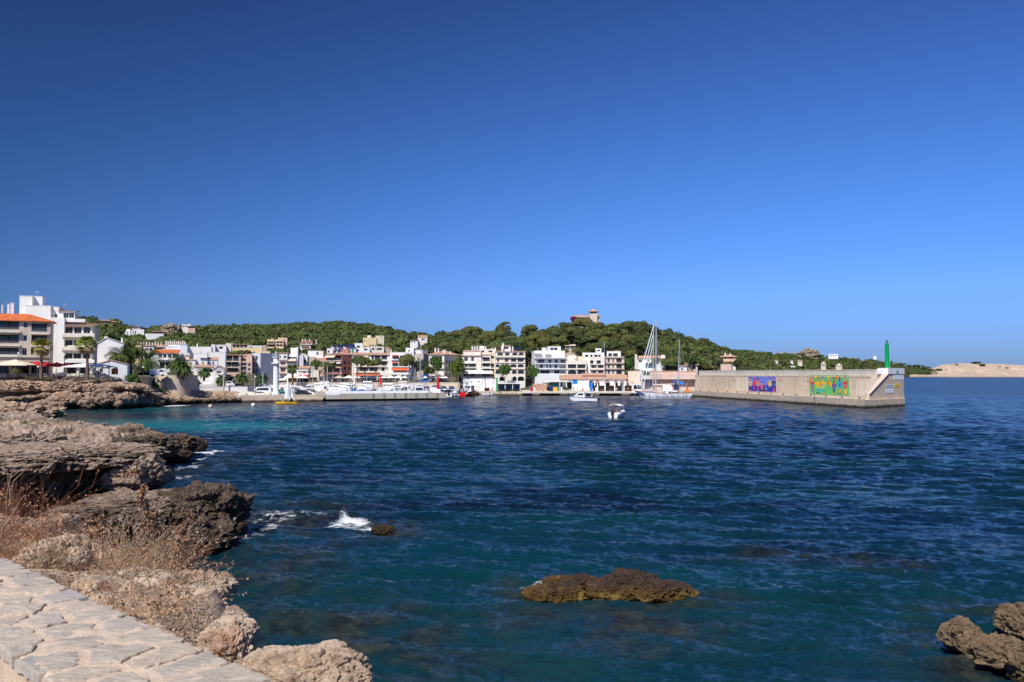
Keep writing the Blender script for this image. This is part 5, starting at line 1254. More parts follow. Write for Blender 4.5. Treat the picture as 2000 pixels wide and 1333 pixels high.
building('long cream apartment house with brown tiled eave behind the leaning pine', 4, 385, 0, [(645, 1205, 545, 935, 0, 12, 'pcream', ('shed', 503, .6), [([(750, 820), (828, 890), (930, 965), (975, 1060), (1075, 1155)], [(550, 612)], 'l'), ([(700, 740), (760, 840), (930, 1020), (1075, 1150)], [(640, 702)], 'l'), ([(760, 880), (900, 1020), (1075, 1120)], [(722, 780)], 'l'), (row(680, 1190, 4, .08), [(860, 930)], 'g')],
 [(645, 1160, 625, .9, .2), (700, 1160, 712, .9, .2), (680, 1060, 800, 1.2, .2, 'ochre')])], aw=[(750, 885, 548, 575, 0, 'canc', 1.1), (668, 1060, 806, 845, 0, 'awnt', 2.2)], group=G7, ch=[(970, 405, 510, 10, 6, 'greyw')])
building('white roof terraces with laundry behind the long cream house', 4, 405, 0, [(800, 905, 440, 560, 0, 8, 'white', 'flat', [([(820, 870)], [(455, 480)], 'l')], []), (905, 1110, 428, 560, 2, 8, 'pcream', 'flat', [([(930, 985), (1000, 1080)], [(445, 475)], 'l')], []), (1105, 1190, 442, 520, 4, 6, 'brown', ('shed', 430, .2), [], [])], group=G7, ch=[(930, 415, 440, 14, 2), (1010, 418, 440, 14, 2)])
building('white apartment house with bright orange awning and white terrace band', 4, 386, 0, [(1195, 1500, 510, 935, 0, 12, 'white', 'flat', [([(1232, 1320), (1340, 1480)], [(555, 602)], 'l'), ([(1232, 1310), (1335, 1470)], [(650, 710)], 'l'), ([(1245, 1475)], [(735, 785)], 'l'), (row(1210, 1480, 3, .08), [(865, 930)], 'g')], [(1215, 1500, 610, .8, .3), (1220, 1500, 715, 1.0, .3), (1060, 1490, 800, 2.4, .95)]), (1425, 1540, 445, 520, 4, 7, 'white', 'flat', [([(1455, 1490)], [(475, 500)], 'w')], [])],
   aw=[(1222, 1480, 722, 765, 0, 'awno', 1.8), (1228, 1320, 545, 556, 0, 'awnt', 1.2), (1230, 1310, 645, 660, 0, 'awnt', 1.0)], group=G7)
building('plain pale grey gable end beside the domed pine', 4, 392, -.3, [(1540, 1680, 530, 740, 0, 10, 'beige', 'flat', [], []), (1530, 1660, 480, 560, 3, 7, 'white', 'flat', [], [])], group=G7, ch=[(1590, 468, 490, 12, 3), (1640, 475, 490, 12, 3), (1210, 470, 500, 12, 3)])
building('cream villa with a small tower showing above the pines left of centre', 4, 505, 0, [(805, 1000, 298, 420, 0, 10, 'yellow', 'flat', [([(825, 840)], [(330, 355)], 'w')], []), (866, 918, 264, 330, 2, 6, 'pcream', 'flat', [], []), (985, 1110, 268, 370, 1, 9, 'cream', 'flat', [([(1070, 1082)], [(285, 300)], 'w')], [])], cat='villa', name='villa')
building('white hillside house with a long sloping roofline left of the central pines', 4, 500, 0, [(1488, 1600, 335, 405, 0, 9, 'white', ('shed', 320, .4), [([(1500, 1515), (1545, 1560)], [(350, 372)], 'w')], []), (1600, 1735, 290, 350, 4, 9, 'pcream', ('shed', 252, .2), [([(1650, 1700)], [(310, 330)], 'l')], [])], cat='house', name='house')
def ex_mast(root, loc): pass
# --- zoom 5
building('tile roofed house behind small pines, its right side in shade', 5, 384, -.45, [(278, 500, 545, 925, 0, 13, 'pcream', ('hip', 478, .5), [([(325, 400), (410, 470)], [(565, 640)], 'l'), ([(330, 470)], [(680, 730)], 'l'), (row(300, 480, 2, .1), [(850, 920)], 'g')], [(300, 500, 650, .8, .2), (300, 500, 740, .8, .2)])], group=G7, ch=[(370, 450, 500, 16, 4), (415, 455, 500, 14, 4), (490, 478, 520, 14, 2), (512, 478, 520, 14, 2), (590, 500, 540, 14, 6)],
   extra=lambda r_, loc: side_windows(r_, loc(500, 520)[0], .8, 11, [(1.6, 3.4), (4.6, 6.4), (7.6, 9.2)], 4, 'dframe'))
building('cream apartment house with a white awning over its dark glazed ground floor', 5, 380, 0, [
 (760, 1035, 560, 1000, 0, 11, 'pcream', ('shed', 532, .5), [([(790, 842), (890, 932)], [(576, 636)], 'w'), ([(800, 838), (855, 952)], [(672, 720)], 'l'), ([(800, 838), (855, 955)], [(744, 775)], 'l'), (row(780, 1030, 3, .06), [(822, 870)], 'g')], [(785, 965, 725, .7, .2)]),
 (1035, 1175, 545, 1000, .6, 11, 'pcream', ('shed', 528, .3), [([(1058, 1160)], [(578, 636), (664, 716), (744, 778)], 'l'), ([(1040, 1170)], [(822, 870)], 'g')], [(1035, 1205, 655, .9, .3), (1035, 1205, 735, .9, .3)]), (1172, 1238, 520, 1000, 1.2, 10, 'cream', 'flat', [([(1178, 1222)], [(560, 600), (668, 716), (745, 778), (822, 870)], 'l')], []),
 (775, 960, 490, 600, 3, 9, 'pcream', ('shed', 468, .2), [], []), (950, 1030, 500, 560, 2.6, 4, 'white', ('shed', 478, .1), [], []), (1005, 1240, 462, 560, 5, 8, 'pcream', 'flat', [([(1040, 1080), (1140, 1200)], [(480, 510)], 'w')], [])],
 aw=[(795, 955, 640, 664, 0, 'awnw', .9), (775, 1070, 765, 812, 0, 'awnw', 2.0), (1072, 1200, 775, 812, 0, 'awnw', 2.0)], ch=[(905, 420, 500, 16, 4), (935, 430, 500, 16, 5), (960, 425, 500, 14, 6), (985, 418, 500, 14, 6), (1045, 420, 470, 70, 7), (1195, 452, 480, 20, 6), (1100, 425, 470, 14, 7)], group=G7)
building('tall cream apartment house with arched balconies on four floors', 5, 378, 0, [(1240, 1672, 500, 1000, 0, 12, 'pcream', ('shed', 480, .35), [
 ([(1272, 1348), (1382, 1442)], [(516, 556)], 'l'), ([(1485, 1560), (1578, 1650)], [(514, 554)], 'la'), ([(1266, 1296), (1376, 1430)], [(596, 648)], 's'), ([(1466, 1542), (1562, 1650)], [(596, 646)], 'l'),
 ([(1245, 1300), (1380, 1440), (1460, 1546), (1564, 1652)], [(680, 726)], 'la'), ([(1245, 1310), (1395, 1450), (1480, 1548), (1566, 1655)], [(766, 820)], 'la'), ([(1300, 1370), (1490, 1546), (1564, 1656)], [(856, 922)], 'gan')],
 [(1235, 1680, 572, .9, .22), (1238, 1672, 745, .5, .18, 'pink'), (1238, 1672, 655, .4, .15)]), (1325, 1462, 420, 500, 4, 6, 'white', ('shed', 402, .2), [([(1360, 1430)], [(430, 460)], 'l')], [])],
 ch=[(1350, 380, 440, 24, 3), (1490, 425, 480, 14, 3), (1240, 440, 490, 16, 3)], aw=[(1530, 1600, 444, 470, 5, 'blued', 1.4)], group=G7)
building('white quayside shed with small vents under the cream apartment house', 5, 366, 0, [(775, 905, 893, 985, 0, 6, 'white2', None, [([(880, 898)], [(925, 950)], 'w')], []), (905, 1205, 892, 1000, .2, 6, 'white', 'flat', [([(985, 1010)], [(925, 940)], 'w'), ([(1120, 1140)], [(920, 932)], 'w')], []), (1080, 1262, 900, 1036, -3, 5, 'white', 'flat', [([(1210, 1225)], [(940, 955)], 'w')], [])], name='shed', cat='shed',
   extra=lambda r_, loc: (lambda mb: (railing(mb, loc(780, 890)[0], loc(1205, 890)[0], loc(780, 892)[1] + .12, .3, 1.0), mb.build('railing', M['rail'], r_)))(MB()))
# --- zoom 6
def ex_palace(root, loc):
 V, Q = crown_arrays(np.random.RandomState(5), 500, .12, 6, 1.2); x, z0 = loc(712, 255, -2)
 m = M.setdefault('bougain', foliage('bougainvillea', (.20, .010, .045), (.14, .01, .05)))
 o = np_mesh('bougainvillea', V * np.array([2.6, 1.4, 2.9]), Q, m, root); o.location = (x, -1.2, z0)
building('old stone villa with a square lookout tower on the very top of the central hill', 6, 512, 0, [(680, 760, 212, 330, 0, 12, 'beige', ('hip', 172, .9), [([(690, 705), (730, 745)], [(225, 250)], 'w')], []), (755, 1060, 213, 330, 1, 12, 'beige', ('shed', 170, .9), [([(1000, 1015)], [(222, 240)], 'w')], []),
 (930, 1030, 133, 330, -.5, 6, 'cream', ('hip', 96, .9), [([(948, 958), (966, 976), (984, 994)], [(142, 162)], 'la')], [])], name='villa', cat='villa', extra=ex_palace, ch=[(805, 172, 200, 22, 2, 'brown')])
building('small ochre house with a white awning half way up the central hill', 6, 440, 0, [(590, 722, 605, 655, 0, 7, 'brown', ('shed', 578, .5, 'canc'), [(row(600, 710, 2), [(615, 645)], 'w')], [])], name='house', cat='house')
building('pale garden terrace wall glimpsed between the pines of the central hill', 6, 452, 0, [(870, 950, 432, 452, 0, 2, 'cream', None, [], [])], name='terrace_wall', cat='wall', clear=False)
building('white modern apartment house with glazed terraces and a rooftop studio', 6, 386, .12, [
 (175, 592, 770, 1010, 0, 12, 'white2', None, [([(215, 305), (355, 402), (442, 490), (525, 585)], [(788, 838)], 'w'), ([(240, 285), (330, 350), (375, 400), (440, 480)], [(858, 912)], 'w'), ([(510, 590)], [(862, 912)], 'l'), ([(250, 375), (440, 510)], [(936, 985)], 'w'), ([(515, 585)], [(938, 985)], 'l')],  # cooler white puts the shade of this facade into the colour
  [(165, 602, 765, 1.6, .28), (170, 600, 845, 1.2, .22), (175, 600, 918, 1.2, .22)]),
 (200, 590, 708, 770, 2.2, 8, 'greyw', None, [(row(205, 585, 5, .06), [(712, 768)], 'l')], []), (170, 585, 672, 712, 1.5, 9, 'white', 'flat', [], []), (368, 528, 612, 690, 3, 7, 'white', 'flat', [([(384, 430), (436, 484)], [(626, 664)], 'w')], []), (285, 325, 632, 690, 4, 4, 'white', 'flat', [], [])],
  aw=[(160, 260, 690, 704, 1.5, 'awnw', 1.6), (300, 385, 688, 712, 1.5, 'awnw', 1.2)], group=G7)
building('cream house with two wide dark loggias and one arch left of the narrow arcade house', 6, 384, 0, [(600, 880, 808, 1010, 0, 11, 'pcream', 'flat', [([(625, 740), (755, 866)], [(856, 912)], 'l'), ([(625, 742)], [(936, 992)], 'la'), ([(756, 866)], [(934, 992)], 'l')], [(600, 880, 920, .4, .2)]), (618, 742, 732, 815, 2, 8, 'pcream', 'flat', [([(718, 732)], [(778, 800)], 'w')], []), (742, 862, 748, 815, 4, 6, 'cream', 'flat', [], [])], group=G7)
building('narrow white house with stepped roof terrace and brown arched windows', 6, 385, 0, [(925, 1132, 765, 1010, 0, 11, 'pcream', 'flat', [([(930, 975), (1020, 1075)], [(802, 850)], 'l'), ([(945, 1016), (1036, 1112)], [(868, 908), (942, 976)], 'la')], [(925, 1130, 925, .5, .25, 'pink'), (925, 1130, 855, .5, .2)]), (865, 925, 790, 1010, 1, 10, 'white', 'flat', [], []), (825, 1125, 700, 790, 3, 8, 'white', 'flat', [([(860, 906), (930, 966), (984, 1034), (1040, 1076)], [(722, 756)], 'la')], []), (1008, 1085, 650, 700, 5, 4, 'white', ('shed', 645, .1, 'white'), [([(1025, 1065)], [(658, 680)], 'l')], [])], group=G7)
building('cream apartment house with three floors of tall windows and a pergola terrace', 6, 386, 0, [(1130, 1398, 755, 1010, 0, 11, 'cream', 'flat', [([(1170, 1200), (1235, 1256)], [(778, 832), (858, 912), (936, 990)], 'w'), ([(1290, 1362)], [(776, 832), (858, 914), (938, 992)], 'l')], [(1140, 1280, 838, .8, .18, 'pink'), (1280, 1398, 838, .8, .18, 'pink'), (1140, 1280, 918, .8, .18, 'pink'), (1280, 1398, 918, .8, .18, 'pink'), (1130, 1400, 760, .6, .2)]),
 (1160, 1350, 680, 756, 3, 7, 'white', 'flat', [([(1180, 1230), (1245, 1310)], [(705, 748)], 'l')], [])], group=G7)
def ex_boathouse(root, loc):
 for x0, x1, y0, y1, mt in ((690, 755, 1068, 1125, 'bluep'), (768, 830, 1072, 1130, 'whitep'), (845, 905, 1066, 1125, 'whitep')):
  A, zt = loc(x0, y0); B, zb = loc(x1, y1); m_ = MB(); m_.box(A, B, -.10, -.02, zb, zt); m_.build('sail_panel', M[mt], root)
building('long low boathouse with a pink tiled roof and blue and white panels on the quay', 6, 370, 0, [(520, 1425, 1060, 1205, 0, 9, 'white', ('shed', 1000, .6), [([(535, 600), (610, 680), (915, 985), (1000, 1060), (1130, 1200), (1255, 1310), (1340, 1390)], [(1075, 1195)], 'gan')], []), (830, 1130, 1010, 1020, 4, 6, 'ochre', ('shed', 978, .4), [], [])], name='boathouse', cat='boathouse', extra=ex_boathouse)
# --- zoom 7 and beyond
building('white house with a long pink tiled roof behind the masts of the big ship', 7, 425, 0, [(258, 570, 612, 700, 0, 9, 'white', ('shed', 572, .4), [([(285, 330), (390, 420), (450, 470)], [(628, 655)], 'w')], [(360, 470, 650, 2.0, .5)]), (242, 268, 562, 700, -.5, 5, 'pcream', None, [], []), (555, 600, 568, 640, 1, 6, 'white', None, [], [])], cat='house', name='house')
building('orange tiled villa with a tower room among the pines above the breakwater', 7, 440, 0, [(1262, 1440, 592, 700, 2, 9, 'ochre', ('hip', 562, .8), [([(1290, 1330), (1350, 1400)], [(592, 612)], 'l')], []), (1280, 1435, 655, 740, -2, 8, 'pcream', ('shed', 625, .8), [([(1310, 1340)], [(665, 690)], 'w')], [])], cat='villa', name='villa', ch=[(1312, 548, 570, 14, 4), (1375, 555, 570, 14, 4)])
building('plain pink wall of a low house directly above the breakwater', 7, 398, -.3, [(1258, 1385, 678, 790, 0, 9, 'pink', 'flat', [], [])], cat='house', name='house')
building('white hut under the palms above the covered quay', 7, 395, 0, [(768, 860, 705, 800, 0, 7, 'white', ('shed', 690, .4), [([(785, 815)], [(725, 750)], 'w')], []), (860, 985, 690, 800, 2, 7, 'beige', ('shed', 660, .6), [([(890, 960)], [(700, 740)], 'l')], [])], cat='house', name='house')
G8 = 'white houses in the far pine wood'
for D_, x0, x1, yt, yb, lb in ((1180, 990, 1095, 288, 316, 'white flat villa breaking the skyline left of the green light'), (900, 575, 605, 362, 385, 'tiny white house low in the far pines, second from the left'), (900, 655, 705, 360, 390, 'small white house low in the far pines, left of the beige ruin'), (880, 908, 960, 388, 442, 'beige ruin like house near the top of the breakwater wall'),
        (900, 1068, 1135, 408, 445, 'pale stepped cottage in the far pines right of the beige ruin'), (840, 520, 625, 420, 458, 'long white roofed house just above the breakwater wall'), (800, 440, 478, 410, 450, 'white gable just above the breakwater at the first mural'), (1450, 1475, 1510, 310, 325, 'tiny white house on the skyline beside the green light'), (830, 410, 440, 360, 385, 'tiny white house low in the far pines, leftmost')):
 w = x1 - x0; m_ = 'cream' if 'beige' in lb or 'pale' in lb else 'white'
 building(lb, 8, D_, 0, [(x0, x1, yt, yb + 10, 0, 9, m_, 'flat' if w > 50 else ('shed', yt - 8, .3), [(row(x0 + w * .15, x1 - w * .15, 3 if w > 50 else 2, .6), [(yt + 9, yt + (yb - yt) * .55 + 3)], 'w')], [])] + ([(x0 + w * .3, x0 + w * .75, yt - 14 if 'ruin' in lb or 'stepped' in lb else yt + 14, yb + 10, 3, 6, m_, 'flat', [], [])] if w > 50 else []), cat='house', name='house', group=G8)
rock(1562, 1598, 684, 708, 1235, 14, M['knob'], 61, 'round bare rock knob on the skyline above the breakwater', lvl=5, amp=.15, flat=.7)
rock(1505, 1565, 691, 710, 1150, 14, M['knob'], 62, 'low brown bare ridge left of the round rock knob', lvl=5, amp=.1)
# ================================================================ QUAYS, PIERS AND THE BREAKWATER
M['sea_conc'] = rock_mat('weed_and_shade_concrete', (0.60, 0.49, 0.37), (0.50, 0.41, 0.31), (0.40, 0.32, 0.23), wet=(0.05, 0.038, 0.02), algae=(0.07, 0.05, 0.025), wetz=.62, sc=.12, fine=1.2, rustamt=.80, bumpd=.04)  # dark foot paints weed plus the shade of an undercut
M['wall_conc'] = rock_mat('weathered_wall_concrete', (0.64, 0.52, 0.38), (0.55, 0.45, 0.33), (0.45, 0.36, 0.26), wetz=.01, sc=.10, fine=.7, rustamt=.9, bumpd=.03)
M['pier_conc'] = rock_mat('grey_pier_concrete', (0.50, 0.46, 0.38), (0.43, 0.39, 0.31), (0.33, 0.30, 0.24), wet=(.04, .035, .025), algae=(.07, .05, .03), wetz=.25, sc=.15, fine=1.2, rustamt=.9, bumpd=.03)
M['bastion'] = rock_mat('rubble_masonry', (0.68, 0.57, 0.44), (0.58, 0.48, 0.37), (0.36, 0.30, 0.23), wetz=.01, sc=.5, fine=2.6, rustamt=.9, bumpd=.05)
M['darkrubble'] = rock_mat('dark_rubble_masonry', (0.17, 0.13, 0.11), (0.11, 0.09, 0.08), (0.05, 0.04, 0.035), wetz=.01, sc=.5, fine=2.6, rustamt=.9, bumpd=.08)
M['rail_b'] = mat('blue_grey_railing', (0.20, 0.30, 0.34), .5, .05)
M['purple'] = mat('mural_violet_blue', (0.17, 0.19, 0.58), .7, .15, .8)
M['deepb'] = mat('mural_deep_blue', (0.03, 0.04, 0.38), .7, .2, .8)
M['mgreen'] = mat('mural_green', (0.11, 0.45, 0.14), .7, .12, .8)
M['mred'] = mat('mural_red', (0.62, 0.03, 0.03), .7, .05); M['myel'] = mat('mural_yellow', (0.80, 0.50, 0.02), .7, .05)
M['mcyan'] = mat('mural_cyan', (0.03, 0.30, 0.55), .7, .05); M['mskin'] = mat('mural_peach', (0.72, 0.36, 0.20), .7, .05); M['mblk'] = mat('mural_black', (0.02, 0.02, 0.03), .7, .05)
M['mora'] = mat('mural_orange', (0.75, 0.18, 0.01), .7, .05); M['mpur'] = mat('mural_purple', (0.22, 0.02, 0.25), .7, .05)
def frame_on(name, a, b, z, label, cat):
 """Empty at a whose local x runs towards b"""
 rz = math.atan2(b[1] - a[1], b[0] - a[0])
 return empty(name, (a[0], a[1], z), rz, label, cat)
def along(a, b, px):
 """distance from a along the line a-b where photograph column px crosses it"""
 u = (px - 1000) / F; dx, dy = b[0] - a[0], b[1] - a[1]; L_ = math.hypot(dx, dy); dx /= L_; dy /= L_
 return (u * a[1] - a[0]) / (dx - u * dy)
def zat(a, b, px, py):
 s = along(a, b, px); L_ = math.hypot(b[0] - a[0], b[1] - a[1]); D = a[1] + (b[1] - a[1]) / L_ * s
 return P(px, py, D).z
A_ = W(1355, 775); B_ = W(1690, 798); C_ = W(1768, 793.5)
WA = (70.3, 330.0); WB = (98.3, 214.6)
def breakwater():
 root = frame_on('breakwater', WA, WB, 0, 'long pale concrete breakwater with a low quay and two murals, out to the green light', 'breakwater')
 rz = root.rotation_euler.z; c, s = math.cos(-rz), math.sin(-rz)
 def lo(p): x, y = p[0] - WA[0], p[1] - WA[1]; return (x * c - y * s, x * s + y * c)
 LW = math.hypot(WB[0] - WA[0], WB[1] - WA[1])
 a, b, cc = lo(A_), lo(B_), lo(C_)
 q = MB()
 back = [(cc[0] - 4.9, cc[1] + 3.7), (-4, 9.5), (-6, a[1] + .3)]
 foot = [a, ((a[0] + b[0]) / 2, (a[1] + b[1]) / 2 - .1), b, (b[0] + 1.2, b[1] + .7), cc] + back
 # rounded corner at the tip
 foot = [a, b, cc] + back
 q.hexa([(x, y, -2.5) for x, y in foot], [(x, y, 1.25) for x, y in foot])
 up = [(x + (0 if i > 4 else 0), y) for i, (x, y) in enumerate(foot)]
 q.hexa([(x, y, 1.254) for x, y in up], [(x, y, 2.0) for x, y in up])
 q.build('quay_ledge', M['sea_conc'], root)
 kb = MB()      # raised kerb along the edge and bollard rings
 ev = Vector((b[0] - a[0], b[1] - a[1])); Le = ev.length; ev.normalize(); nv = Vector((-ev.y, ev.x))
 def ep(t, o): p = Vector(a) + ev * t + nv * o; return (p.x, p.y)
 for i in range(26):
  t0, t1 = Le * i / 26 + .4, Le * (i + 1) / 26 - .15; kb.hexa([(*ep(t0, .02), 2.004), (*ep(t1, .02), 2.004), (*ep(t1, .5), 2.004), (*ep(t0, .5), 2.004)], [(*ep(t0, .02), 2.22), (*ep(t1, .02), 2.22), (*ep(t1, .5), 2.22), (*ep(t0, .5), 2.22)])
 kb.build('kerb', M['wall_conc'], root)
 for i in range(14):
  bo = MB(); x, y = ep(Le * (i + .5) / 14, .9); bo.lathe([(.22, 2.0), (.16, 2.1), (.14, 2.42), (.26, 2.5), (.24, 2.6), (.02, 2.64)], 10, 0, (x, y)); bo.build('bollard', M['algae'], root, smooth=True)
 LE = 104.0; w = MB(); w.box(-2, LE, 0, 5, -1.5, 7.9, 0)
 w.box(-2, LE, -.06, 0, 7.55, 7.9, 0)
 w.build('sea_wall', M['wall_conc'], root)
 w = MB(); w.box(-2, LE - 1, 1.5, 4.9, 7.904, 9.45); w.box(-2, LE - 1, 1.42, 2.4, 9.454, 9.62)
 w.build('parapet', M['concl'], root)
 j = MB()
 random.seed(9)
 for i in range(11):
  x = 4 + i * 10.4 + rnd(-.5, .5); j.box(x, x + .07, -.012, -.002, 2.05, 7.5);
 for i in range(26): x = rnd(6, LW - 16); zz = rnd(3, 7); j.box(x, x + .16, -.02, -.002, zz, zz + .16)
 for i in range(7): x = 12 + i * 15.3; j.box(x, x + 1.0, -.03, -.002, 6.1, 6.28)
 for x, z0, z1 in ((22, 2.6, 6.6), (24.5, 2.6, 6.4), (47, 2.4, 7.3), (49.5, 2.4, 7.3)): j.box(x, x + .05, -.014, -.003, z0, z1)
 tag(j.build('joint_marks', M['algae'], root), kind='stuff')
 for x0, x1, z0, z1 in ((LW - 22, LW - 14, 2.6, 6.9), (30, 41, 2.7, 7.1)): pp = MB(); pp.box(x0, x1, -.012, -.001, z0, z1); pp.build('repaired_patch', M['cream'], root)
 r = MB(); z = 7.9
 n = 58
 for i in range(n + 1):
  x = -1 + (LE - 2.5) * i / n; r.tube((x, .12, z), (x + .25, .12, z + 1.25), .035, .035, 4)
 for h in (.45, .85, 1.22): r.tube((-1 + .25 * h / 1.25, .12, z + h), (LE - 3, .12, z + h), .028, .028, 4)
 r.build('railing', M['rail_b'], root)
 ld = MB(); x, y = ep(Le * .78, -.04)
 for o in (0, .5): ld.tube((x + o, y, .1), (x + o, y, 2.5), .04, .04, 5)
 for k in range(7): ld.tube((x, y, .2 + k * .33), (x + .5, y, .2 + k * .33), .03, .03, 5)
 ld.build('ladder', M['algae'], root)
 return root, lo, LW
BW, BWL, LW = breakwater()
def mural(px0, px1, z0, z1, kind, label):
 s0, s1 = along(WA, WB, px0), along(WA, WB, px1)
 L_ = s1 - s0; ev = Vector((WB[0] - WA[0], WB[1] - WA[1])).normalized()
 nrm = Vector((ev.y, -ev.x)); nrm = nrm if nrm.x < 0 else -nrm
 p = Vector(WA) + ev * s0 + nrm * .02
 root = empty('mural', (p.x, p.y, z0), BW.rotation_euler.z, label, 'mural', 'murals on the breakwater wall')
 H = z1 - z0
 fr = MB(); fr.box(-.15, L_ + .15, -.03, .0, -.15, H + .15); fr.build('border', M['concl'] if kind == 'b' else M['mgreen'], root)
 keys = ['purple', 'deepb', 'mgreen', 'mred', 'myel', 'mcyan', 'mskin', 'mblk', 'mora', 'mpur']; ix = {k: i for i, k in enumerate(keys)}
 b = MB(); b.quad((0, -.034, 0), (L_, -.034, 0), (L_, -.034, H), (0, -.034, H), ix['purple' if kind == 'b' else 'mgreen'])
 def disc(x, z, rx, rz_, m, y, n=14, rot=0):
  c, s = math.cos(rot), math.sin(rot)
  b.poly([(x + rx * math.cos(t) * c - rz_ * math.sin(t) * s, y, z + rx * math.cos(t) * s + rz_ * math.sin(t) * c) for t in [6.2832 * i / n for i in range(n)]], ix[m])
 def rect(x0, x1, z0_, z1_, m, y): b.quad((x0, y, z0_), (x1, y, z0_), (x1, y, z1_), (x0, y, z1_), ix[m])
 random.seed(21 if kind == 'b' else 22)
 if kind == 'b':
  b.poly([(0, -.037, 0), (L_, -.037, 0), (L_, -.037, H * .36), (L_ * .7, -.037, H * .42), (L_ * .4, -.037, H * .34), (0, -.037, H * .40)], ix['deepb'])
  cols = [('mblk', 'myel', 'mskin'), ('mred', 'mred', 'mred'), ('mred', 'mora', 'mpur'), ('mora', 'mred', 'myel'), ('mblk', 'mcyan', 'mred'), ('mblk', 'myel', 'mskin'), ('mred', 'mblk', 'mora')]
  hs = [.82, .74, .84, .50, .25, .84, .86]
 else:
  cols = [('mpur', 'mred', 'mskin'), ('mcyan', 'myel', 'mora'), ('mcyan', 'myel', 'mskin'), ('mora', 'mora', 'mred'), ('mblk', 'mpur', 'mred'), ('mora', 'mcyan', 'mpur'), ('myel', 'mred', 'mskin')]
  hs = [.84, .84, .84, .0, .68, .86, .88]
 n = len(cols)
 for i, (leg, body, head) in enumerate(cols):
  x = L_ * (i + .55) / (n + .1); h = H * hs[i]; z = H * .07; w = L_ / n * .30; y = -.040 - .0005 * i
  if h <= 0:
   disc(x, H * .62, w * .8, H * .15, body, y); disc(x, H * .80, w * .3, H * .10, head, y - .006); continue
  rect(x - w * .55, x - w * .12, z, z + h * .36, leg, y); rect(x + w * .12, x + w * .6, z, z + h * .36, leg, y)
  disc(x - w * .5, z, w * .5, H * .03, 'mblk' if i % 2 else 'mora', y - .003); disc(x + w * .55, z, w * .5, H * .03, 'mblk' if i % 2 else 'mora', y - .003)
  disc(x, z + h * .52, w * .95, h * .25, body, y - .006); disc(x, z + h * .50, w * .4, h * .10, head if i % 2 else 'mcyan', y - .009)
  disc(x - w * 1.0, z + h * .55, w * .28, h * .20, body, y - .004, rot=.5); disc(x + w * 1.0, z + h * .58, w * .28, h * .20, body, y - .004, rot=-.6)
  disc(x + rnd(-.1, .1), z + h * .84, w * .55, h * .12, head, y - .010); disc(x, z + h * .84, w * .14, h * .03, 'mblk', y - .013)
  b.poly([(x - w * .6, y - .014, z + h * .93), (x + w * .6, y - .014, z + h * .93), (x + rnd(-.2, .2), y - .014, z + h * 1.08)], ix['mblk' if kind == 'b' else 'mred' if i % 2 else 'mpur'])
 if kind == 'g':
  for fx, fz, m in ((.17, .93, 'myel'), (.30, .55, 'mora'), (.50, .90, 'myel'), (.56, .55, 'myel'), (.635, .86, 'mred'), (.72, .90, 'mora'), (.02, .8, 'mora')): disc(L_ * fx, H * fz, L_ * .022, H * .11, m, -.058, rot=.3)
  b.quad((L_ * .82, -.06, H * .62), (L_ * .83, -.06, H * .60), (L_ * .87, -.06, H * .32), (L_ * .86, -.06, H * .33), ix['mblk'])
 else:
  disc(L_ * .25, H * .88, L_ * .03, H * .06, 'mred', -.058); disc(L_ * .62, H * .75, L_ * .035, H * .06, 'mcyan', -.058); rect(L_ * .38, L_ * .64, H * .03, H * .11, 'mblk', -.058)
  for k in range(7): disc(L_ * rnd(.05, .95), H * rnd(.5, .95), L_ * .015, H * .05, random.choice(['mcyan', 'purple', 'mpur']), -.0575, rot=rnd(0, 3))
 b.build('painting', [M[k] for k in keys], root)
mural(1461.5, 1515.5, zat(WA, WB, 1490, 765.5), zat(WA, WB, 1490, 734.5), 'b', 'violet blue mural with small dark and red figures, left of the green one')
mural(1581, 1657, zat(WA, WB, 1620, 771), zat(WA, WB, 1620, 734), 'g', 'green mural with large red, yellow and purple figures, nearest the light')
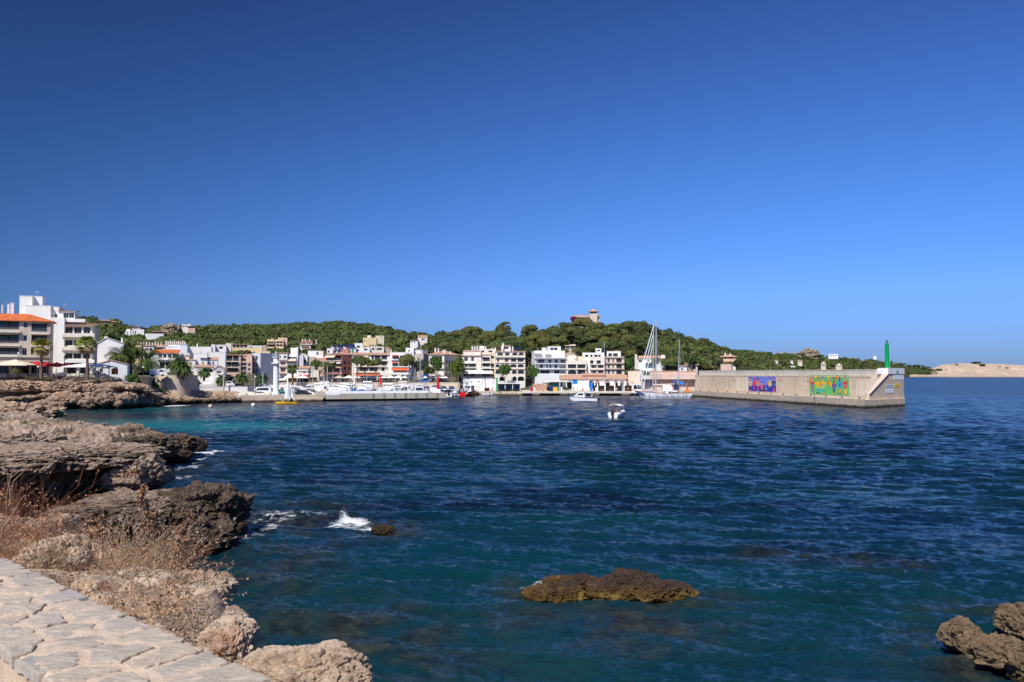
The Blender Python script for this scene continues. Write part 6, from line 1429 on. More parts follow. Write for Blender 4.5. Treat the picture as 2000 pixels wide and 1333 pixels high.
def tip():
 BC = (C_.x - B_.x, C_.y - B_.y); a = (B_.x, B_.y); b = (C_.x, C_.y)
 Lc = math.hypot(*BC); ux, uy = BC[0] / Lc, BC[1] / Lc; nx, ny = -uy, ux
 a2 = (a[0] + nx * .7, a[1] + ny * .7); b2 = (b[0] + nx * .7, b[1] + ny * .7)
 root = frame_on('stair_head', a2, b2, 0, 'concrete end block of the breakwater with a slanting stair wall and small sign boards', 'end block')
 s = lambda px: along(a2, b2, px); z = lambda px, py: zat(a2, b2, px, py)
 x0, x1, x2 = s(1697), s(1733.5), s(1764.5); zt = z(1750, 731)
 m = MB(); m.prism_xz([(x0, 2.004), (x2, 2.004), (x2, zt), (x1, zt - .02), (x0, z(1697, 770))], 0, 1.6); m.box(x1 + 1, x2, 1.61, 5.0, -1.0, zt)
 m.build('end_wall', M['wall_conc'], root)
 m = MB(); k = .35
 m.hexa([(x0, -.25, z(1697, 770) + .003), (x1, -.25, zt + .003), (x1, .3, zt + .003), (x0, .3, z(1697, 770) + .003)], [(x0, -.25, z(1697, 770) + .22), (x1, -.25, zt + .22), (x1, .3, zt + .22), (x0, .3, z(1697, 770) + .22)])
 m.build('stair_coping', M['pink'], root)
 m = MB()
 for i in range(9):
  t = i / 8; x = x0 - 1.4 + (x1 - x0) * t; zz = 2.0 + (zt - 2) * t; m.tube((x, .9, zz), (x, .9, zz + 1.1), .035, .035, 4)
  if i: m.tube((xp, .9, zp + 1.1), (x, .9, zz + 1.1), .03, .03, 4); m.tube((xp, .9, zp + .6), (x, .9, zz + .6), .03, .03, 4)
  xp, zp = x, zz
 m.build('railing', M['rail_b'], root)
 m = MB(); m.box(x1 - .1, x2 + .15, -.15, 2.6, zt + .004, z(1750, 719.5)); m.box(s(1743.5), x2 - .004, -.05, -.002, z(1750, 742), zt)
 m.build('white_block', M['whitep'], root)
 g = MB(); gx = s(1751.5); g.poly([(gx - .75, -.17, z(1750, 729.5)), (gx + .75, -.17, z(1750, 729.5)), (gx, -.17, z(1750, 722.5))]); g.build('triangle_mark', M['greenp'], root)
 def board(p0, p1, q0, q1, mt, nm):
  m = MB(); m.box(s(p0), s(p1), -.06, -.01, z(p0, q1), z(p0, q0)); o = m.build(nm, M[mt], root); return (s(p0), s(p1), z(p0, q1), z(p0, q0), o)
 X0, X1, Z0, Z1, o = board(1729, 1744.5, 751, 756, 'whitep', 'sign_board')
 t = MB(); t.box(X0 + .5, X1 - .4, -.07, -.061, Z0 + .22, Z0 + .38); t.box(X0 + .15, X0 + .38, -.07, -.061, Z0 + .15, Z0 + .42); t.build('lettering', M['blued'], root)
 board(1729, 1744.5, 756.3, 758.6, 'greyp', 'sign_board')
 X0, X1, Z0, Z1, o = board(1729, 1744.5, 759, 768, 'whitep', 'sign_board')
 t = MB()
 for k in range(3):
  cx = X0 + (X1 - X0) * (.2 + .3 * k); t.ball((cx, -.075, Z0 + .72), .10, 6, 4); t.box(cx - .06, cx + .06, -.07, -.061, Z0 + .3, Z0 + .62); t.box(cx - .2, cx + .2, -.07, -.061, Z0 + .46, Z0 + .52)
 t.build('pictograms', M['greyp'], root)
 X0, X1, Z0, Z1, o = board(1746, 1754.5, 750.5, 756.5, 'myel', 'sign_board')
 t = MB(); t.box(X0 + .2, X1 - .2, -.07, -.061, Z0 + .3, Z0 + .38); t.build('lettering', M['greyp'], root)
 # the light
 c = Vector((a2[0] + ux * s(1746) + nx * 1.8, a2[1] + uy * s(1746) + ny * 1.8, z(1750, 719.5)))
 lt = empty('harbour_light', c, 0, 'slim bright green navigation light tower on the white block at the breakwater end', 'light tower')
 H = P(1745, 671, c.y).z - c.z; rr = 4.5 / F * c.y * .95
 m = MB(); m.lathe([(rr * 1.05, 0), (rr * 1.0, .1), (rr * .88, H * .9), (rr * .86, H), (rr * .5, H + .05), (rr * .3, H + .08)], 20, 0); m.build('tower', M['greenp'], lt)
 m = MB(); m.lathe([(.16, H + .09), (.16, H + .35), (.22, H + .4), (.2, H + .62), (.05, H + .75), (.02, H + 1.05)], 10, 0); m.build('lantern', M['dark'], lt)
 fl = MB(); p = P(1738, 718, c.y + 1.5); fl.tube((p.x - c.x, 1.5, 0), (p.x - c.x, 1.5, 1.9), .05, .05, 5); fl.ball((p.x - c.x, 1.5, 1.95), .12, 6, 4); fl.build('side_post', M['alum'], lt)
tip()
def block_quay(name, pts, z0, z1, m, label=None, cat=None):
 b = MB(); b.hexa([(x, y, z0) for x, y in pts], [(x, y, z1) for x, y in pts]); o = b.build(name, M[m]); return tag(o, label, cat, kind=None if cat else 'structure')
X = lambda px, D: (px - 1000) / F * D
# central quay
def quay():
 root = empty('quay', (X(1035, 337), 337, 0), 0, 'flat concrete working quay on square piers in front of the apartment houses', 'quay')
 a, b = 0, X(1242, 337) - X(1035, 337)
 m = MB(); m.box(a - 3, b + 26, 0, 36.5, .85, 1.42); m.build('deck', M['concl'], root)
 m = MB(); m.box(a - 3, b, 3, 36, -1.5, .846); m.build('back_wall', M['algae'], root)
 for p0, p1 in ((1040, 1053), (1093, 1109), (1154, 1170), (1213, 1231)):
  m = MB(); m.box(X(p0, 337) - X(1035, 337), X(p1, 337) - X(1035, 337), .12, 3, -1.5, .846); m.build('pier_block', M['sea_conc'], root)
 rr = MB();
 for k in range(8):
  x0 = X(972 + k * 7.5, 340) - X(1035, 337); rr.hexa([(x0, 1, -1), (x0 + 1.1, 1, -1), (x0 + 1.1, 12, -1), (x0, 12, -1)], [(x0, 1, .05), (x0 + 1.1, 1, .05), (x0 + 1.1, 12, 1.38), (x0, 12, 1.38)])
 rr.hexa([(X(962, 340) - X(1035, 337), 1.4, -1), (-3.05, 1.4, -1), (-3.05, 35, -1), (X(962, 340) - X(1035, 337), 35, -1)], [(X(962, 340) - X(1035, 337), 1.4, -.1), (-3.05, 1.4, -.1), (-3.05, 12, 1.2), (X(962, 340) - X(1035, 337), 12, 1.2)])
 rr.build('slipway', M['sea_conc'], root)
quay()
block_quay('side_quay', [(X(1242, 337) + .01, 345.0), (66.0, 322.5), (74, 352), (X(1242, 337) + .01, 352)], -1.5, 1.38, 'sea_conc')
block_quay('fishing_quay', [(X(915, 352), 352), (X(966, 342), 342), (X(966, 372), 374), (X(900, 374), 374)], -1.5, 1.3, 'sea_conc')
# promenade wall behind the marina
def prom():
 root = empty('promenade_wall', (X(505, 372), 372, 0), 0, 'long low stone promenade wall behind the rows of moored boats', 'wall')
 L_ = X(898, 372) - X(505, 372)
 m = MB(); m.box(0, L_, 0, 2.2, -1.5, 4.55); m.build('wall_face', M['bastion'], root)
 m = MB(); m.box(-.1, L_ + .1, -.12, 2.4, 4.554, 4.72); m.build('coping', M['concl'], root)
 m = MB(); m.box(0, L_, -9, -.01, -1.5, 1.1); m.build('lower_quay', M['concg'], root)
prom()
block_quay('marina_ground', [(X(470, 296), 282), (X(560, 296), 283), (X(600, 372), 372), (X(400, 372), 372), (X(392, 300), 300)], -1.5, 1.6, 'concg')
def centre_pier():
 a = P(633, 784, 267); a.z = 0; b = P(872, 781, 281); b.z = 0
 root = frame_on('pier', a, b, 0, 'long grey concrete harbour pier with white parapet, from the lighthouse to the red beacon', 'pier')
 L_ = (b - a).length
 m = MB(); m.box(0, L_, 0, 7, .62, 2.3); m.build('deck', M['pier_conc'], root)
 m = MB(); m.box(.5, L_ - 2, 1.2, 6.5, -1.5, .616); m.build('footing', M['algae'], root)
 m = MB(); m.box(.2, L_ - 5.5, 1.6, 2.3, 2.304, 3.05); m.build('white_parapet', M['white2'], root)
 m = MB(); m.box(.8, 4.6, -.06, -.002, 1.75, 2.25); m.build('white_sign', M['whitep'], root)
 for i in range(9):
  x = 15 + i * 3.45
  if x > L_ - 1: break
  f = MB()
  for o in (0, .45): f.tube((x + o, -.10, .0), (x + o, -.10, 2.5), .03, .03, 5)
  for k in range(6): f.tube((x, -.10, .2 + k * .4), (x + .45, -.10, .2 + k * .4), .02, .02, 4)
  f.build('ladder', M['algae'], root)
 dots = MB()
 for i in range(11): dots.box(2 + i * 3.3, 2.15 + i * 3.3, -.03, -.003, 1.7, 1.85)
 dots.build('mooring_rings', M['dark'], root)
 # lower stepped blocks towards the lighthouse
 m = MB(); x0 = -10.5; m.box(-9.6, -.004, -.6, 8, .95, 1.95); m.box(-9.4, -.6, -1.1, 8, -1.5, .946); m.box(-13.4, -10.2, -.4, 8, -1.5, 1.95); m.box(-24, -13.404, -.4, 8, -1.5, 1.95)
 m.build('landing_steps', M['sea_conc'], root)
 m = MB(); m.box(-2, .15, .3, 6, 2.0, 2.95); m.build('end_block', M['pier_conc'], root)
 bx = along((a.x, a.y), (b.x, b.y), 853)
 ev = (b - a).normalized()
 bp = a + ev * bx
 r = empty('beacon', (bp.x + .3, bp.y + 2, 2.3), 0, 'red harbour beacon column on a white base near the pier end', 'beacon')
 m = MB(); m.box(-.8, .8, -.8, .8, 0, 1.2); m.build('base', M['whitep'], r)
 m = MB(); H = P(853, 734, bp.y).z - 2.3; m.lathe([(.42, 1.2), (.46, 1.3), (.40, H * .55), (.34, H - .5), (.12, H - .45), (.1, H)], 12, 0); m.build('column', M['redp'], r)
 return a, b
PA, PB = centre_pier()
def lighthouse():
 D = 268; bz = 1.95
 root = empty('lighthouse', (X(539.5, D), D, bz), 0, 'tall round white harbour lighthouse with a ring gallery, standing beside the yellow sailing dinghy', 'lighthouse')
 zz = lambda y: P(539, y, D).z - bz
 r = 5.4 / F * D
 m = MB(); m.lathe([(r * 1.35, 0), (r * 1.32, .5), (r * 1.08, .9), (r, 1.4), (r * .93, zz(711.5)), (r * .93, zz(700.5))], 28, 0); m.build('tower', M['white2'], root, smooth=True)
 m = MB(); m.lathe([(r, zz(711.5)), (r * 1.75, zz(710.6)), (r * 1.75, zz(709)), (r, zz(708.6))], 28, 0); m.build('gallery', M['white'], root)
 m = MB(); m.lathe([(r, zz(700.5)), (r * 1.3, zz(699)), (r * 1.35, zz(697.5)), (r * .9, zz(697.3))], 24, 0); m.build('upper_ring', M['white'], root)
 m = MB()
 zt, zb = zz(690.5), zz(697.3)
 for i in range(12):
  t = 6.2832 * i / 12; c, s = math.cos(t), math.sin(t); m.tube((r * 1.25 * c, r * 1.25 * s, zb), (r * 1.45 * c, r * 1.45 * s, zt), .05, .05, 4)
 for h in (.35, .7, 1):
  for i in range(12):
   t, u = 6.2832 * i / 12, 6.2832 * (i + 1) / 12; k = r * (1.25 + .2 * h); zh = zb + (zt - zb) * h; m.tube((k * math.cos(t), k * math.sin(t), zh), (k * math.cos(u), k * math.sin(u), zh), .045, .045, 4)
 m.build('railing', M['alum'], root)
 m = MB(); m.lathe([(r * .55, zb), (r * .55, zb + .5), (.42, zb + .55), (.42, zb + 1.2), (.5, zb + 1.25), (.3, zb + 1.5), (.06, zb + 1.6), (.04, zb + 2.2)], 14, 0); m.build('lantern', M['greyp'], root)
 m = MB(); m.lathe([(r * 1.9, -.05), (r * 1.9, .25), (r * 1.4, .3)], 24, 0); m.build('base_ring', mat('pale_teal_paint', (.40, .55, .52), .6), root)
lighthouse()
# ================================================================ LEFT SHORE: WALLS, BASTION, WHITE WALL
def wallbox(name, p0, p1, D0, D1, z0, z1, th, m, label, cat, cop=None):
 a = (X(p0, D0), D0); b = (X(p1, D1), D1); r = frame_on(name, a, b, 0, label, cat); L_ = math.hypot(b[0] - a[0], b[1] - a[1])
 mb = MB(); mb.box(0, L_, 0, th, z0, z1); mb.build('wall_face', M[m], r)
 if cop: mb = MB(); mb.box(-.05, L_ + .05, -.06, th + .06, z1 + .003, z1 + .14); mb.build('coping', M[cop], r)
 return r
wallbox('promenade_parapet', -90, 292, 217, 239, 4.8, 7.75, .6, 'darkrubble', 'dark low rubble wall under the restaurant terrace at the far left', 'wall', 'concl')
block_quay('terrace', [(X(-90, 217), 217.7), (X(292, 239), 239.7), (X(300, 252), 252), (X(-120, 252), 252)], 4.0, 7.70, 'paving')
def bastion():
 D = 256; c = Vector((X(328, D), D + 4, 0))
 root = empty('bastion', c, 0, 'curved pale stone bastion wall with its right part in shade, above the shore rocks', 'bastion')
 R_ = X(360, D) - X(328, D)
 m = MB(); zt = P(335, 733.5, D).z; n = 26
 for i in range(n):
  t0, t1 = math.pi * (1 + i / n), math.pi * (1 + (i + 1) / n)
  p = [(R_ * 1.0 * math.cos(t), 4.6 * math.sin(t)) for t in (t0, t1)]
  m.quad((p[0][0] * 1.05, p[0][1] * 1.05, 1.0), (p[1][0] * 1.05, p[1][1] * 1.05, 1.0), (p[1][0], p[1][1], zt), (p[0][0], p[0][1], zt))
 m.poly([(R_ * math.cos(math.pi * (1 + i / n)), 4.6 * math.sin(math.pi * (1 + i / n)), zt) for i in range(n + 1)])
 m.quad((R_ * 1.05, 0, 1), (R_ * 1.05, 7, 1), (R_, 7, zt), (R_, 0, zt)); m.quad((-R_ * 1.05, 12, 1), (-R_ * 1.05, 0, 1), (-R_, 0, zt), (-R_, 12, zt)); m.box(-R_, R_, .01, 7, zt - .2, zt - .003)
 m.build('curved_wall', M['bastion'], root, smooth=False)
 d = MB()
 for x in (-1.6, 1.0): d.box(x, x + .25, -4.75, -4.3, zt - 1.2, zt - .95)
 d.build('drain_holes', M['dark'], root)
bastion()
wallbox('buttress', 301, 314, 251, 251, 3, 6.0, 2.4, 'bastion', 'dark stone buttress at the left foot of the bastion', 'wall')
wallbox('boatyard_wall', 374, 436, 272, 277, 1.2, P(400, 757, 266).z, .5, 'white', 'white boatyard wall, the section left of the concrete post', 'wall', 'greyw')
wallbox('boatyard_wall', 439, 484, 277, 279, 1.2, P(450, 757, 268).z, .6, 'white', 'white boatyard wall, the section right of the concrete post', 'wall', 'greyw')
wallbox('boatyard_wall', 484.3, 500, 279.2, 296, 1.2, P(484, 757, 270).z, .5, 'greyw', 'end section of the boatyard wall, greyed for shade', 'wall')  # shaded end of the white wall, shade put in as grey
def post(px, yt, D, zb, r, label, mt='concg'):
 o = empty('post', (X(px, D), D, zb), 0, label, 'post'); m = MB(); H = P(px, yt, D).z - zb
 m.lathe([(r * 1.15, 0), (r, .3), (r * .85, H - .15), (r * 1.2, H - .12), (r * 1.2, H), (r * .3, H + .03)], 8, 0); m.build('shaft', M[mt], o)
post(437.5, 720.5, 275, 1.3, .28, 'thick concrete post between the two white boatyard wall sections')
for px, yt, D, zb, r, lb in ((455, 741, 290, 1.6, .12, 'thin grey post behind the right boatyard wall section'), (482, 718, 300, 1.6, .12, 'tall thin post below the brown balconies'), (498, 735, 292, 1.6, .10, 'short white post behind the end of the boatyard wall'), (514, 727, 300, 1.6, .16, 'stout post left of the lighthouse'), (611, 717, 340, 1.1, .14, 'tall slim pole below the umbrella pine left of the salmon house'),
       (623, 733, 330, 1.1, .10, 'short slim pole right of the tall pole near the salmon house'), (665, 720, 340, 1.1, .15, 'light grey pole in front of the salmon house'), (768, 731, 330, 1.1, .08, 'thin pole behind the white parapet right of the red banner')):
 post(px, yt, D, zb, r, lb, 'alum')
# ================================================================ STREET LAMPS, PARASOLS, FURNITURE
def lamp(px, ytop, D, zb, label, globe=True):
 o = empty('street_lamp', (X(px, D), D, zb), 0, label, 'street lamp', 'street lamps'); H = P(px, ytop, D).z - zb
 m = MB(); m.lathe([(.12, 0), (.09, .8), (.05, H - .4), (.1, H - .38)], 8, 0); m.build('pole', M['dframe'], o)
 m = MB(); m.ball((0, 0, H - .12), .27, 12, 8); m.build('globe', M['whitep'], o, smooth=True)
lamp(36, 690, 221, 7.7, 'tall dark lamp post in front of the beige parasol'); lamp(126, 692, 221, 7.7, 'dark lamp post right of the first fan palm'); lamp(213, 697, 223, 7.7, 'dark lamp post with white globe beside the low arch house'); lamp(75, 716, 221, 7.7, 'short lamp with white globe left of the standing man')
lamp(499.5, 735.5, 285, 1.6, 'white globe lamp behind the boatyard wall'); lamp(280, 717, 236, 7.4, 'lamp with white globe among the date palms')
def parasol(px, ytop, yrim, w, D, zb, mt, label, group, name='parasol'):
 o = empty(name, (X(px, D), D, zb), 0, label, 'parasol', group)
 zt = P(px, ytop, D).z - zb; zr = P(px, yrim, D).z - zb; r_ = w / 2 / F * D
 m = MB(); n = 4
 c = [(r_, -r_ * .8), (r_, r_ * .8), (-r_, r_ * .8), (-r_, -r_ * .8)]
 for i in range(4):
  a, b = c[i], c[(i + 1) % 4]
  am, bm_ = (a[0] * .5, a[1] * .5), (b[0] * .5, b[1] * .5); zm = zr + (zt - zr) * .44
  m.quad((*a, zr), (*b, zr), (*bm_, zm), (*am, zm)); m.add([(*am, zm), (*bm_, zm), (0, 0, zt)], [(0, 1, 2)])
  m.quad((*a, zr - .22), (*b, zr - .22), (*b, zr), (*a, zr))
 m.tube((0, 0, zt - .02), (0, 0, zt + .12), .08, .05, 6)
 m.build('canopy', M[mt], o)
 m = MB(); m.tube((0, 0, 0), (0, 0, zt - .1), .05, .05, 6); m.box(-.4, .4, -.4, .4, 0, .08)
 for cx, cy in c: m.tube((0, 0, zt - .5), (cx * .95, cy * .95, zr - .02), .02, .02, 4)
 m.build('pole', M['frame'], o)
 return o
gp = 'parasols of the clifftop restaurants'
M['canbeige'] = mat('beige_canvas', (.66, .56, .43), .85, .05)
parasol(-25, 700, 710, 66, 224, 7.7, 'canbeige', 'beige parasol cut by the left edge', gp); parasol(5, 703, 712, 40, 226, 7.7, 'canbeige', 'small beige parasol behind the big beige one', gp)
parasol(30, 702.5, 713, 82, 223, 7.7, 'canbeige', 'large beige parasol behind the round bush', gp)
for px, yt, yr, w, lb in ((73, 705.5, 713, 34, 'red parasol nearest the beige one, half behind the fan palm trunk'), (92, 708, 714, 34, 'second red parasol from the left'), (111, 708, 714.5, 38, 'third red parasol from the left'), (128, 710, 715.5, 34, 'rightmost red parasol next to the white ones')): parasol(px, yt, yr, w, 225, 7.7, 'red', lb, gp)
for px, yt, yr, w, lb in ((148, 712, 716, 40, 'small white parasol behind the red ones'), (167, 709.5, 716.5, 62, 'wide white parasol behind the second fan palm trunk'), (193, 709.5, 716, 46, 'white parasol left of the arch house'), (214, 717, 718.5, 22, 'flat white parasol at the arch house door')): parasol(px, yt, yr, w, 224, 7.7, 'awnw', lb, gp)
# dining tables with chairs in the shade
M['chairc'] = mat('rattan', (.12, .08, .05), .8)
def table(x, y, z, label, grp):
 o = empty('dining_table', (x, y, z), 0, label, 'table', grp)
 m = MB(); m.box(-.45, .45, -.45, .45, .72, .76); m.tube((0, 0, 0), (0, 0, .72), .05, .05, 6); m.box(-.25, .25, -.25, .25, 0, .03); m.build('table_top', M['awnw'], o)
def chair(x, y, z, rz, label, grp):
 o = empty('chair', (x, y, z), rz, label, 'chair', grp); m = MB(); m.box(-.23, .23, -.23, .23, .42, .46); m.build('seat', M['chairc'], o)
 m = MB(); m.box(-.23, .23, .2, .24, .46, .9); m.build('backrest', M['chairc'], o)
 m = MB()
 for a, b in ((-.2, -.2), (.2, -.2), (-.2, .2), (.2, .2)): m.box(a - .02, a + .02, b - .02, b + .02, 0, .42)
 m.box(-.2, .2, -.02, .02, .15, .18); m.box(-.2, -.17, -.2, .2, .15, .18); m.box(.17, .2, -.2, .2, .15, .18)
 tag(m.build('leg_frame', M['chairc'], o), kind=None)
for i, px in enumerate((10, 30, 50, 88, 100, 132, 150, 160, 182, 200)):
 nm = ['left of the round bush', 'behind the round bush', 'right of the round bush', 'left of the standing man', 'beside the standing man', 'under the rightmost red parasol', 'under the small white parasol', 'left of the second fan palm', 'right of the second fan palm', 'near the arch house'][i]
 table(X(px, 222.2), 222.2, 7.7, 'restaurant table %s' % nm, 'tables of the clifftop restaurants'); chair(X(px, 222.2) + .8, 222.4, 7.7, 1.57, 'dark rattan chair %s' % nm, 'chairs of the clifftop restaurants')
def P3(px, D, z): return (X(px, D), D, z)
# ---------------------------------------------------------------- palms
M['palmg'] = foliage('palm_leaf', (0.11, 0.15, 0.045), (0.07, 0.11, 0.03), sc=.4, isl=.35); M['palmy'] = foliage('fan_palm_leaf', (0.36, 0.36, 0.08), (0.24, 0.27, 0.06), sc=.4, isl=.3); M['palmd'] = foliage('dead_palm_leaf', (0.52, 0.36, 0.17), (0.36, 0.24, 0.11), sc=.5, isl=.3)
M['ptrunk'] = mat('palm_trunk', (.20, .13, .09), .9, .35, 3)
def palm(px, ytop, ybase, D, wpx, label, fan, seed, group, lean=0, zoff=None):
 random.seed(seed)
 zb = P(px, ybase, D).z; H = P(px, ytop, D).z - zb; r_ = wpx / 2 / F * D
 o = empty('palm_tree', (X(px, D), D, zb), 0, label, 'palm', group)
 th = H - r_ * (.75 if fan else .62)
 m = MB(); nseg = 14
 rt = .38 if fan else .42
 for k in range(nseg):
  z0, z1 = th * k / nseg, th * (k + 1) / nseg; f0 = lean * (z0 / th) ** 2; f1 = lean * (z1 / th) ** 2; rr = rt * (1.15 - .35 * k / nseg)
  m.tube((f0, 0, z0 - (1 if k == 0 else 0)), (f1, 0, z1), rr * .88, rr, 8)
 m.build('trunk', M['ptrunk'], o)
 cx = lean
 if fan:
  g = MB(); dd = MB()
  for i in range(46):
   dead = i >= 30
   a = rnd(0, 6.283); el = rnd(-.15, 1.3) if not dead else rnd(-1.1, -.25)
   d = Vector((math.cos(a) * math.cos(el), math.sin(a) * math.cos(el), math.sin(el))); st = r_ * rnd(.35, .5) * (1 if not dead else .7)
   c = Vector((cx, 0, th)) + d * st; R2 = r_ * rnd(.42, .58)
   side = d.cross(Vector((0, 0, 1))).normalized() if abs(d.z) < .98 else Vector((1, 0, 0)); up = side.cross(d).normalized()
   tgt = dd if dead else g
   tgt.tube((cx, 0, th), c, .03, .02, 3)
   for k in range(11):
    t = (k / 10 - .5) * 2.6; q = (d * math.cos(t) + side * math.sin(t)); w = (side * math.cos(t) - d * math.sin(t)) * R2 * .085
    e = c + q * R2 + Vector((0, 0, -R2 * .22)) - up * R2 * .1 * abs(t); mid = c + q * R2 * .6 + up * R2 * .04
    tgt.add([c, mid - w, e, mid + w], [(0, 1, 2, 3)])
  g.build('fronds', M['palmy'], o); dd.build('dead_fronds', M['palmd'], o)
 else:
  g = MB()
  for i in range(62):
   a = rnd(0, 6.283); el = (rnd(.1, 1.35) if i < 42 else rnd(-.5, .15)); L_ = r_ * rnd(1.0, 1.25)
   d = Vector((math.cos(a) * math.cos(el), math.sin(a) * math.cos(el), math.sin(el))); p = Vector((cx, 0, th)); pts = [p]
   for k in range(8): d = (d + Vector((0, 0, -.17 - .03 * k))).normalized(); p = p + d * L_ / 8; pts.append(p)
   for k in range(1, 9):
    ax = (pts[k] - pts[k - 1]).normalized(); sd_ = ax.cross(Vector((0, 0, 1)))
    sd_ = sd_.normalized() if sd_.length > .05 else Vector((1, 0, 0)); up = sd_.cross(ax)
    ll = L_ * .24 * math.sin(math.pi * min(1, (k + .6) / 9.4)) + .05
    g.tube(pts[k - 1], pts[k], .03, .02, 3, caps=False)
    for j in (0, .33, .66):
     q = pts[k - 1].lerp(pts[k], j)
     for s_ in (-1, 1):
      e = q + (sd_ * s_ * .9 + ax * .75 - up * .25).normalized() * ll; w = ax * .085
      g.add([q - w, q + w, e], [(0, 1, 2)])
  g.build('fronds', M['palmg'], o)
 return o
gpf = 'fan palms on the clifftop'; gpd = 'date palms beside the bastion'
palm(81, 661, 733, 219.5, 50, 'fan palm with yellowish crown in front of the orange roofed block', True, 1, gpf); palm(171, 656, 734, 219.5, 52, 'fan palm in front of the white block with balconies', True, 2, gpf, lean=-.3)
palm(236, 677, 734, 238, 60, 'date palm leftmost of its group, before the gabled white wall', False, 3, gpd); palm(256, 666, 736, 246, 58, 'tallest and loosest date palm, behind the other two', False, 4, gpd); palm(288, 682, 738, 260, 72, 'full round date palm in front of the bastion', False, 5, gpd)
palm(349, 692, 735, 259, 54, 'greyish date palm standing on the bastion', False, 6, gpd); palm(357, 704, 735, 257, 44, 'low date palm on the bastion, right of the greyish one', False, 7, gpd)
gps = 'small palms along the harbour'
palm(399, 717, 756, 284, 30, 'small palm in front of the crown emblem house', False, 8, gps); palm(433, 731, 760, 285, 30, 'low palm right of the crown emblem house', False, 9, gps); palm(475, 728, 757, 300, 28, 'small palm below the brown balconies', False, 10, gps); palm(513, 730, 757, 320, 30, 'small palm left of the lighthouse', False, 11, gps)
palm(572, 711, 756, 366, 26, 'slender palm on the promenade right of the lighthouse', False, 12, gps); palm(1280, 696, 745, 395, 22, 'thin palm behind the masts of the big ship', False, 13, gps); palm(1350, 693, 740, 395, 22, 'palm right of the mizzen mast', False, 14, gps); palm(1362, 698, 740, 400, 20, 'low palm by the start of the breakwater', False, 15, gps)
# ---------------------------------------------------------------- town trees
gt = 'trees of the harbour front'
tree_px('pine', 624, 703, 747, 374, 44, 'thin crowned umbrella pine between two poles, left of the salmon house', 31, gt)
tree_px('dark', 643, 707, 748, 375, 26, 'low dark pine in front of the salmon house', 32, gt)
tree_px('bigpine', 697, 694, 747, 373, 50, 'leaning pine with a curved pale trunk before the long cream house', 33, gt); tree_px('pine', 713, 697, 748, 373, 36, 'pine touching the leaning one on its right', 34, gt); tree_px('pine', 735, 699, 748, 374, 30, 'rightmost of the three pines before the long cream house', 35, gt)
tree_px('bigpine', 798, 690, 747, 372, 46, 'large domed green pine in front of the orange awning', 36, gt); tree_px('dark', 820, 698, 747, 376, 30, 'ragged pine just right of the tallest harbour mast', 37, gt)
tree_px('broad', 853, 696, 747, 374, 30, 'rounded tree in front of the tile roofed house', 38, gt); tree_px('dark', 836, 712, 749, 374, 26, 'low spreading pine beside the blue hut', 39, gt); tree_px('broad', 893, 697, 757, 376, 32, 'tall bright tree with twisted trunk between the two cream houses', 40, gt); tree_px('broad', 885, 706, 760, 374, 20, 'slim tree at the alley beside the tile roofed house', 41, gt)
tree_px('broad', 984, 711, 752, 372, 30, 'round leafy tree in front of the arched balconies', 42, gt); tree_px('broad', 1041, 711, 758, 376, 26, 'round leafy tree left of the glazed white flats', 43, gt); tree_px('broad', 1229, 697, 750, 395, 30, 'leafy tree right of the tall windowed cream house', 44, gt)
tree_px('umbrella', 988, 628, 672, 478, 25, 'lone umbrella pine with flat crown standing tall on the skyline', 45)
tree_px('dark', 1352, 702, 730, 400, 30, 'dark bushy tree above the start of the breakwater', 46, gt); tree_px('dark', 1398, 702, 728, 405, 26, 'dark round bush like tree left of the tiled villa', 47, gt)
tree_px('bigpine', 1218, 627, 690, 470, 52, 'huge dark domed pine right of the stone villa', 48); tree_px('bigpine', 1135, 619, 680, 486, 56, 'huge pine directly below the stone villa', 49); tree_px('bigpine', 1090, 634, 690, 470, 40, 'wide pine left of the stone villa', 50); tree_px('bigpine', 1160, 628, 682, 474, 40, 'green pine below the lookout tower', 51)
def cypress(px, yt, yb, D, w, label):
 o = empty('cypress_tree', P(px, yb, D), 0, label, 'cypress', 'cypresses under the lone umbrella pine'); H = P(px, yt, D).z - P(px, yb, D).z; r_ = w / 2 / F * D
 rs = np.random.RandomState(int(px)); n = 420; t = rs.rand(n); a = rs.rand(n) * 6.283; rr = r_ * np.sqrt(np.clip(1 - t, 0, 1)) * (.5 + .5 * np.minimum(1, t * 8)) * rs.uniform(.7, 1.1, n)
 p = np.stack([rr * np.cos(a), rr * np.sin(a), t * H], 1); nr = np.stack([np.cos(a), np.sin(a), .5 + 0 * a], 1) + rs.normal(scale=.4, size=(n, 3)); nr /= np.linalg.norm(nr, axis=1)[:, None]
 u = np.cross(nr, rs.normal(size=(n, 3))); u /= np.linalg.norm(u, axis=1)[:, None]; v = np.cross(nr, u); s = .4
 np_mesh('crown', np.stack([p - u * s, p - v * s, p + u * s, p + v * s], 1).reshape(-1, 3), np.arange(n * 4).reshape(n, 4), M['pined'], o)
 m = MB(); m.tube((0, 0, -1), (0, 0, H * .6), .2, .1, 6); m.build('trunk', M['trunk'], o)
tree_px('pine', 1404, 698, 728, 420, 30, 'pine hiding the left foot of the tiled villa', 52, gt); tree_px('dark', 1440, 700, 729, 420, 26, 'dark evergreen hiding the right foot of the tiled villa', 53, gt); tree_px('pine', 1421, 706, 729, 412, 24, 'low pine in front of the pink wall above the breakwater', 54, gt)
cypress(987, 644, 676, 474, 6, 'left slender cypress under the lone umbrella pine'); cypress(996, 645, 676, 476, 5, 'right slender cypress near the lone umbrella pine'); cypress(992, 650, 676, 472, 4, 'short middle cypress near the lone umbrella pine')
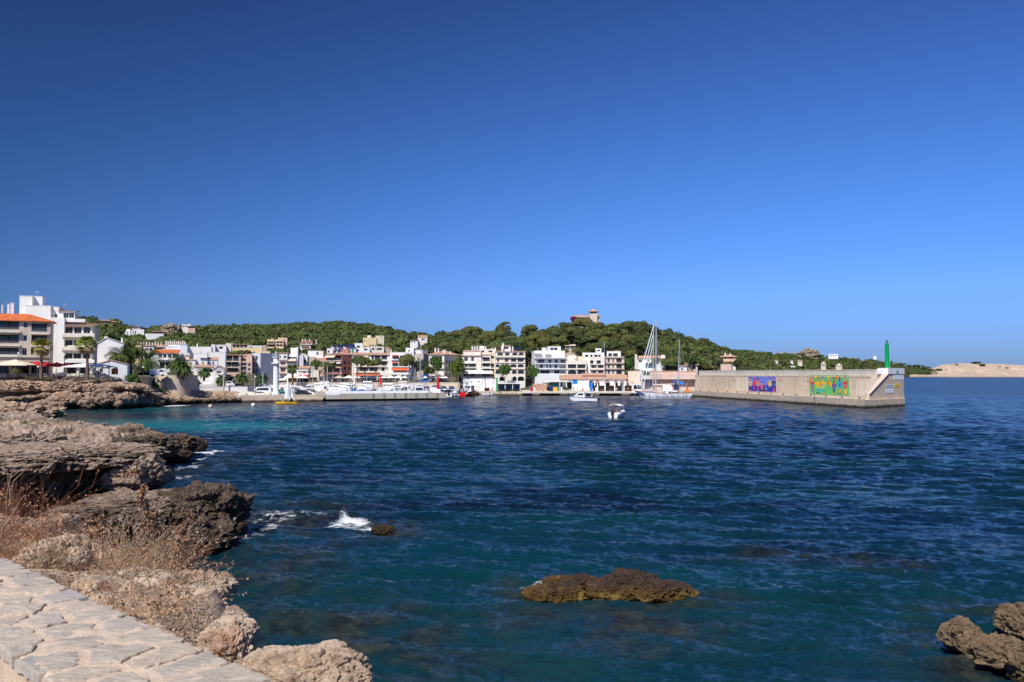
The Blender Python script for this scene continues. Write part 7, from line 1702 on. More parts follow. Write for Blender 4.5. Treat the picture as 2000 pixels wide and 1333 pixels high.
def bush(px, yt, yb, D, w, label, mt, seed, group, kind='shrub', n=700, sz=.09, thin=False):
 rs = np.random.RandomState(seed); zb = P(px, yb, D).z; H = P(px, yt, D).z - zb; r_ = w / 2 / F * D
 V, Q = crown_arrays(rs, n, sz, 8, .8, low=-.1); V = V / np.abs(V[:, :2]).max() * r_
 V[:, 2] = (V[:, 2] - V[:, 2].min()) / (V[:, 2].max() - V[:, 2].min()) * (H + .3) - .3
 o = empty('bush', (X(px, D), D, zb), 0, label, kind, group)
 np_mesh('foliage', V, Q, M[mt], o); m = MB()
 for k in range(5): m.tube((0, 0, -.3), (rs.uniform(-.5, .5) * r_, rs.uniform(-.4, .4) * r_, H * .7), .05, .02, 4)
 m.build('stems', M['trunk'], o)
M['dryg'] = foliage('dry_grey_scrub', (.30, .22, .17), (.22, .17, .13), sc=.5, isl=.3); M['drygr'] = foliage('dry_green_scrub', (.19, .16, .08), (.13, .12, .06), sc=.5, isl=.3); M['olean'] = foliage('flowering_bush_leaf', (.20, .20, .09), (.11, .13, .05), sc=1.5, isl=.4)
gb = 'scrub on top of the far bluff'
bush(33, 713.5, 733, 219.8, 30, 'round flowering bush beside the beige parasol', 'olean', 1, None, n=900, sz=.07)
for i, (px, yt, yb, w, mt, lb) in enumerate([(62, 735, 747, 30, 'drygr', 'olive brown scrub below the first fan palm'), (100, 735, 743, 34, 'drygr', 'low scrub against the dark wall'), (134, 735, 749, 46, 'dryg', 'wide pale grey scrub below the red parasols'), (112, 738, 745, 22, 'dryg', 'small grey scrub clump left of the wide one'), (208, 734, 747, 52, 'dryg', 'large pink grey scrub below the white parasols'), (187, 737, 745, 16, 'drygr', 'small greenish tuft left of the large pink scrub'),
           (232, 737, 751, 30, 'dryg', 'grey scrub left of the green hedge'), (262, 746, 755, 34, 'dryg', 'grey scrub below the green hedge'), (290, 752, 762, 36, 'dryg', 'low grey scrub before the bastion'), (395, 762, 772, 18, 'drygr', 'small dry scrub in front of the white boatyard wall'), (20, 742, 748, 26, 'dryg', 'scrub at the far left of the bluff')]):
 bush(px, yt, yb, np.interp(px, [0, 150, 208, 262, 290, 395], [213.5, 216, 223, 231, 241, 266]), w, lb, mt, 50 + i, gb, n=700, sz=.07)
bush(262, 729, 745, 230, 40, 'dark green hedge shrub left of the bastion', 'pineb', 80, 'green shrubs beside the bastion', n=900, sz=.08); bush(300, 741, 757, 247, 28, 'green shrub at the foot of the bastion', 'pineb', 81, 'green shrubs beside the bastion', n=700); bush(322, 756, 766, 249, 20, 'small dark shrub under the bastion', 'pined', 82, 'green shrubs beside the bastion', n=400)
bush(1062, 752, 764, 352, 14, 'yellow green potted bush behind the red rack', 'olean', 83, None, n=300)
# ================================================================ PEOPLE
def skin_body(joints, edges, radii, name='body'):
 me = bpy.data.meshes.new(name); me.from_pydata(joints, edges, []); o = bpy.data.objects.new(name, me); COL.objects.link(o)
 sk = o.modifiers.new('s', 'SKIN'); ss = o.modifiers.new('ss', 'SUBSURF'); ss.levels = 1
 for v, r_ in zip(me.skin_vertices[0].data, radii): v.radius = (r_, r_ * .85)
 me.skin_vertices[0].data[0].use_root = True
 dg = bpy.context.evaluated_depsgraph_get(); m2 = bpy.data.meshes.new_from_object(o.evaluated_get(dg)); bpy.data.objects.remove(o)
 return m2
def body_mesh(pose):
 if pose == 'stand': J = [(0, 0, .95), (0, 0, 1.15), (0, 0, 1.38), (0, -.01, 1.52), (0, -.02, 1.62), (0, -.02, 1.73), (.18, 0, 1.40), (.23, .02, 1.13), (.24, -.06, .88), (.25, -.08, .80), (-.18, 0, 1.40), (-.24, .02, 1.13), (-.22, -.10, .90), (-.22, -.13, .82), (.10, 0, .88), (.11, -.01, .50), (.11, .02, .08), (.12, -.14, .04), (-.10, 0, .88), (-.11, -.01, .50), (-.12, .02, .08), (-.13, -.14, .04)]
 elif pose == 'walk': J = [(0, 0, .94), (0, 0, 1.14), (0, -.02, 1.37), (0, -.03, 1.51), (0, -.05, 1.61), (0, -.05, 1.72), (.18, 0, 1.39), (.23, .14, 1.15), (.23, .16, .93), (.23, .15, .85), (-.18, 0, 1.39), (-.23, -.12, 1.14), (-.21, -.26, .95), (-.21, -.32, .90), (.10, 0, .87), (.11, -.16, .50), (.11, -.22, .10), (.12, -.36, .05), (-.10, 0, .87), (-.11, .10, .49), (-.11, .34, .14), (-.12, .24, .04)]
 else: J = [(0, 0, .55), (0, .02, .75), (0, 0, .98), (0, -.02, 1.11), (0, -.04, 1.21), (0, -.04, 1.31), (.18, 0, 1.0), (.24, -.04, .76), (.20, -.26, .68), (.18, -.34, .68), (-.18, 0, 1.0), (-.24, -.04, .76), (-.2, -.26, .68), (-.18, -.34, .68), (.10, -.03, .50), (.12, -.42, .50), (.12, -.44, .08), (.12, -.56, .04), (-.10, -.03, .50), (-.12, -.42, .50), (-.12, -.44, .08), (-.12, -.56, .04)]
 E = [(0, 1), (1, 2), (2, 3), (3, 4), (4, 5), (2, 6), (6, 7), (7, 8), (8, 9), (2, 10), (10, 11), (11, 12), (12, 13), (0, 14), (14, 15), (15, 16), (16, 17), (0, 18), (18, 19), (19, 20), (20, 21)]
 Rr = [.15, .14, .16, .06, .10, .085, .065, .045, .035, .04, .065, .045, .035, .04, .10, .06, .045, .04, .10, .06, .045, .04]
 return skin_body(J, E, Rr), J
PEOPLE = {}
M['hair'] = mat('dark_hair', (.06, .035, .02), .8)
CL = {'white': M['awnw'], 'red': M['redp'], 'blue': M['canb'], 'navy': M['blued'], 'black': M['dark'], 'cyan': mat('turquoise_cloth', (.02, .30, .42), .8), 'cream': M['canc'], 'pinkc': mat('pink_cloth', (.60, .20, .25), .8), 'grey': M['greyp']}
def person(x, y, z, rz, pose, top, low, label, group=None, s=1.0):
 key = (pose, top, low)
 if key not in PEOPLE:
  if pose not in PEOPLE: PEOPLE[pose] = body_mesh(pose)[0]
  me = PEOPLE[pose].copy(); me.materials.clear()
  for m_ in (M['skin'], CL[top], CL[low], M['hair']): me.materials.append(m_)
  sit = pose == 'sit'; neck, hem, knee, hairz = (1.06, .62, .30, 1.27) if sit else (1.46, .98, .48, 1.68)
  for p in me.polygons:
   c = p.center; arm = abs(c.x) > .19 and c.z > (.55 if sit else .75)
   p.use_smooth = True
   if c.z > hairz or (c.z > neck + .08 and c.y > .03): p.material_index = 3
   elif c.z > neck: p.material_index = 0
   elif arm and c.z < (neck - .16): p.material_index = 0
   elif c.z > hem: p.material_index = 1
   elif c.z > knee or (sit and c.z > .4): p.material_index = 2
   else: p.material_index = 0
  PEOPLE[key] = me
 o = bpy.data.objects.new('person', PEOPLE[key]); COL.objects.link(o); o.location = (x, y, z); o.rotation_euler = (0, 0, rz); o.scale = (s, s, s)
 return tag(o, label, 'person', group)
gpp = 'people on the clifftop promenade'
zt_ = 7.70
person(X(110.5, 221.5), 221.5, zt_, .2, 'stand', 'white', 'cream', 'standing man in white shirt and light shorts below the red parasols', gpp)
person(X(174, 222), 222, zt_, 1.2, 'walk', 'red', 'cyan', 'person in red top and turquoise skirt beside the second fan palm', gpp); person(X(186.5, 222.5), 222.5, zt_, -.5, 'walk', 'white', 'blue', 'person in white shirt and blue shorts, left of the close pair', gpp)
person(X(192.5, 223.3), 223.3, zt_, 2.8, 'stand', 'pinkc', 'black', 'person in pink, rear one of the close pair', gpp); person(X(196.5, 222.6), 222.6, zt_, -1.2, 'walk', 'cream', 'black', 'person in cream shirt and dark shorts, front one of the close pair', gpp)
random.seed(77)
tops = ['white', 'red', 'blue', 'navy', 'cream', 'pinkc', 'grey', 'cyan', 'black']
spots = [(560, 'near the slender promenade palm'), (578, 'by the awning right of the slender palm'), (592, 'at the red shop front'), (606, 'right of the red shop front'), (618, 'under the thin crowned pine'), (634, 'left of the salmon house'), (648, 'below the salmon house'), (660, 'at the salmon house corner'), (672, 'between the salmon and cream houses'), (684, 'left of the leaning pine'),
   (702, 'right of the leaning pine'), (716, 'below the terracotta awning'), (728, 'left of the red banner'), (748, 'right of the red banner'), (758, 'below the white terrace band'), (772, 'below the orange awning'), (784, 'left of the domed pine'), (806, 'right of the domed pine'), (824, 'near the tallest harbour mast'), (838, 'by the blue hut'), (862, 'right of the red beacon')]
for i, (px, w) in enumerate(spots):
 t = tops[i % 9]; D = 375.2 + (i % 3) * .8
 person(X(px, D), D, 4.62, rnd(0, 6), 'walk' if i % 2 else 'stand', t, tops[(i * 4 + 3) % 9], 'person in %s on the harbour promenade %s' % ({'pinkc': 'pink', 'navy': 'navy blue', 'cyan': 'turquoise'}.get(t, t), w), 'people on the harbour promenade')
for i, (px, w) in enumerate(((1098, 'left of the boathouse panels'), (1120, 'below the blue panel'), (1128, 'right of the blue panel'), (1146, 'in the middle of the quay'), (1152, 'beside the turquoise box'), (1165, 'by the first pergola post'), (1204, 'by the third pergola post'), (1226, 'at the right pergola end'), (1036, 'left of the red rack'), (962, 'by the slipway'))):
 D = 345 + (i % 4); person(X(px, D), D, 1.42, rnd(0, 6), 'walk' if i % 2 else 'stand', tops[(i * 2 + 1) % 9], tops[(i + 3) % 9], 'person on the working quay %s' % w, 'people on the working quay')
# ================================================================ HARBOUR FRONT FURNITURE
gpu = 'parasols of the harbour front terraces'
pl = [(557, 'left of the slender promenade palm', 24), (580, 'right of the slender promenade palm', 26), (592, 'beside the red shop front', 22), (636, 'first cream one at the salmon house', 20), (649, 'second one at the salmon house', 15), (661, 'wide one at the salmon house corner', 21), (682, 'left of the leaning pine', 21), (698, 'right of the leaning pine', 20), (716, 'left of the red banner', 19), (731, 'next to the red banner', 17), (748, 'right of the red banner', 18), (763, 'below the white terrace band', 18), (778, 'below the orange awning', 18), (792, 'left of the domed pine', 16), (810, 'right of the domed pine', 16), (828, 'behind the tallest harbour mast', 15), (857, 'large white one by the tile roofed house', 24), (868, 'rightmost one before the narrow alley', 14)]
for i, (px, w, wd) in enumerate(pl):
 parasol(px, 733.2 if px != 857 else 731, 738, wd, 377 + (i % 2) * .6, 4.7, 'canc' if i in (1, 3, 5) else 'pink' if i == 4 else 'awnw', 'terrace parasol %s' % w, gpu)
for i in range(16):
 px = 640 + i * 14.5; D = 377.5; table(X(px, D), D, 4.72, 'terrace table %s along the harbour front, counted from the salmon house' % ORD[i], 'terrace tables of the harbour front'); chair(X(px + 4, D), D, 4.72, 1.57, 'terrace chair %s along the harbour front, counted from the salmon house' % ORD[i], 'terrace chairs of the harbour front')
def blob_sign(): pass
hut = empty('kiosk', P3(826, 377, 4.7), 0, 'bright blue kiosk hut under the trees right of the tallest mast', 'kiosk'); m = MB(); m.box(-.2, 2.4, 0, 2, 0, 3.0); m.box(-.35, 2.55, -.15, 2.1, 3.004, 3.15); m.build('cabin', M['bluep'], hut); m = MB(); m.box(2.45, 3.6, .1, 2, 0, 2.7); m.build('side_panel', M['white'], hut)
bn = empty('banner', P3(742, 345, .9), 0, 'tall red banner flag standing among the moored boats', 'banner'); H = P(742, 736, 345).z - .9; m = MB(); m.tube((0, 0, 0), (0, 0, H), .05, .04, 6); m.build('pole', M['alum'], bn)
m = MB(); m.add([(0.03, 0, 1.2), (.62, 0, 1.5), (.8, 0, 3.2), (.5, 0, H), (.03, 0, H), (0.03, .05, 1.2), (.62, .05, 1.5), (.8, .05, 3.2), (.5, .05, H), (.03, .05, H)], [(0, 1, 2, 3, 4), (9, 8, 7, 6, 5), (0, 5, 6, 1), (1, 6, 7, 2), (2, 7, 8, 3), (3, 8, 9, 4), (4, 9, 5, 0)]); m.build('flag', M['redp'], bn)
for px, lb in ((735, 'white sail shaped flag left of the red banner'), (781, 'white sail shaped flag below the orange awning')):
 f = empty('banner', P3(px, 374, 4.7), 0, lb, 'banner'); m = MB(); m.tube((0, 0, 0), (0, 0, 3.6), .04, .03, 5); m.build('pole', M['alum'], f); m = MB(); m.prism_xz([(.02, .9), (.9, 1.3), (.55, 3.0), (.02, 3.6)], -.02, .02); m.build('flag', M['awnw'], f)
gb_ = empty('beacon', P3(970.5, 343, 1.3), 0, 'green harbour beacon column by the slipway', 'beacon'); H = P(970.5, 737, 343).z - 1.3; m = MB(); m.lathe([(.5, 0), (.45, .3), (.32, .4), (.28, H - .3), (.1, H - .25), (.08, H)], 12, 0); m.build('column', M['greenp'], gb_)
# slipway pavilion
pv_ = empty('pavilion', P3(972, 347, 1.4), 0, 'flat roofed white pavilion on thin columns beside the green beacon', 'pavilion')
w_ = X(1016, 347) - X(972, 347); zr_ = P(990, 750, 347).z - 1.4
m = MB(); m.box(-.3, w_ + .3, -.4, 5, zr_, zr_ + .28); m.build('roof', M['white'], pv_)
for k in range(4):
 m = MB(); m.tube((w_ * k / 3, .1, 0), (w_ * k / 3, .1, zr_ - .003), .14, .14, 8); m.build('column', M['whitep'], pv_)
m = MB(); m.box(.1, w_ - .1, 3.5, 3.6, .1, zr_ - .1); m.build('glazing', M['glassb'], pv_)
for i in range(4):
 tb = empty('net_pile', P3(978 + i * 10, 345 + .3 * i, 1.4), 0, 'heap of dark fishing nets %s under the white pavilion' % ('at the left end', 'left of the middle', 'right of the middle', 'at the right end')[i], 'net pile', 'net heaps at the pavilion')
 V, Q = crown_arrays(np.random.RandomState(60 + i), 260, .16, 5, .8); np_mesh('netting', V * np.array([1.0, .8, 1.0]) + np.array([0, 0, .45]), Q, M['algae'] if i % 2 else M['pined'], tb)
# crates rack and bins
rk = empty('crate_rack', P3(1041, 350, 1.42), 0, 'long rack stacked with brick red fishing crates on the quay', 'rack'); wk = X(1068, 350) - X(1041, 350); zk = P(1050, 749.5, 350).z - 1.42
for i in range(9):
 for k in range(4):
  m = MB(); x0 = wk * i / 9; m.box(x0 + .04, x0 + wk / 9 - .04, 0, 1.2, zk * k / 4 + .03, zk * (k + 1) / 4 - .05); m.box(x0 + .12, x0 + wk / 9 - .12, -.03, -.003, zk * (k + .3) / 4, zk * (k + .45) / 4); m.build('crate', M['ochre'] if (i + k) % 3 else M['salmon'], rk)
def bin_(px, w, yt, D, mt, label, nm='bin', cat='bin'):
 o = empty(nm, P3(px, D, 1.42), 0, label, cat); ww = w / F * D / 2; H = P(px, yt, D).z - 1.42; m = MB(); m.hexa([(-ww * .85, 0, 0), (ww * .85, 0, 0), (ww * .85, 1.1, 0), (-ww * .85, 1.1, 0)][::1], [(-ww, -.05, H * .85), (ww, -.05, H * .85), (ww, 1.15, H * .85), (-ww, 1.15, H * .85)]); m.build('body', M[mt], o)
 m = MB(); m.hexa([(-ww * 1.03, -.08, H * .85 + .003), (ww * 1.03, -.08, H * .85 + .003), (ww * 1.03, 1.18, H * .85 + .003), (-ww * 1.03, 1.18, H * .85 + .003)], [(-ww * .9, .1, H), (ww * .9, .1, H), (ww * .9, 1.0, H), (-ww * .9, 1.0, H)]); m.build('lid', M[mt], o)
bin_(1038.5, 6, 757, 346, 'redp', 'red kiosk box with white side left of the crate rack', 'cabinet', 'cabinet'); bin_(1043, 3, 758, 345.5, 'whitep', 'narrow white box beside the red one', 'cabinet', 'cabinet')
bin_(1076, 8, 754, 347, 'blued', 'dark blue recycling container on the quay'); bin_(1084.5, 9, 757, 347, 'yellowp', 'yellow recycling container right of the blue one'); bin_(1097, 4, 757, 345, 'whitep', 'small white service post right of the yellow container', 'cabinet', 'cabinet'); bin_(1155, 5, 748, 346, 'cyanp' if 'cyanp' in M else 'bluep', 'turquoise blue cabinet beside the first pergola post', 'cabinet', 'cabinet'); bin_(1165, 4, 757, 345, 'whitep', 'white service post before the pergola', 'cabinet', 'cabinet')
# canopy pavilion
cv = empty('canopy', P3(1058, 352, 1.42), 0, 'long pale rounded canopy roof over a teal glazed front, left of the boathouse', 'canopy'); wc = X(1121, 352) - X(1058, 352); zc_ = P(1090, 746, 352).z - 1.42
m = MB(); m.hexa([(0, -.5, zc_ - .1), (wc, -.3, zc_ - .1), (wc - 1, 4, zc_ - .1), (0.5, 4, zc_ - .1)], [(1.0, -.3, zc_ + .55), (wc - 2.5, -.2, zc_ + .45), (wc - 3, 4, zc_ + .45), (1.0, 4, zc_ + .55)]); m.build('roof', M['concl'], cv)
m = MB(); m.box(3, wc - 4.5, 1.0, 1.1, .1, zc_ - .12); m.build('glazing', mat('teal_glass', (.05, .14, .14), .15), cv)
for x in (.6, wc * .55, wc - .8): m = MB(); m.tube((x, 0, 0), (x, 0, zc_ - .1), .12, .12, 8); m.build('column', M['concl'], cv)
hg = empty('hedge', P3(1106, 350, 1.42), 0, 'dark green hedge planter under the right end of the canopy', 'hedge'); V, Q = crown_arrays(np.random.RandomState(65), 500, .12, 7, .6); np_mesh('foliage', V * np.array([2.9, .9, 1.4]) + np.array([0, 0, .8]), Q, M['pined'], hg); m = MB(); m.box(-2.5, 2.5, -.5, .5, 0, .6); m.build('planter', M['concg'], hg)
# pergola
pg = empty('pergola', P3(1158, 350, 1.42), 0, 'white pergola with thin flat roof and dark bicycles behind its posts', 'pergola'); wp_ = X(1236, 350) - X(1158, 350); zp_ = P(1200, 747.5, 350).z - 1.42
m = MB(); m.box(-.3, wp_ + .2, -.3, 3.5, zp_, zp_ + .35); m.build('roof', M['pink'], pg)
for px in (1167, 1181.5, 1200.5, 1218.5, 1235): m = MB(); x = X(px, 350) - X(1158, 350); m.box(x - .22, x + .22, 0, .44, 0, zp_ - .003); m.build('post', M['white'], pg)
m = MB()
random.seed(4)
m.box(.3, wp_, 3.2, 3.3, 0, 2.2)
m.build('back_panel', M['recshade'], pg)
def bicycle(x, y, z, label, col):
 o = empty('bicycle', (x, y, z), rnd(-.4, .4), label, 'bicycle', 'bicycles under the pergola')
 for wx in (-.5, .5):
  m = MB()
  for i in range(14): t, u = 6.2832 * i / 14, 6.2832 * (i + 1) / 14; m.tube((wx + .33 * math.cos(t), 0, .34 + .33 * math.sin(t)), (wx + .33 * math.cos(u), 0, .34 + .33 * math.sin(u)), .025, .025, 4)
  m.build('wheel', M['dark'], o)
 m = MB(); m.tube((-.5, 0, .34), (-.1, 0, .3), .02); m.tube((-.1, 0, .3), (-.22, 0, .82), .02); m.tube((-.1, 0, .3), (.35, 0, .8), .02); m.tube((-.22, 0, .75), (.35, 0, .8), .02); m.tube((-.5, 0, .34), (-.22, 0, .75), .02); m.tube((.5, 0, .34), (.33, 0, .95), .02); m.tube((.33, -.25, .97), (.33, .25, .97), .02); m.build('frame', M[col], o)
 m = MB(); m.box(-.32, -.1, -.06, .06, .83, .88); m.build('saddle', M['dark'], o)
for i, (px, c) in enumerate(((1172, 'redp'), (1176, 'whitep'), (1186, 'dark'), (1191, 'greyp'), (1196, 'redp'), (1205, 'whitep'), (1210, 'dark'), (1222, 'greyp'), (1228, 'redp'))):
 bicycle(X(px, 351), 351, 1.42, 'bicycle parked %s under the white pergola' % ('between first and second post, left', 'between first and second post, right', 'left of the middle bay', 'in the middle of the second bay', 'right in the second bay', 'left in the third bay', 'right in the third bay', 'left in the last bay', 'right in the last bay')[i], c)
# covered quay beside the breakwater
def ex_cq(root, loc):
 pass
building('low covered quay building with flat concrete roof and pink tiled upper wall beside the breakwater', 7, 338, -.02, [(330, 960, 855, 990, 0, 7, 'beige', None, [(row(360, 950, 6, .05), [(862, 975)], 'gn')], [(325, 965, 828, 1.2, .55, 'concl')]), (430, 965, 772, 850, 3, 4, 'cream', ('shed', 768, .1), [], []), (430, 972, 790, 826, 1.4, 1.5, 'pink', None, [], []), (320, 440, 810, 850, 2, 4, 'greyw', None, [], [])], name='boathouse', cat='boathouse', clear=False)
building('sunlit sloping rock cut and garden wall left of the covered quay', 7, 372, 0, [(160, 330, 760, 1000, 0, 4, 'cream', ('gable', 742, .0, 'cream') if False else 'flat', [], [])], name='garden_wall', cat='wall', clear=False)
for px, mt, lb, yt in ((1318.5, 'canb', 'blue parasol on the covered quay behind the mizzen mast', 742), (1329.5, 'bluep', 'lighter blue parasol right of the blue one on the covered quay', 745)): parasol(px, yt, yt + 5, 14, 333, 1.38, mt, lb, None)
gw = empty('kiosk', P3(1237, 341, 1.38), 0, 'small white open kiosk at the end of the pergola behind the ship bow', 'kiosk'); m = MB(); m.box(0, 3.4, 0, .15, 2.6, 2.75); m.box(0, 3.4, 0, 2.5, 2.754, 2.85)
for x in (0, 1.6, 3.25): m.box(x, x + .14, .16, .3, 0, 2.75)
m.box(0, 3.4, .3, .45, .0, .9); m.build('frame', M['whitep'], gw); m = MB(); m.box(.2, 3.2, 2.2, 2.3, .92, 2.7); m.build('back', M['blued'], gw)
# ================================================================ BOATS
def hull_mb(L, B, H, draft=.35, rake=.9, tr=.82, n=12, mh=0, md=1, stripe=None, bow_up=.35):
 """hull along x, stern at 0 and bow at L, water line z = 0"""
 m = MB(); S_ = []
 for i in range(n + 1):
  t = i / n; x = L * t
  hb = B / 2 * (tr + (1 - tr) * min(1, t * 3.2)) * (1 - max(0, (t - .38) / .62) ** 2.3) + .012
  zs = H * (1 + bow_up * t ** 2); zk = -draft * (1 - max(0, (t - .72) / .28) ** 2)
  xo = rake * max(0, (t - .6) / .4) ** 2
  S_.append([(x - xo * 1.0, 0, zk), (x - xo * .75, hb * .62, zk * .45 + .02), (x - xo * .45, hb * .90, H * .28), (x, hb, zs)])
 for i in range(n):
  a, b = S_[i], S_[i + 1]
  for k in range(3):
   mm = mh if (stripe is None or k != 2) else mh
   m.quad(a[k], b[k], b[k + 1], a[k + 1], mm)
   q = lambda p: (p[0], -p[1], p[2])
   m.quad(q(a[k + 1]), q(b[k + 1]), q(b[k]), q(a[k]), mm)
  g0, g1 = a[3], b[3]
  m.quad((g0[0], -g0[1], g0[2] - .12), (g1[0], -g1[1], g1[2] - .12), (g1[0], g1[1], g1[2] - .12), (g0[0], g0[1], g0[2] - .12), md)
  if stripe is not None:
   e = .015
   for s in (1, -1): m.add([(g0[0], s * (g0[1] + e), g0[2] - .16), (g1[0], s * (g1[1] + e), g1[2] - .16), (g1[0], s * (g1[1] + e), g1[2] + .02), (g0[0], s * (g0[1] + e), g0[2] + .02)], [(0, 1, 2, 3) if s > 0 else (3, 2, 1, 0)], stripe)
 a = S_[0]; m.poly([a[3], a[2], a[1], a[0], (a[1][0], -a[1][1], a[1][2]), (a[2][0], -a[2][1], a[2][2]), (a[3][0], -a[3][1], a[3][2])], mh)
 return m
def boat_root(name, label, cat, loc, rz, group): return empty(name, loc, rz, label, cat, group)
def mk_motorboat(r, cov='whitep', top=None):
 hull_mb(5.2, 2.0, .75, stripe=2).build('hull', [M['whitep'], M['concl'], M['blued']], r)
 m = MB(); m.hexa([(2.0, -.55, .62), (3.0, -.5, .62), (3.0, .5, .62), (2.0, .55, .62)], [(2.1, -.5, 1.15), (2.7, -.45, 1.2), (2.7, .45, 1.2), (2.1, .5, 1.15)]); m.build('console', M['whitep'], r)
 m = MB(); m.hexa([(2.75, -.5, 1.1), (2.8, -.5, 1.1), (2.8, .5, 1.1), (2.75, .5, 1.1)], [(2.3, -.45, 1.65), (2.35, -.45, 1.65), (2.35, .45, 1.65), (2.3, .45, 1.65)]); m.build('windscreen', M['glassb'], r)
 m = MB(); m.box(-.35, -.02, -.18, .18, .5, 1.15); m.box(-.25, -.1, -.06, .06, -.4, .5); m.build('outboard_engine', M['dark'], r)
 if top:
  m = MB(); m.box(1.0, 3.0, -.85, .85, 1.95, 2.02)
  for x in (1.05, 2.9):
   for y in (-.8, .8): m.tube((x, y, .7), (x, y, 1.95), .025, .025, 4)
  m.build('sun_canopy', M[top], r)
def mk_cruiser(r, cov=None):
 hull_mb(8.0, 2.8, 1.15, stripe=2, rake=1.4).build('hull', [M['whitep'], M['concl'], M['blued']], r)
 m = MB(); m.hexa([(2.4, -1.05, 1.1), (6.4, -.7, 1.2), (6.4, .7, 1.2), (2.4, 1.05, 1.1)], [(2.6, -.95, 2.2), (4.9, -.75, 2.1), (4.9, .75, 2.1), (2.6, .95, 2.2)]); m.build('cabin', M['whitep'], r)
 m = MB()
 for s in (-1, 1): m.add([(2.9, s * 1.03, 1.55), (5.1, s * .84, 1.55), (4.6, s * .86, 1.95), (2.9, s * 1.0, 1.98)], [(0, 1, 2, 3) if s < 0 else (3, 2, 1, 0)])
 m.add([(5.95, -.62, 1.52), (5.95, .62, 1.52), (5.05, .66, 2.02), (5.05, -.66, 2.02)], [(0, 1, 2, 3)]); m.build('cabin_window', M['glass'], r)
 m = MB()
 for y in (-.9, .9): m.tube((2.2, y, 1.1), (1.8, y, 2.7), .04, .04, 5)
 m.tube((1.8, -.9, 2.7), (1.8, .9, 2.7), .04, .04, 5); m.tube((1.8, 0, 2.7), (1.8, 0, 3.9), .02, .02, 4); m.build('radar_arch', M['alum'], r)
 m = MB()
 for k in range(6):
  x = 4.4 + k * .62; y = 1.25 * (1 - (k / 6.5) ** 2) + .05
  for s in (-1, 1): m.tube((x, s * y, 1.35), (x, s * y, 1.95), .02, .02, 4)
 m.build('bow_rail', M['alum'], r)
def mk_covered(r, cov='canb'):
 hull_mb(6.0, 2.3, .85, stripe=None).build('hull', [M['whitep'], M['concl']], r)
 m = MB(); pr = [(0.2, .85), (1.2, 1.5), (2.6, 1.75), (3.6, 1.35), (5.3, 1.05)]
 for (x0, z0), (x1, z1) in zip(pr[:-1], pr[1:]):
  w0 = 1.08 * (1 - max(0, (x0 / 6 - .38) / .62) ** 2.3); w1 = 1.08 * (1 - max(0, (x1 / 6 - .38) / .62) ** 2.3)
  m.quad((x0, -w0, .9), (x1, -w1, .95), (x1, 0, z1), (x0, 0, z0)); m.quad((x0, 0, z0), (x1, 0, z1), (x1, w1, .95), (x0, w0, .9))
 m.add([(0.2, -1.0, .9), (.2, 0, .86), (.2, 1.0, .9), (.2, 0, 1.2)], [(0, 1, 3), (1, 2, 3)]); m.build('boat_cover', M[cov], r)
 m = MB(); m.box(-.35, -.02, -.18, .18, .5, 1.2); m.build('outboard_engine', M['greyp'], r)
def mk_yacht(r, H=11, cov='canb', L=9.0):
 hull_mb(L, L * .32, 1.1, stripe=2, rake=1.3).build('hull', [M['whitep'], M['concl'], M['blued']], r)
 m = MB(); m.hexa([(L * .3, -.9, 1.05), (L * .68, -.55, 1.15), (L * .68, .55, 1.15), (L * .3, .9, 1.05)], [(L * .32, -.75, 1.6), (L * .62, -.45, 1.5), (L * .62, .45, 1.5), (L * .32, .75, 1.6)]); m.build('cabin', M['whitep'], r)
 m = MB(); m.tube((L * .55, 0, 1.3), (L * .55, 0, H), .085, .06, 7); m.tube((L * .55, -.9, H * .6), (L * .55, .9, H * .6), .025, .025, 4); m.build('mast', M['alum'], r)
 m = MB(); m.tube((L * .55, 0, H * .97), (L - .1, 0, 1.45), .018, .018, 4); m.tube((L * .55, 0, H * .99), (0.05, 0, 1.1), .018, .018, 4)
 for y in (-1, 1): m.tube((L * .55, y * .9, H * .6), (L * .52, y * L * .15, 1.2), .015, .015, 4); m.tube((L * .55, y * .9, H * .6), (L * .55, 0, H * .92), .015, .015, 4)
 m.build('rigging', M['alum'], r)
 m = MB(); m.tube((L * .54, 0, 2.3), (L * .1, 0, 2.25), .17, .12, 7); m.build('boom_cover', M[cov], r)
def mk_llaut(r, cov='wood'):
 hull_mb(6.5, 2.4, .8, stripe=2, tr=.45, bow_up=.5).build('hull', [M['whitep'], M['wood'], M['wood']], r)
 m = MB(); m.box(1.6, 3.8, -.7, .7, .7, 1.9); m.hexa([(1.4, -.8, 1.904), (4.0, -.8, 1.904), (4.0, .8, 1.904), (1.4, .8, 1.904)], [(1.5, -.65, 2.02), (3.9, -.65, 2.02), (3.9, .65, 2.02), (1.5, .65, 2.02)]); m.build('cabin', M['whitep'], r)
 m = MB(); m.box(1.9, 3.5, -.71, -.702, 1.25, 1.7); m.box(1.9, 3.5, .702, .71, 1.25, 1.7); m.box(3.802, 3.81, -.5, .5, 1.25, 1.7); m.build('cabin_window', M['glass'], r)
 m = MB(); m.tube((4.4, 0, .8), (4.4, 0, 3.6), .05, .04, 5); m.build('mast', M['wood'], r)
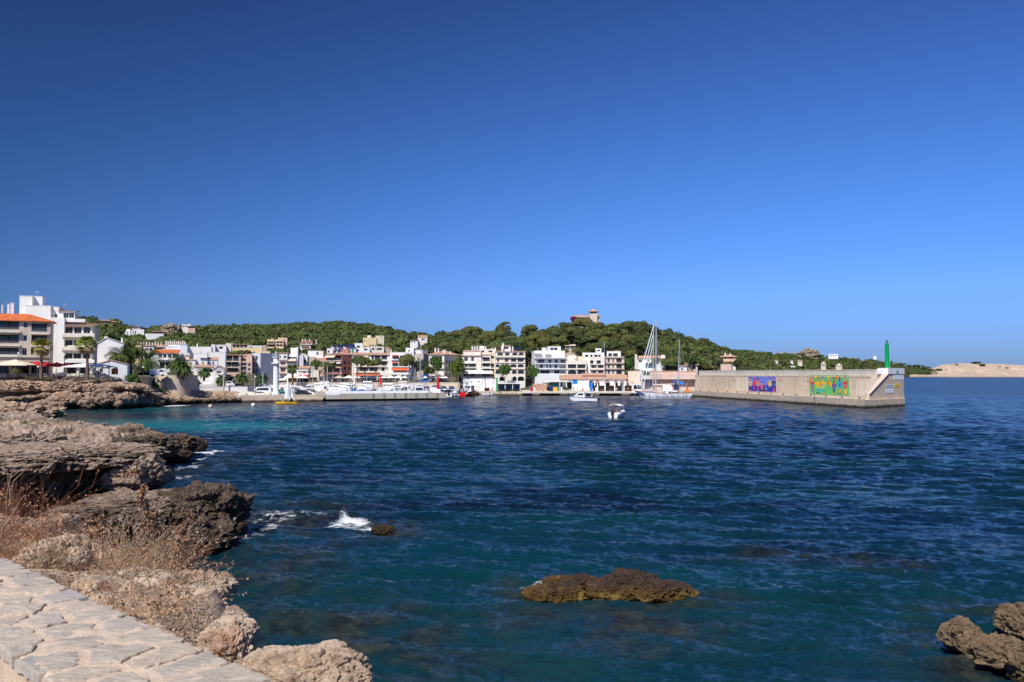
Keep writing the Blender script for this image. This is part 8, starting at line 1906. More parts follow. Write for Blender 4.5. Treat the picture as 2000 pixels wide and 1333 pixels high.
KINDS = [('motorboat', lambda r: mk_motorboat(r), 'open white motorboat', 5.2), ('motorboat', lambda r: mk_motorboat(r, top='canb'), 'motorboat with dark blue sun canopy', 5.2), ('motorboat', lambda r: mk_motorboat(r, top='awnw'), 'motorboat with white sun canopy', 5.2),
   ('cabin_cruiser', lambda r: mk_cruiser(r), 'white cabin cruiser with dark windows', 8), ('covered_boat', lambda r: mk_covered(r, 'canb'), 'small boat under a dark blue cover', 6), ('covered_boat', lambda r: mk_covered(r, 'canc'), 'small boat under a cream cover', 6), ('covered_boat', lambda r: mk_covered(r, 'cang'), 'small boat under a green cover', 6),
   ('sailing_boat', lambda r: mk_yacht(r), 'moored sailing boat with blue boom cover', 9), ('fishing_launch', lambda r: mk_llaut(r), 'traditional white launch with small wheelhouse', 6.5), ('covered_boat', lambda r: mk_covered(r, 'redp'), 'small boat under a red cover', 6), ('sailing_boat', lambda r: mk_yacht(r, 9.0, 'canc', 7.5), 'small moored sailing boat with cream boom cover', 7.5)]
BP = {}
def clone(kind_i, loc, rz, label, group, sc=1.0):
 nm, fn, _, L_ = KINDS[kind_i]
 if kind_i not in BP:
  r = empty(nm, (0, 0, 0)); fn(r); BP[kind_i] = (r, [c for c in bpy.data.objects if c.parent == r])
 else:
  r0, ch = BP[kind_i]; r = r0.copy(); COL.objects.link(r)
  for k_ in list(r.keys()): del r[k_]
  for c in ch: q = c.copy(); COL.objects.link(q); q.parent = r
 r.location = loc; r.rotation_euler = (0, 0, rz); r.scale = (sc, sc, sc); tag(r, label, 'boat', group); return r
random.seed(31)
MLM = [(505, 'behind the boatyard wall end'), (522, 'left of the lighthouse'), (548, 'right of the lighthouse'), (566, 'behind the sailing dinghy'), (585, 'above the dark parked car'), (602, 'left of the tall slim pole'), (618, 'between the two poles'), (635, 'below the thin crowned pine'), (652, 'below the salmon house'), (670, 'beside the light grey pole'), (688, 'below the leaning pine'), (704, 'right of the leaning pine'), (722, 'left of the red banner'), (752, 'right of the red banner'), (768, 'beside the thin pole'), (786, 'below the orange awning'), (802, 'left of the tallest mast'), (832, 'right of the tallest mast'), (846, 'left of the red beacon'), (866, 'right of the red beacon'), (882, 'beside the fishing boat')]
rows_ = [(298, 'front row'), (320, 'second row'), (342, 'third row'), (360, 'rear row')]
used_l = {}
for ri, (D, rn) in enumerate(rows_):
 px = 508 + ri * 4
 while px < 886:
  k = random.choices(range(11), [2, 4, 5, 8, 3, 3, 1.5, 1.4, 4, 1.2, 1.2])[0]
  L_ = KINDS[k][3]
  if not (D < 310 and px > 862) and not (D < 335 and px < 528):
   z0 = 0.0
   rz = random.choice([-1.57, 1.57]) + rnd(-.25, .25) if random.random() < .8 else rnd(-.3, .3) + (3.14 if random.random() < .5 else 0)
   pl_ = min(MLM, key=lambda q: abs(q[0] - px))[1]
   lb = '%s, %s, %s' % (KINDS[k][2], rn, pl_)
   if px < 600 and D > 345: D_ = D - 6
   else: D_ = D
   clone(k, (X(px, D_), D_ + rnd(-1.5, 1.5) - (L_ / 2 if rz > 0 else -L_ / 2), rnd(-.05, .05)), rz, lb, 'boats moored in the marina, ' + rn, rnd(1.5, 1.9) * (1.12 if ri > 1 else 1) if k not in (7, 10) else rnd(1.0, 1.35))
  px += rnd(9.5, 14)
# marina pontoons
for i, D in enumerate((311, 330, 349)):
 o = empty('pontoon', (X(530, D), D, 0), 0, 'floating timber pontoon behind the %s of moored boats' % ('front row', 'second row', 'third row')[i], 'pontoon', 'pontoons of the marina'); m = MB(); m.box(0, X(880, D) - X(530, D), 0, 1.8, .15, .5); m.build('deck', M['concl'], o)
 m = MB()
 for k in range(14): m.tube((6 * k, .9, -1.5), (6 * k, .9, 1.6), .12, .12, 6)
 m.build('piles', M['algae'], o)
r = empty('sailing_boat', (X(817, 302), 302, 0), -1.35, 'sailing boat with the tallest mast in the marina, left of the red beacon', 'boat'); mk_yacht(r, P(817, 673, 302).z, 'canc', 10.5)
r = empty('sailing_boat', (X(822, 318), 318, 0), -1.5, 'sailing boat just right of the tallest mast', 'boat'); mk_yacht(r, P(822, 708, 318).z, 'canb', 8.5)
# sailing dinghy
def dinghy():
 D = W(560, 789.5).y; s = 43 / F * D
 r = empty('sailing_dinghy', (X(582, D), D, 0), math.pi, 'yellow sailing dinghy under white sails in front of the lighthouse', 'boat')
 hull_mb(s, 1.7, .55, rake=.4, tr=.6, bow_up=.25).build('hull', [M['yellowp'], M['whitep']], r)
 r.rotation_euler = (0, 0, 0); r.location = (X(538.5, D), D, 0)
 for c in kids(r):
  for v in c.data.vertices: v.co.x = s - v.co.x
  c.data.flip_normals()
 f = lambda x9, y9: (X(zx(9, x9), D) - X(538.5, D), P(zx(9, x9), zy(9, y9), D).z)
 H = f(750, 592)[1]; mx_ = f(790, 900)[0]
 # local x grows to the right here; bow points left
 m = MB(); x0, _ = f(775, 900); m.tube((x0, 0, .4), (f(755, 600)[0], 0, H), .05, .035, 6); m.build('mast', M['alum'], r)
 def sail(pts, name, bulge):
  m = MB(); a, b, c = pts; n = 8
  V = []
  for i in range(n + 1):
   for k in range(n + 1 - i):
    u, v = i / n, k / n; w = 1 - u - v; p = Vector((a[0] * w + b[0] * u + c[0] * v, 0, a[1] * w + b[1] * u + c[1] * v)); p.y = -bulge * 27 * u * v * w - bulge * 4 * u * w * .6; V.append(p)
  idx = {}; q = 0
  for i in range(n + 1):
   for k in range(n + 1 - i): idx[(i, k)] = q; q += 1
  Fc = []
  for i in range(n):
   for k in range(n - i):
    Fc.append((idx[(i, k)], idx[(i + 1, k)], idx[(i, k + 1)]))
    if i + k < n - 1: Fc.append((idx[(i + 1, k)], idx[(i + 1, k + 1)], idx[(i, k + 1)]))
  m.add(V, Fc); m.build(name, M['sail'], r, smooth=True)
 sail([f(692, 985), f(795, 995), f(748, 600)], 'mainsail', .35)
 sail([f(812, 965), f(888, 1038), f(800, 768)], 'jib', .3)
 m = MB(); a = f(690, 990); b = f(795, 1000); m.tube((a[0], 0, a[1]), (b[0], 0, b[1]), .04, .04, 5); m.build('boom', M['alum'], r)
 sx, sz = f(662, 1050)
 person(r.location.x + sx, D - .1, .02, 1.3, 'sit', 'white', 'grey', 'sailor in white sitting in the yellow dinghy', None, .95)
dinghy()
# white rowing boat with two people
D = W(953, 773).y; r = empty('rowing_boat', (X(940, D), D, 0), .05, 'small white open boat with two people beside the slipway', 'boat'); hull_mb(5.3, 1.9, .7, stripe=2).build('hull', [M['whitep'], M['concl'], M['whitep']], r); m = MB(); m.box(1.4, 1.8, -.8, .8, .5, .56); m.box(3, 3.4, -.75, .75, .55, .61); m.build('benches', M['wood'], r)
person(X(948, D), D, .08, 1.2, 'sit', 'pinkc', 'black', 'bare shouldered person sitting left in the small white boat', None, .9); person(X(957, D), D, .08, -1.3, 'sit', 'cream', 'red', 'person sitting right in the small white boat', None, .9)
# buoys
for px, py, mt, lb in ((411, 796, 'canc', 'yellowish round mooring buoy off the bluff'), (494.5, 793.5, 'whitep', 'white round mooring buoy left of the dinghy')):
 w = W(px, py); o = empty('buoy', (w.x, w.y, 0), 0, lb, 'buoy', 'round mooring buoys'); m = MB(); m.ball((0, 0, .25), .52, 14, 10); m.build('float', M[mt], o, smooth=True); m = MB(); m.tube((0, 0, .7), (0, 0, .95), .06, .06, 6); m.build('ring', M['dark'], o)
def cruiser140():
 D = W(1140, 786).y; k = 57 / F * D
 r = empty('motor_cruiser', (X(1168, D), D, 0), math.pi - .35, 'white motor cruiser with flybridge and crew cruising in front of the quay', 'boat')
 hull_mb(k * 1.05, 3.0, 1.35, stripe=2, rake=1.5, n=14).build('hull', [M['whitep'], M['concl'], M['blued']], r)
 L_ = k * 1.05
 m = MB(); m.hexa([(L_ * .42, -1.1, 1.3), (L_ * .84, -.75, 1.55), (L_ * .84, .75, 1.55), (L_ * .42, 1.1, 1.3)], [(L_ * .44, -1.0, 2.9), (L_ * .64, -.85, 2.8), (L_ * .64, .85, 2.8), (L_ * .44, 1.0, 2.9)]); m.build('cabin', M['whitep'], r)
 m = MB()
 for s in (-1, 1): m.add([(L_ * .47, s * 1.07, 2.0), (L_ * .68, s * .94, 2.0), (L_ * .62, s * .93, 2.6), (L_ * .47, s * 1.04, 2.65)], [(0, 1, 2, 3) if s < 0 else (3, 2, 1, 0)])
 m.add([(L_ * .79, -.7, 1.85), (L_ * .79, .7, 1.85), (L_ * .665, .78, 2.68), (L_ * .665, -.78, 2.68)], [(0, 1, 2, 3)]); m.build('cabin_window', M['glass'], r)
 m = MB(); m.box(L_ * .42, L_ * .62, -.95, .95, 2.904, 3.0); m.box(L_ * .60, L_ * .62, -.9, .9, 3.0, 3.5); m.box(L_ * .05, L_ * .42, -1.15, 1.15, 2.85, 2.92); m.build('flybridge', M['whitep'], r)
 m = MB()
 for x in (L_ * .06, L_ * .24):
  for y in (-1.1, 1.1): m.tube((x, y, 1.25), (x, y, 2.85), .035, .035, 5)
 m.tube((L_ * .5, 0, 3.0), (L_ * .5, 0, 5.0), .04, .03, 5); m.tube((L_ * .5, -.5, 4.3), (L_ * .5, .5, 4.3), .03, .03, 4); m.build('frame_and_mast', M['alum'], r)
 m = MB()
 for k_ in range(7):
  x = L_ * (.66 + .055 * k_); y = 1.35 * (1 - ((x / L_ - .38) / .62) ** 2.3); z = 1.35 * (1 + .35 * (x / L_) ** 2)
  for s in (-1, 1):
   m.tube((x, s * y, z), (x, s * y, z + .6), .02, .02, 4)
   if k_: m.tube((xp, s * yp, zp + .6), (x, s * y, z + .6), .02, .02, 4)
  xp, yp, zp = x, y, z
 m.build('bow_rail', M['alum'], r)
 m = MB(); m.box(-.45, -.03, -.3, .3, .4, 1.3); m.build('outboard_engine', M['dark'], r)
 for t, y, p_, c1, c2, lb in ((.30, -.4, 'sit', 'navy', 'white', 'person in navy seated in the cockpit of the motor cruiser'), (.20, .4, 'sit', 'cream', 'black', 'person in cream seated at the stern of the motor cruiser'), (.12, -.5, 'stand', 'black', 'grey', 'person in black standing at the stern of the motor cruiser')):
  a = r.rotation_euler.z; x_ = r.location.x + t * L_ * math.cos(a) - y * math.sin(a); y_ = r.location.y + t * L_ * math.sin(a) + y * math.cos(a); person(x_, y_, 1.2 if p_ == 'stand' else .95, a, p_, c1, c2, lb, None)
 a = r.rotation_euler.z; person(r.location.x + .52 * L_ * math.cos(a), r.location.y + .52 * L_ * math.sin(a), 2.98, a, 'sit', 'red', 'red', 'person in red on the flybridge of the motor cruiser', None)
 for q in (.9, .96):
  f = MB(); f.ball((L_ * q, -.55 * (1.2 - q) * 4, .9), .22, 10, 8, sz=1.5); f.build('fender', M['whitep'], r, smooth=True)
cruiser140()
def rib():
 w = W(1200, 816.5); D = w.y
 r = empty('motorboat', (X(1196, D), D - .6, 0), 1.05, 'small white sport boat with arched canopy seen from the stern, in open water', 'boat')
 hull_mb(5.4, 2.3, 1.0, stripe=None, tr=.92).build('hull', [M['whitep'], M['concl']], r)
 m = MB(); m.tube((0.1, .85, .75), (3.6, .95, .95), .27, .25, 10); m.tube((0.1, -.85, .75), (3.6, -.95, .95), .27, .25, 10); m.build('side_tubes', M['whitep'], r, smooth=True)
 m = MB(); m.box(-.5, -.04, -.24, .24, .55, 1.35); m.hexa([(-.42, -.08, -.4), (-.15, -.08, -.4), (-.15, .08, -.4), (-.42, .08, -.4)], [(-.42, -.1, .55), (-.1, -.1, .55), (-.1, .1, .55), (-.42, .1, .55)]); m.build('outboard_engine', M['dark'], r)
 m = MB(); m.hexa([(2.0, -.5, .9), (3.1, -.5, .95), (3.1, .5, .95), (2.0, .5, .9)], [(2.2, -.45, 1.6), (2.7, -.4, 1.65), (2.7, .4, 1.65), (2.2, .45, 1.6)]); m.build('console', M['whitep'], r)
 m = MB(); n = 8
 for i in range(n):
  y0, y1 = -1.1 + 2.2 * i / n, -1.1 + 2.2 * (i + 1) / n; z0, z1 = 2.55 - .28 * (y0 / 1.1) ** 2, 2.55 - .28 * (y1 / 1.1) ** 2
  m.hexa([(.6, y0, z0), (2.7, y0, z0), (2.7, y1, z1), (.6, y1, z1)], [(.6, y0, z0 + .06), (2.7, y0, z0 + .06), (2.7, y1, z1 + .06), (.6, y1, z1 + .06)])
 m.build('sun_canopy', M['awnw'], r)
 m = MB()
 for x in (.65, 2.65):
  for y in (-1.08, 1.08): m.tube((x, y, .9), (x, y, 2.3), .025, .025, 5)
 m.build('canopy_frame', M['alum'], r)
 a = 1.05
 for t, y, c1, lb in ((1.9, -.45, 'red', 'person in red at the helm of the small sport boat'), (2.0, .45, 'pinkc', 'person in pink beside the helm of the small sport boat')):
  person(r.location.x + t * math.cos(a) - y * math.sin(a), r.location.y + t * math.sin(a) + y * math.cos(a), .55, a - 1.57 + 3.14, 'sit', c1, 'red', lb, None, .95)
rib()
def ketch():
 D = W(1300, 779).y
 r = empty('sailing_ship', (X(1352, D), D, 0), math.pi, 'large white sailing ship with three masts moored at the breakwater, bow to the left', 'ship')
 f = lambda px, py: (X(1352, D) - X(px, D), P(px, py, D).z)
 L_ = f(1238, 770)[0]; m = MB(); n = 18; S_ = []
 sheer = lambda t: float(np.interp(t, [0, .15, .5, .8, 1], [f(0, 767)[1], f(0, 768)[1], f(0, 768.5)[1], f(0, 766)[1], f(0, 763)[1]]))
 for i in range(n + 1):
  t = i / n; zs = sheer(t); hb = 2.2 * (.62 + .38 * min(1, t * 3)) * (1 - max(0, (t - .42) / .58) ** 2.4) + .03
  kx = 3.8 * max(0, (t - .6) / .4) ** 1.6; sx = 1.6 * max(0, (.25 - t) / .25)
  zk = -.8
  S_.append([(L_ * t + sx - kx, 0, zk), (L_ * t + sx * .8 - kx * .85, hb * .7, -.15), (L_ * t + sx * .4 - kx * .45, hb * .93, zs * .45), (L_ * t, hb, zs)])
 for i in range(n):
  a, b = S_[i], S_[i + 1]
  for k in range(3):
   m.quad(a[k], b[k], b[k + 1], a[k + 1], 2 if k == 0 else 0); q = lambda p: (p[0], -p[1], p[2]); m.quad(q(a[k + 1]), q(b[k + 1]), q(b[k]), q(a[k]), 2 if k == 0 else 0)
  m.quad((a[3][0], -a[3][1], a[3][2] - .2), (b[3][0], -b[3][1], b[3][2] - .2), (b[3][0], b[3][1], b[3][2] - .2), (a[3][0], a[3][1], a[3][2] - .2), 1)
  for s in (1, -1): m.add([(a[3][0], s * (a[3][1] + .03), a[3][2] - .05), (b[3][0], s * (b[3][1] + .03), b[3][2] - .05), (b[3][0], s * (b[3][1] + .03), b[3][2] + .10), (a[3][0], s * (a[3][1] + .03), a[3][2] + .10)], [(0, 1, 2, 3) if s > 0 else (3, 2, 1, 0)], 1)
 a = S_[0]; m.poly([a[3], a[2], a[1], a[0], (a[1][0], -a[1][1], a[1][2]), (a[2][0], -a[2][1], a[2][2]), (a[3][0], -a[3][1], a[3][2])], 0)
 m.build('hull', [M['whitep'], M['wood'], M['algae']], r)
 m = MB()
 for px in (1266, 1283, 1292, 1301, 1312, 1332, 1338):
  x, z = f(px, 771.5 if px < 1300 else 771.8);
  for s in (-1, 1): m.tube((x, s * 1.6, z), (x, s * 2.35, z), .13, .13, 8)
 m.build('porthole', M['glass'], r)
 for px in (1280, 1297, 1309, 1323):
  x, z = f(px, 774); fe = MB()
  for s in (1,): fe.tube((x, s * 2.32, z - .9), (x + .25, s * 2.42, z + .8), .16, .16, 8)
  fe.build('fender', M['greyp'], r)
 m = MB(); x, z = f(1242, 763.5); bx, bz = f(1229, 760); m.tube((x, 0, z), (bx, 0, bz), .14, .09, 7); m.build('bowsprit', M['wood'], r)
 m = MB(); x, z = f(1256, 768); m.hexa([(x, 1.2, z - .1), (x - .1, 1.2, z - .1), (x - .1, 1.6, z - .1), (x, 1.6, z - .1)], [(x + 2.4, 0.5, z + .9), (x + 2.3, .5, z + .9), (x + 2.3, .9, z + .9), (x + 2.4, .9, z + .9)]); m.build('anchor_plate', M['mpur'], r)
 # masts
 def mast(px0, px1, yt, yb, r0, nm='mast', spread=()):
  a = f(px0, yb); b = f(px1, yt); m = MB(); m.tube((a[0], 0, a[1]), (b[0], 0, b[1]), r0, r0 * .6, 8)
  for y in spread: t = (yb - y) / (yb - yt); x = a[0] + (b[0] - a[0]) * t; z = P(1280, y, D).z; m.tube((x, -1.0, z), (x, 1.0, z), .05, .05, 5)
  m.ball((b[0], 0, b[1] + .1), r0 * .9, 8, 5); m.build(nm, M['alum'], r); return a, b
 ma, mb_ = mast(1280.5, 1282, 627, 768, .24, spread=(676, 705)); fa, fb = mast(1274.5, 1277.5, 635, 768, .21, spread=(680,)); za, zb_ = mast(1323.5, 1327.5, 666, 768, .19, spread=(700, 722))
 def line(m, p, q, w, y0=0, y1=0): m.tube((p[0], y0, p[1]), (q[0], y1, q[1]), w, w, 5)
 for (p, q, w, nm) in ((fb, f(1243, 755), .13, 'furled_sail'), (f(1276.5, 652), f(1249, 757), .12, 'furled_sail'), (f(1276, 670), f(1256, 757), .12, 'furled_sail')): m = MB(); line(m, p, q, w); m.build(nm, M['sail'], r)
 m = MB(); line(m, mb_, f(1232, 761), .035); line(m, mb_, zb_, .025); line(m, zb_, f(1350, 766), .03); line(m, f(1277, 640), f(1266, 768), .025, 0, 1.9); line(m, mb_, f(1288, 768), .025, 0, 2.0); line(m, mb_, f(1288, 768), .025, 0, -2.0); line(m, f(1282, 676), f(1276, 768), .025, 1.0, 2.0); line(m, f(1282, 676), f(1276, 768), .025, -1.0, -2.0); line(m, zb_, f(1331, 768), .025, 0, 2.0); line(m, zb_, f(1319, 768), .025, 0, 2.0)
 line(m, f(1240, 772), f(1231, 780), .03); line(m, f(1240, 768), f(1240, 773), .04)
 m.build('rigging', M['alum'], r)
 m = MB(); a, b = f(1276, 752.5), f(1317, 750.5); m.tube((a[0], 0, a[1]), ((a[0] + b[0]) / 2, 0, a[1] + .05), .32, .34, 8); m.tube(((a[0] + b[0]) / 2, 0, a[1] + .05), (b[0], 0, b[1]), .34, .14, 8); m.build('furled_mainsail', M['canc'], r)
 def blk(p0, p1, y0, y1, hw, mt, nm, taper=0):
  m = MB(); a = f(p1, y1); b = f(p0, y0); m.hexa([(a[0], -hw, a[1]), (b[0], -hw, a[1]), (b[0], hw, a[1]), (a[0], hw, a[1])], [(a[0] + taper, -hw * .8, b[1]), (b[0] - taper, -hw * .8, b[1]), (b[0] - taper, hw * .8, b[1]), (a[0] + taper, hw * .8, b[1])]); m.build(nm, M[mt], r)
 blk(1258, 1275, 765, 768, 1.3, 'mpur', 'fore_hatch'); blk(1281, 1292, 762, 768, 1.2, 'canc', 'deckhouse', .2); blk(1293, 1311, 753, 764, 1.3, 'sail', 'sun_awning', .1); blk(1297, 1322, 764, 769, 1.4, 'whitep', 'coachroof', .1); blk(1316, 1324, 751, 762, 1.0, 'blued', 'bridge', .1); blk(1327, 1337, 757, 764, .9, 'canc', 'life_raft', .2); blk(1338, 1347, 761, 767, .9, 'mora', 'deck_gear', .3)
 m = MB()
 for px in (1307, 1313, 1319): x, z = f(px, 767); m.box(x - .45, x + .45, 1.38, 1.41, z - .25, z + .25)
 m.build('coachroof_window', M['glass'], r)
 m = MB()
 for i in range(22):
  t = .03 + i * .044; x = L_ * t; hb = 2.2 * (.62 + .38 * min(1, t * 3)) * (1 - max(0, (t - .42) / .58) ** 2.4); z = sheer(t)
  for s in (-1, 1):
   m.tube((x, s * hb * .97, z), (x, s * hb * .97, z + .8), .02, .02, 4)
   if i: m.tube((xp, s * hp * .97, zp + .8), (x, s * hb * .97, z + .8), .015, .015, 4)
  xp, hp, zp = x, hb, z
 m.build('guard_rail', M['alum'], r)
 gx, gz = f(1349, 768); m = MB(); m.hexa([(gx, -.3, gz - .1), (gx, .3, gz - .1), (gx - 3.2, .3, 2.0), (gx - 3.2, -.3, 2.0)], [(gx, -.3, gz), (gx, .3, gz), (gx - 3.2, .3, 2.1), (gx - 3.2, -.3, 2.1)]); m.build('gangway', M['greyp'], r)
ketch()
def trawler():
 D = W(903, 774.5).y
 r = empty('fishing_boat', (X(903, D), D, 0), 1.25, 'dark fishing trawler with a red hull bottom, net drums and gallows, beside the slipway', 'boat')
 hull_mb(13, 4.2, 1.6, stripe=2, tr=.85, rake=1.5).build('hull', [M['redp'], M['wood'], M['dark']], r)
 m = MB(); m.box(5.5, 9, -1.4, 1.4, 1.5, 3.8); m.box(5.3, 9.2, -1.6, 1.6, 3.804, 3.95); m.build('wheelhouse', M['whitep'], r)
 m = MB(); m.box(5.47, 5.495, -1.1, 1.1, 2.9, 3.5); m.build('cabin_window', M['glass'], r)
 m = MB()
 for s in (-1, 1): m.tube((.3, s * 1.9, 1.4), (.5, s * 1.5, 5.0), .12, .12, 6)
 m.tube((.5, -1.5, 5.0), (.5, 1.5, 5.0), .14, .14, 6); m.tube((6, 0, 3.9), (5.6, 0, 9.5), .12, .08, 6); m.tube((5.8, 0, 7.5), (.6, 0, 5.0), .05, .05, 5); m.tube((5.8, 0, 4.6), (1.5, 2.0, 8.0), .09, .07, 6); m.build('gallows_and_mast', M['dark'], r)
 for s in (-1, 1):
  m = MB(); m.tube((-.15, s * 1.5 - .5, 2.2), (-.15, s * 1.5 + .5, 2.2), .8, .8, 12); m.build('trawl_drum', M['greyp'], r)
  m = MB(); m.hexa([(-.5, s * 1.9 - .5, .9), (-.35, s * 1.9 - .5, .9), (-.35, s * 1.9 + .5, .9), (-.5, s * 1.9 + .5, .9)], [(-.5, s * 1.9 - .6, 3.2), (-.35, s * 1.9 - .6, 3.2), (-.35, s * 1.9 + .6, 3.2), (-.5, s * 1.9 + .6, 3.2)]); m.build('trawl_door', M['concg'], r)
 V, Q = crown_arrays(np.random.RandomState(71), 350, .12, 6, .8); o = np_mesh('nets', V * np.array([2.2, 1.6, 1.4]) + np.array([2.5, 0, 2.4]), Q, M['brown'], r)
trawler()
D = W(925, 771).y + 4; r = empty('fishing_boat', (X(922, D), D, 0), .15, 'second fishing boat with dark booms and orange floats right of the red hull', 'boat'); hull_mb(9, 3.2, 1.1, stripe=2).build('hull', [M['dark'], M['wood'], M['greyp']], r)
m = MB(); m.tube((2, 0, 1.0), (5.5, 0, 7.0), .1, .08, 6); m.tube((5.6, 0, 1.0), (5.4, 0, 8.5), .12, .07, 6); m.tube((1, -1, 1), (3.4, 0, 5.5), .08, .06, 5); m.build('booms', M['dark'], r)
m = MB(); m.box(5.2, 7.2, -.9, .9, 1.0, 2.6); m.build('wheelhouse', M['dark'], r)
for q in (1.2, 6.8, 8.0): m = MB(); m.ball((q, -1.5, 1.5), .35, 8, 6); m.build('float', M['redp'], r)
for i, (px, D_, k, lb) in enumerate(((884, 338, 0, 'open boat left of the trawler, by the rocks'), (876, 325, 3, 'white cabin boat just beyond the pier end'), (890, 350, 8, 'launch moored close to the alley behind the trawler'))): clone(k, (X(px, D_), D_, 0), rnd(-.4, .6), lb, None)
rock(905, 935, 764, 772.5, 343, 3, M['rockfar'], 91, 'pale flat landing rocks between the trawler and the slipway', lvl=5, amp=.12)
# ================================================================ VEHICLES
def car(x, y, z, rz, mt, label, van=False, group=None):
 r = empty('van' if van else 'car', (x, y, z), rz, label, 'van' if van else 'car', group); m = MB()
 if van: prof = [(0, .35), (4.8, .35), (4.8, 1.0), (4.2, 1.25), (3.6, 2.0), (.1, 2.05), (0, 1.2)]
 else: prof = [(0, .35), (4.3, .35), (4.3, .75), (3.3, .95), (2.7, 1.42), (1.0, 1.45), (.25, 1.0), (0, .9)]
 n = len(prof); hw = .88
 m.poly([(a, -hw, b) for a, b in prof]); m.poly([(a, hw, b) for a, b in prof][::-1])
 for i in range(n): a, b = prof[i], prof[(i + 1) % n]; m.quad((a[0], -hw, a[1]), (a[0], hw, a[1]), (b[0], hw, b[1]), (b[0], -hw, b[1]))
 m.build('body', M[mt], r); m = MB()
 w = [(1.0, .98), (3.1, .98), (2.6, 1.34), (1.1, 1.36)] if not van else [(2.6, 1.3), (4.0, 1.3), (3.5, 1.85), (2.6, 1.85)]
 for s in (-1, 1): m.add([(a, s * (hw + .012), b) for a, b in w], [(0, 1, 2, 3) if s < 0 else (3, 2, 1, 0)])
 m.build('side_window', M['glass'], r)
 for wx in (.8, 3.5):
  for s in (-1, 1): m = MB(); m.tube((wx, s * .72, .32), (wx, s * .92, .32), .32, .32, 14); m.tube((wx, s * .921, .32), (wx, s * .93, .32), .17, .17, 10); m.build('wheel', M['dark'], r)
gv = 'vehicles parked by the harbour'
pe = (PB - PA).normalized(); cp_ = PA - pe * 9 + Vector((0, 3.5, 0))
car(X(578, 266), 266, 1.95, .12, 'dark', 'dark parked car on the pier head behind the yellow dinghy', False, gv)
car(X(586, 273), 273, 1.9, .1, 'whitep', 'white parked car beyond the dark one on the pier head', False, gv)
car(X(430, 290), 290, 4.0, .1, 'whitep', 'white van behind the boatyard wall left of the concrete post', True, gv); car(X(293, 252), 252, 7.7, .3, 'whitep', 'white van parked behind the full round date palm', True, gv); car(X(271, 253), 253, 7.7, .3, 'dark', 'dark car parked among the date palms', False, gv); car(X(1056, 358), 358, 1.42, .2, 'redp', 'small red van above the crate rack', True, gv)
mtr = empty('boat_on_stand', (X(384, 283), 283, 3.9), .2, 'white boat laid up ashore behind the boatyard wall, under the small palm', 'boat'); hull_mb(7.5, 2.4, 1.1, stripe=None, draft=.5).build('hull', [M['whitep'], M['concl']], mtr); m = MB(); m.hexa([(2, -.8, 1.1), (5, -.6, 1.1), (5, .6, 1.1), (2, .8, 1.1)], [(2.2, -.7, 2.2), (4, -.5, 2.1), (4, .5, 2.1), (2.2, .7, 2.2)]); m.build('cabin', M['whitep'], mtr)
bs = empty('boat_on_stand', (X(1062, 356), 356, 3.2), .1, 'sleek white boat laid up ashore behind the crate rack', 'boat'); hull_mb(9.5, 2.8, 1.5, stripe=2).build('hull', [M['whitep'], M['concl'], M['dark']], bs); m = MB(); m.box(1, 1.3, -1, 1, -1.8, -.3); m.box(6, 6.3, -.8, .8, -1.8, -.3); m.build('cradle', M['algae'], bs)
ms = empty('mast', P3(1180.5, 360, 1.4), 0, 'tall white boat mast rising before the stepped white house', 'mast'); H = P(1181, 669, 360).z - 1.4; m = MB(); m.tube((0, 0, 0), (0, 0, H), .13, .08, 6); m.tube((0, 0, H * .98), (-7, 0, H * .12), .04, .04, 4); m.build('spar', M['alum'], ms)
for px, yt, D_, lb in ((1093.5, 737, 349, 'stout grey lamp pole beside the canopy'), (1215, 735, 349, 'grey lamp pole in front of the pergola'), (1185, 672, 452, 'thin pole among the pines of the central hill')): post(px, yt, D_, 1.42 if D_ < 400 else 15, .14, lb, 'alum')
LM = [(60, 'the orange roof'), (150, 'the white stair tower'), (200, 'the gabled white wall'), (290, 'the date palms'), (340, 'the bastion'), (375, 'the chimney cluster'), (410, 'the ochre shutters'), (455, 'the broad blank white block'), (500, 'the paired windows'), (540, 'the lighthouse'),
  (575, 'the sailing dinghy'), (610, 'the red shop front'), (645, 'the salmon house'), (680, 'the solar panels'), (720, 'the brown eaved cream house'), (760, 'the orange awning'), (800, 'the domed town pine'), (825, 'the tallest harbour mast'), (855, 'the red beacon'), (895, 'the narrow alley'),
  (925, 'the long white awning'), (960, 'the rooftop chimneys'), (995, 'the arched balconies'), (1030, 'the gap beside the arches'), (1060, 'the rooftop studio'), (1090, 'the glazed terraces'), (1120, 'the two wide loggias'), (1155, 'the stepped terrace'), (1195, 'the tall windowed cream house'), (1235, 'the end of the boathouse'),
  (1265, 'the twin masts'), (1300, 'the covered quay'), (1330, 'the mizzen mast'), (1375, 'the start of the breakwater'), (1420, 'the tiled villa'), (1480, 'the blue mural')]
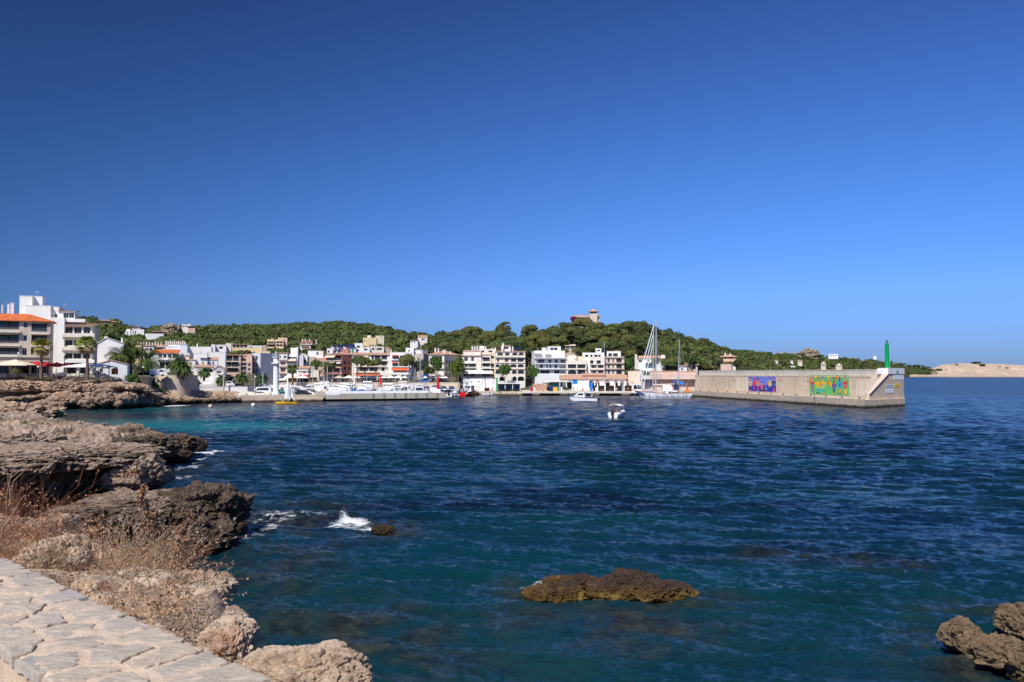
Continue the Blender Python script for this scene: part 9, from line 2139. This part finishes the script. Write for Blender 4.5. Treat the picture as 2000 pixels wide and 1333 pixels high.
def woods():
 rs = np.random.RandomState(4)
 pts = []
 def ok(px, D):
  for a, b, c, d in CLEAR:
   if a < px < b and c < D < d: return False
  return True
 D = 300.0
 while D < 2260:
  row = 6.0 if D < 760 else D * .012
  sp = 6.6 if D < 760 else 6.6 + (D - 760) * .004
  x = -0.62 * D
  while x < 0.49 * D:
   xx = x + rs.uniform(-.5, .5) * sp; yy = D + rs.uniform(-.8, .8) * row
   px = 1000 + F * xx / yy
   y0 = np.interp(px, PX, Y0); yc = np.interp(px, PC, YC)
   st = np.interp(px, [-100, 200, 260, 500, 860, 900, 1235, 1245, 1400, 1500], [150, 120, 75, 60, 62, 52, 50, 40, 20, 15])
   if y0 + st < yy < yc + 6 and ok(px, yy) and -80 < px < 1840:
    pts.append((xx, yy, px))
   x += sp
  D += row
 pts = np.array(pts)
 z = hill_z(pts[:, 0], pts[:, 1])
 yc = np.interp(pts[:, 2], PC, YC)
 sky_ = pts[:, 1] > yc - 9
 central = (pts[:, 2] > 850) & (pts[:, 2] < 1330)
 # single pines: the ones nearest to the camera and along the skyline
 score = pts[:, 1] * np.where(sky_ & (pts[:, 1] < 800), .72, 1.0) * np.where(central, .75, 1)
 order = np.argsort(score)
 NI = 235
 ind = set(order[:NI].tolist())
 def spot(px, D, yc_):
  zone = 'above the old town on the left' if px < 380 else 'on the long ridge left of centre' if px < 780 else 'on the slope above the pink and cream houses' if px < 900 else 'on the hill below the villa' if px < 1330 else 'on the slope above the breakwater'
  row = 'on the skyline' if D > yc_ - 15 else 'low on the slope' if D < yc_ - 110 else 'half way up'
  return zone, row
 for i in order[:NI]:
  x, y, px = pts[i]; i = int(i)
  zn, row = spot(px, y, yc[i]); lm = min(LM, key=lambda q: abs(q[0] - px))[1]; sd_ = 'taller' if rs.rand() < .5 else 'shorter'
  r_ = rs.rand()
  if central[i]:
   kind = 'bigpine' if r_ < .28 else 'dark' if r_ < .45 else 'pine'; s = rs.uniform(.60, .95) if kind == 'bigpine' else rs.uniform(.85, 1.25)
  else:
   kind = 'pine' if r_ < .9 else 'dark'; s = rs.uniform(.85, 1.2)
  nmk = {'bigpine': 'broad domed green pine', 'dark': 'dark green rounded evergreen', 'pine': 'green umbrella crowned pine'}[kind]
  tree(kind, x, y, z[i] - .5, s, '%s %s, above %s' % (nmk, row, lm), 'tree', 'trees ' + zn, seed=i)
 # the rest of the wood reads as one mass
 PR = []
 for k in range(10):
  r2 = np.random.RandomState(900 + k)
  PR.append((crown_arrays(r2, 210, .165, 6, r2.uniform(.5, .8)), crown_arrays(r2, 90, .26, 5, r2.uniform(.45, .7))))
 Vs = {0: [], 1: []}; Ks = {0: 0, 1: 0}
 for i in range(len(pts)):
  if i in ind: continue
  x, y, px = pts[i]
  far = y > 850
  V, Q = PR[rs.randint(10)][1 if far else 0]
  rr = rs.uniform(2.9, 6.0) * (1 + (0.25 if far else 0)); a = rs.rand() * 6.283
  h = rs.uniform(5.6, 9.6) if px < 1400 else rs.uniform(5.8, 8.6)
  ca, sa = math.cos(a), math.sin(a)
  U = V * rr
  U = np.stack([U[:, 0] * ca - U[:, 1] * sa + x, U[:, 0] * sa + U[:, 1] * ca + y, U[:, 2] * 1.1 + z[i] + h - V[:, 2].max() * rr], 1)
  Vs[0 if rs.rand() > .22 else 1].append(U)
 for k, nm, mt in ((0, 'pine_wood', M['pine']), (1, 'dark_wood', M['pined'])):
  V = np.concatenate(Vs[k]); o = np_mesh(nm, V, np.arange(len(V)).reshape(-1, 4), mt)
  tag(o, 'far pine wood covering the hills as one mass' if k == 0 else 'darker evergreens mixed into the far pine wood', 'wood', kind='stuff')
 # undergrowth below the crowns
 n = 24000; px = rs.uniform(-60, 1840, n); t = rs.uniform(.12, 1, n); y0 = np.interp(px, PX, Y0); yc_ = np.interp(px, PC, YC)
 y = y0 + t * (yc_ - y0); x = (px - 1000) / F * y
 keep = np.array([ok(p, d) for p, d in zip(px, y)]); x, y = x[keep], y[keep]; n = len(x)
 zz = hill_z(x, y);
 p = np.stack([x, y, zz + rs.uniform(.2, 2.0, n)], 1)
 nr = rs.normal(scale=.6, size=(n, 3)) + np.array([-.2, -.6, 1]); nr /= np.linalg.norm(nr, axis=1)[:, None]
 u = np.cross(nr, rs.normal(size=(n, 3))); u /= np.linalg.norm(u, axis=1)[:, None]; v = np.cross(nr, u); s = rs.uniform(.6, 1.6, (n, 1)) * np.clip(y / 600, .7, 2.2)[:, None]
 V = np.stack([p - u * s, p - v * s, p + u * s, p + v * s], 1).reshape(-1, 3)
 tag(np_mesh('undergrowth', V, np.arange(len(V)).reshape(-1, 4), M['pined']), 'scrub covering the ground under the pines', 'scrub', kind='stuff')
 print('trees', len(pts))
woods()
# headland of bare rock at the right
def headland():
 def f(x, y):
  px = 1000 + F * x / y
  prof = np.interp(px, [1740, 1765, 1800, 1840, 1880, 1920, 1960, 2010, 2100, 2300], [727, 727, 726.5, 713, 710.5, 711, 712, 715, 717, 719])
  top = 8.5 + (730 - prof) * 2330 / F
  t = sstep(2060, 2330, y)
  n_ = fbm(np.stack([x / 60, y / 60, x * 0], 1), 5, 61) * 5.5 + fbm(np.stack([x / 14, y / 14, x * 0], 1), 4, 62, ridged=True) * 3.2
  edge = sstep(2040, 2075, y + 14 * fbm(np.stack([x / 40, y / 40, x * 0], 1), 3, 63))
  return -2 + edge * (6 + (top - 4) * t + n_ * (0.3 + .7 * t * (1 - t) * 3))
 us = np.linspace(.435, .78, 300); ys = np.linspace(2030, 2420, 60)
 U, Y = np.meshgrid(us, ys); x = (U * Y).ravel(); y = Y.ravel()
 z = f(x, y); nx = len(us); a = (np.arange(len(ys) - 1)[:, None] * nx + np.arange(nx - 1)[None, :]).ravel()
 tag(np_mesh('headland', np.stack([x, y, z], 1), np.stack([a, a + 1, a + nx + 1, a + nx], 1), M['headland'], smooth=False), kind='structure')
 rs = np.random.RandomState(8)
 for i, (px, py, w, lb) in enumerate([(1905, 717, 16, 'widest dark bush clump on the bare headland'), (1918, 720, 13, 'bush clump hanging right of the widest one on the headland'), (1952, 720, 8, 'left one of two round bushes near the right edge of the headland'), (1966, 721, 8, 'right one of two round bushes near the right edge of the headland'), (1868, 719, 8, 'small bush in the middle of the headland'), (1848, 722, 7, 'tiny bush low on the headland'), (1770, 727, 9, 'dark bush just right of the breakwater light'), (1834, 722, 12, 'wind bent bush at the end of the pine wood')]):
  D = 2085 + max(0, (727 - py)) * 20
  c = P(px, py, D); zz = float(f(np.array([c.x]), np.array([D]))[0])
  V, Q = crown_arrays(rs, 160, .22, 5, .35); s = w * D / F / 1.6
  o = np_mesh('bush', V * s, Q, M['pined']); o.location = (c.x, D, max(zz, 1) + s * .12); tag(o, lb, 'bush', 'bushes on the bare headland')
headland()
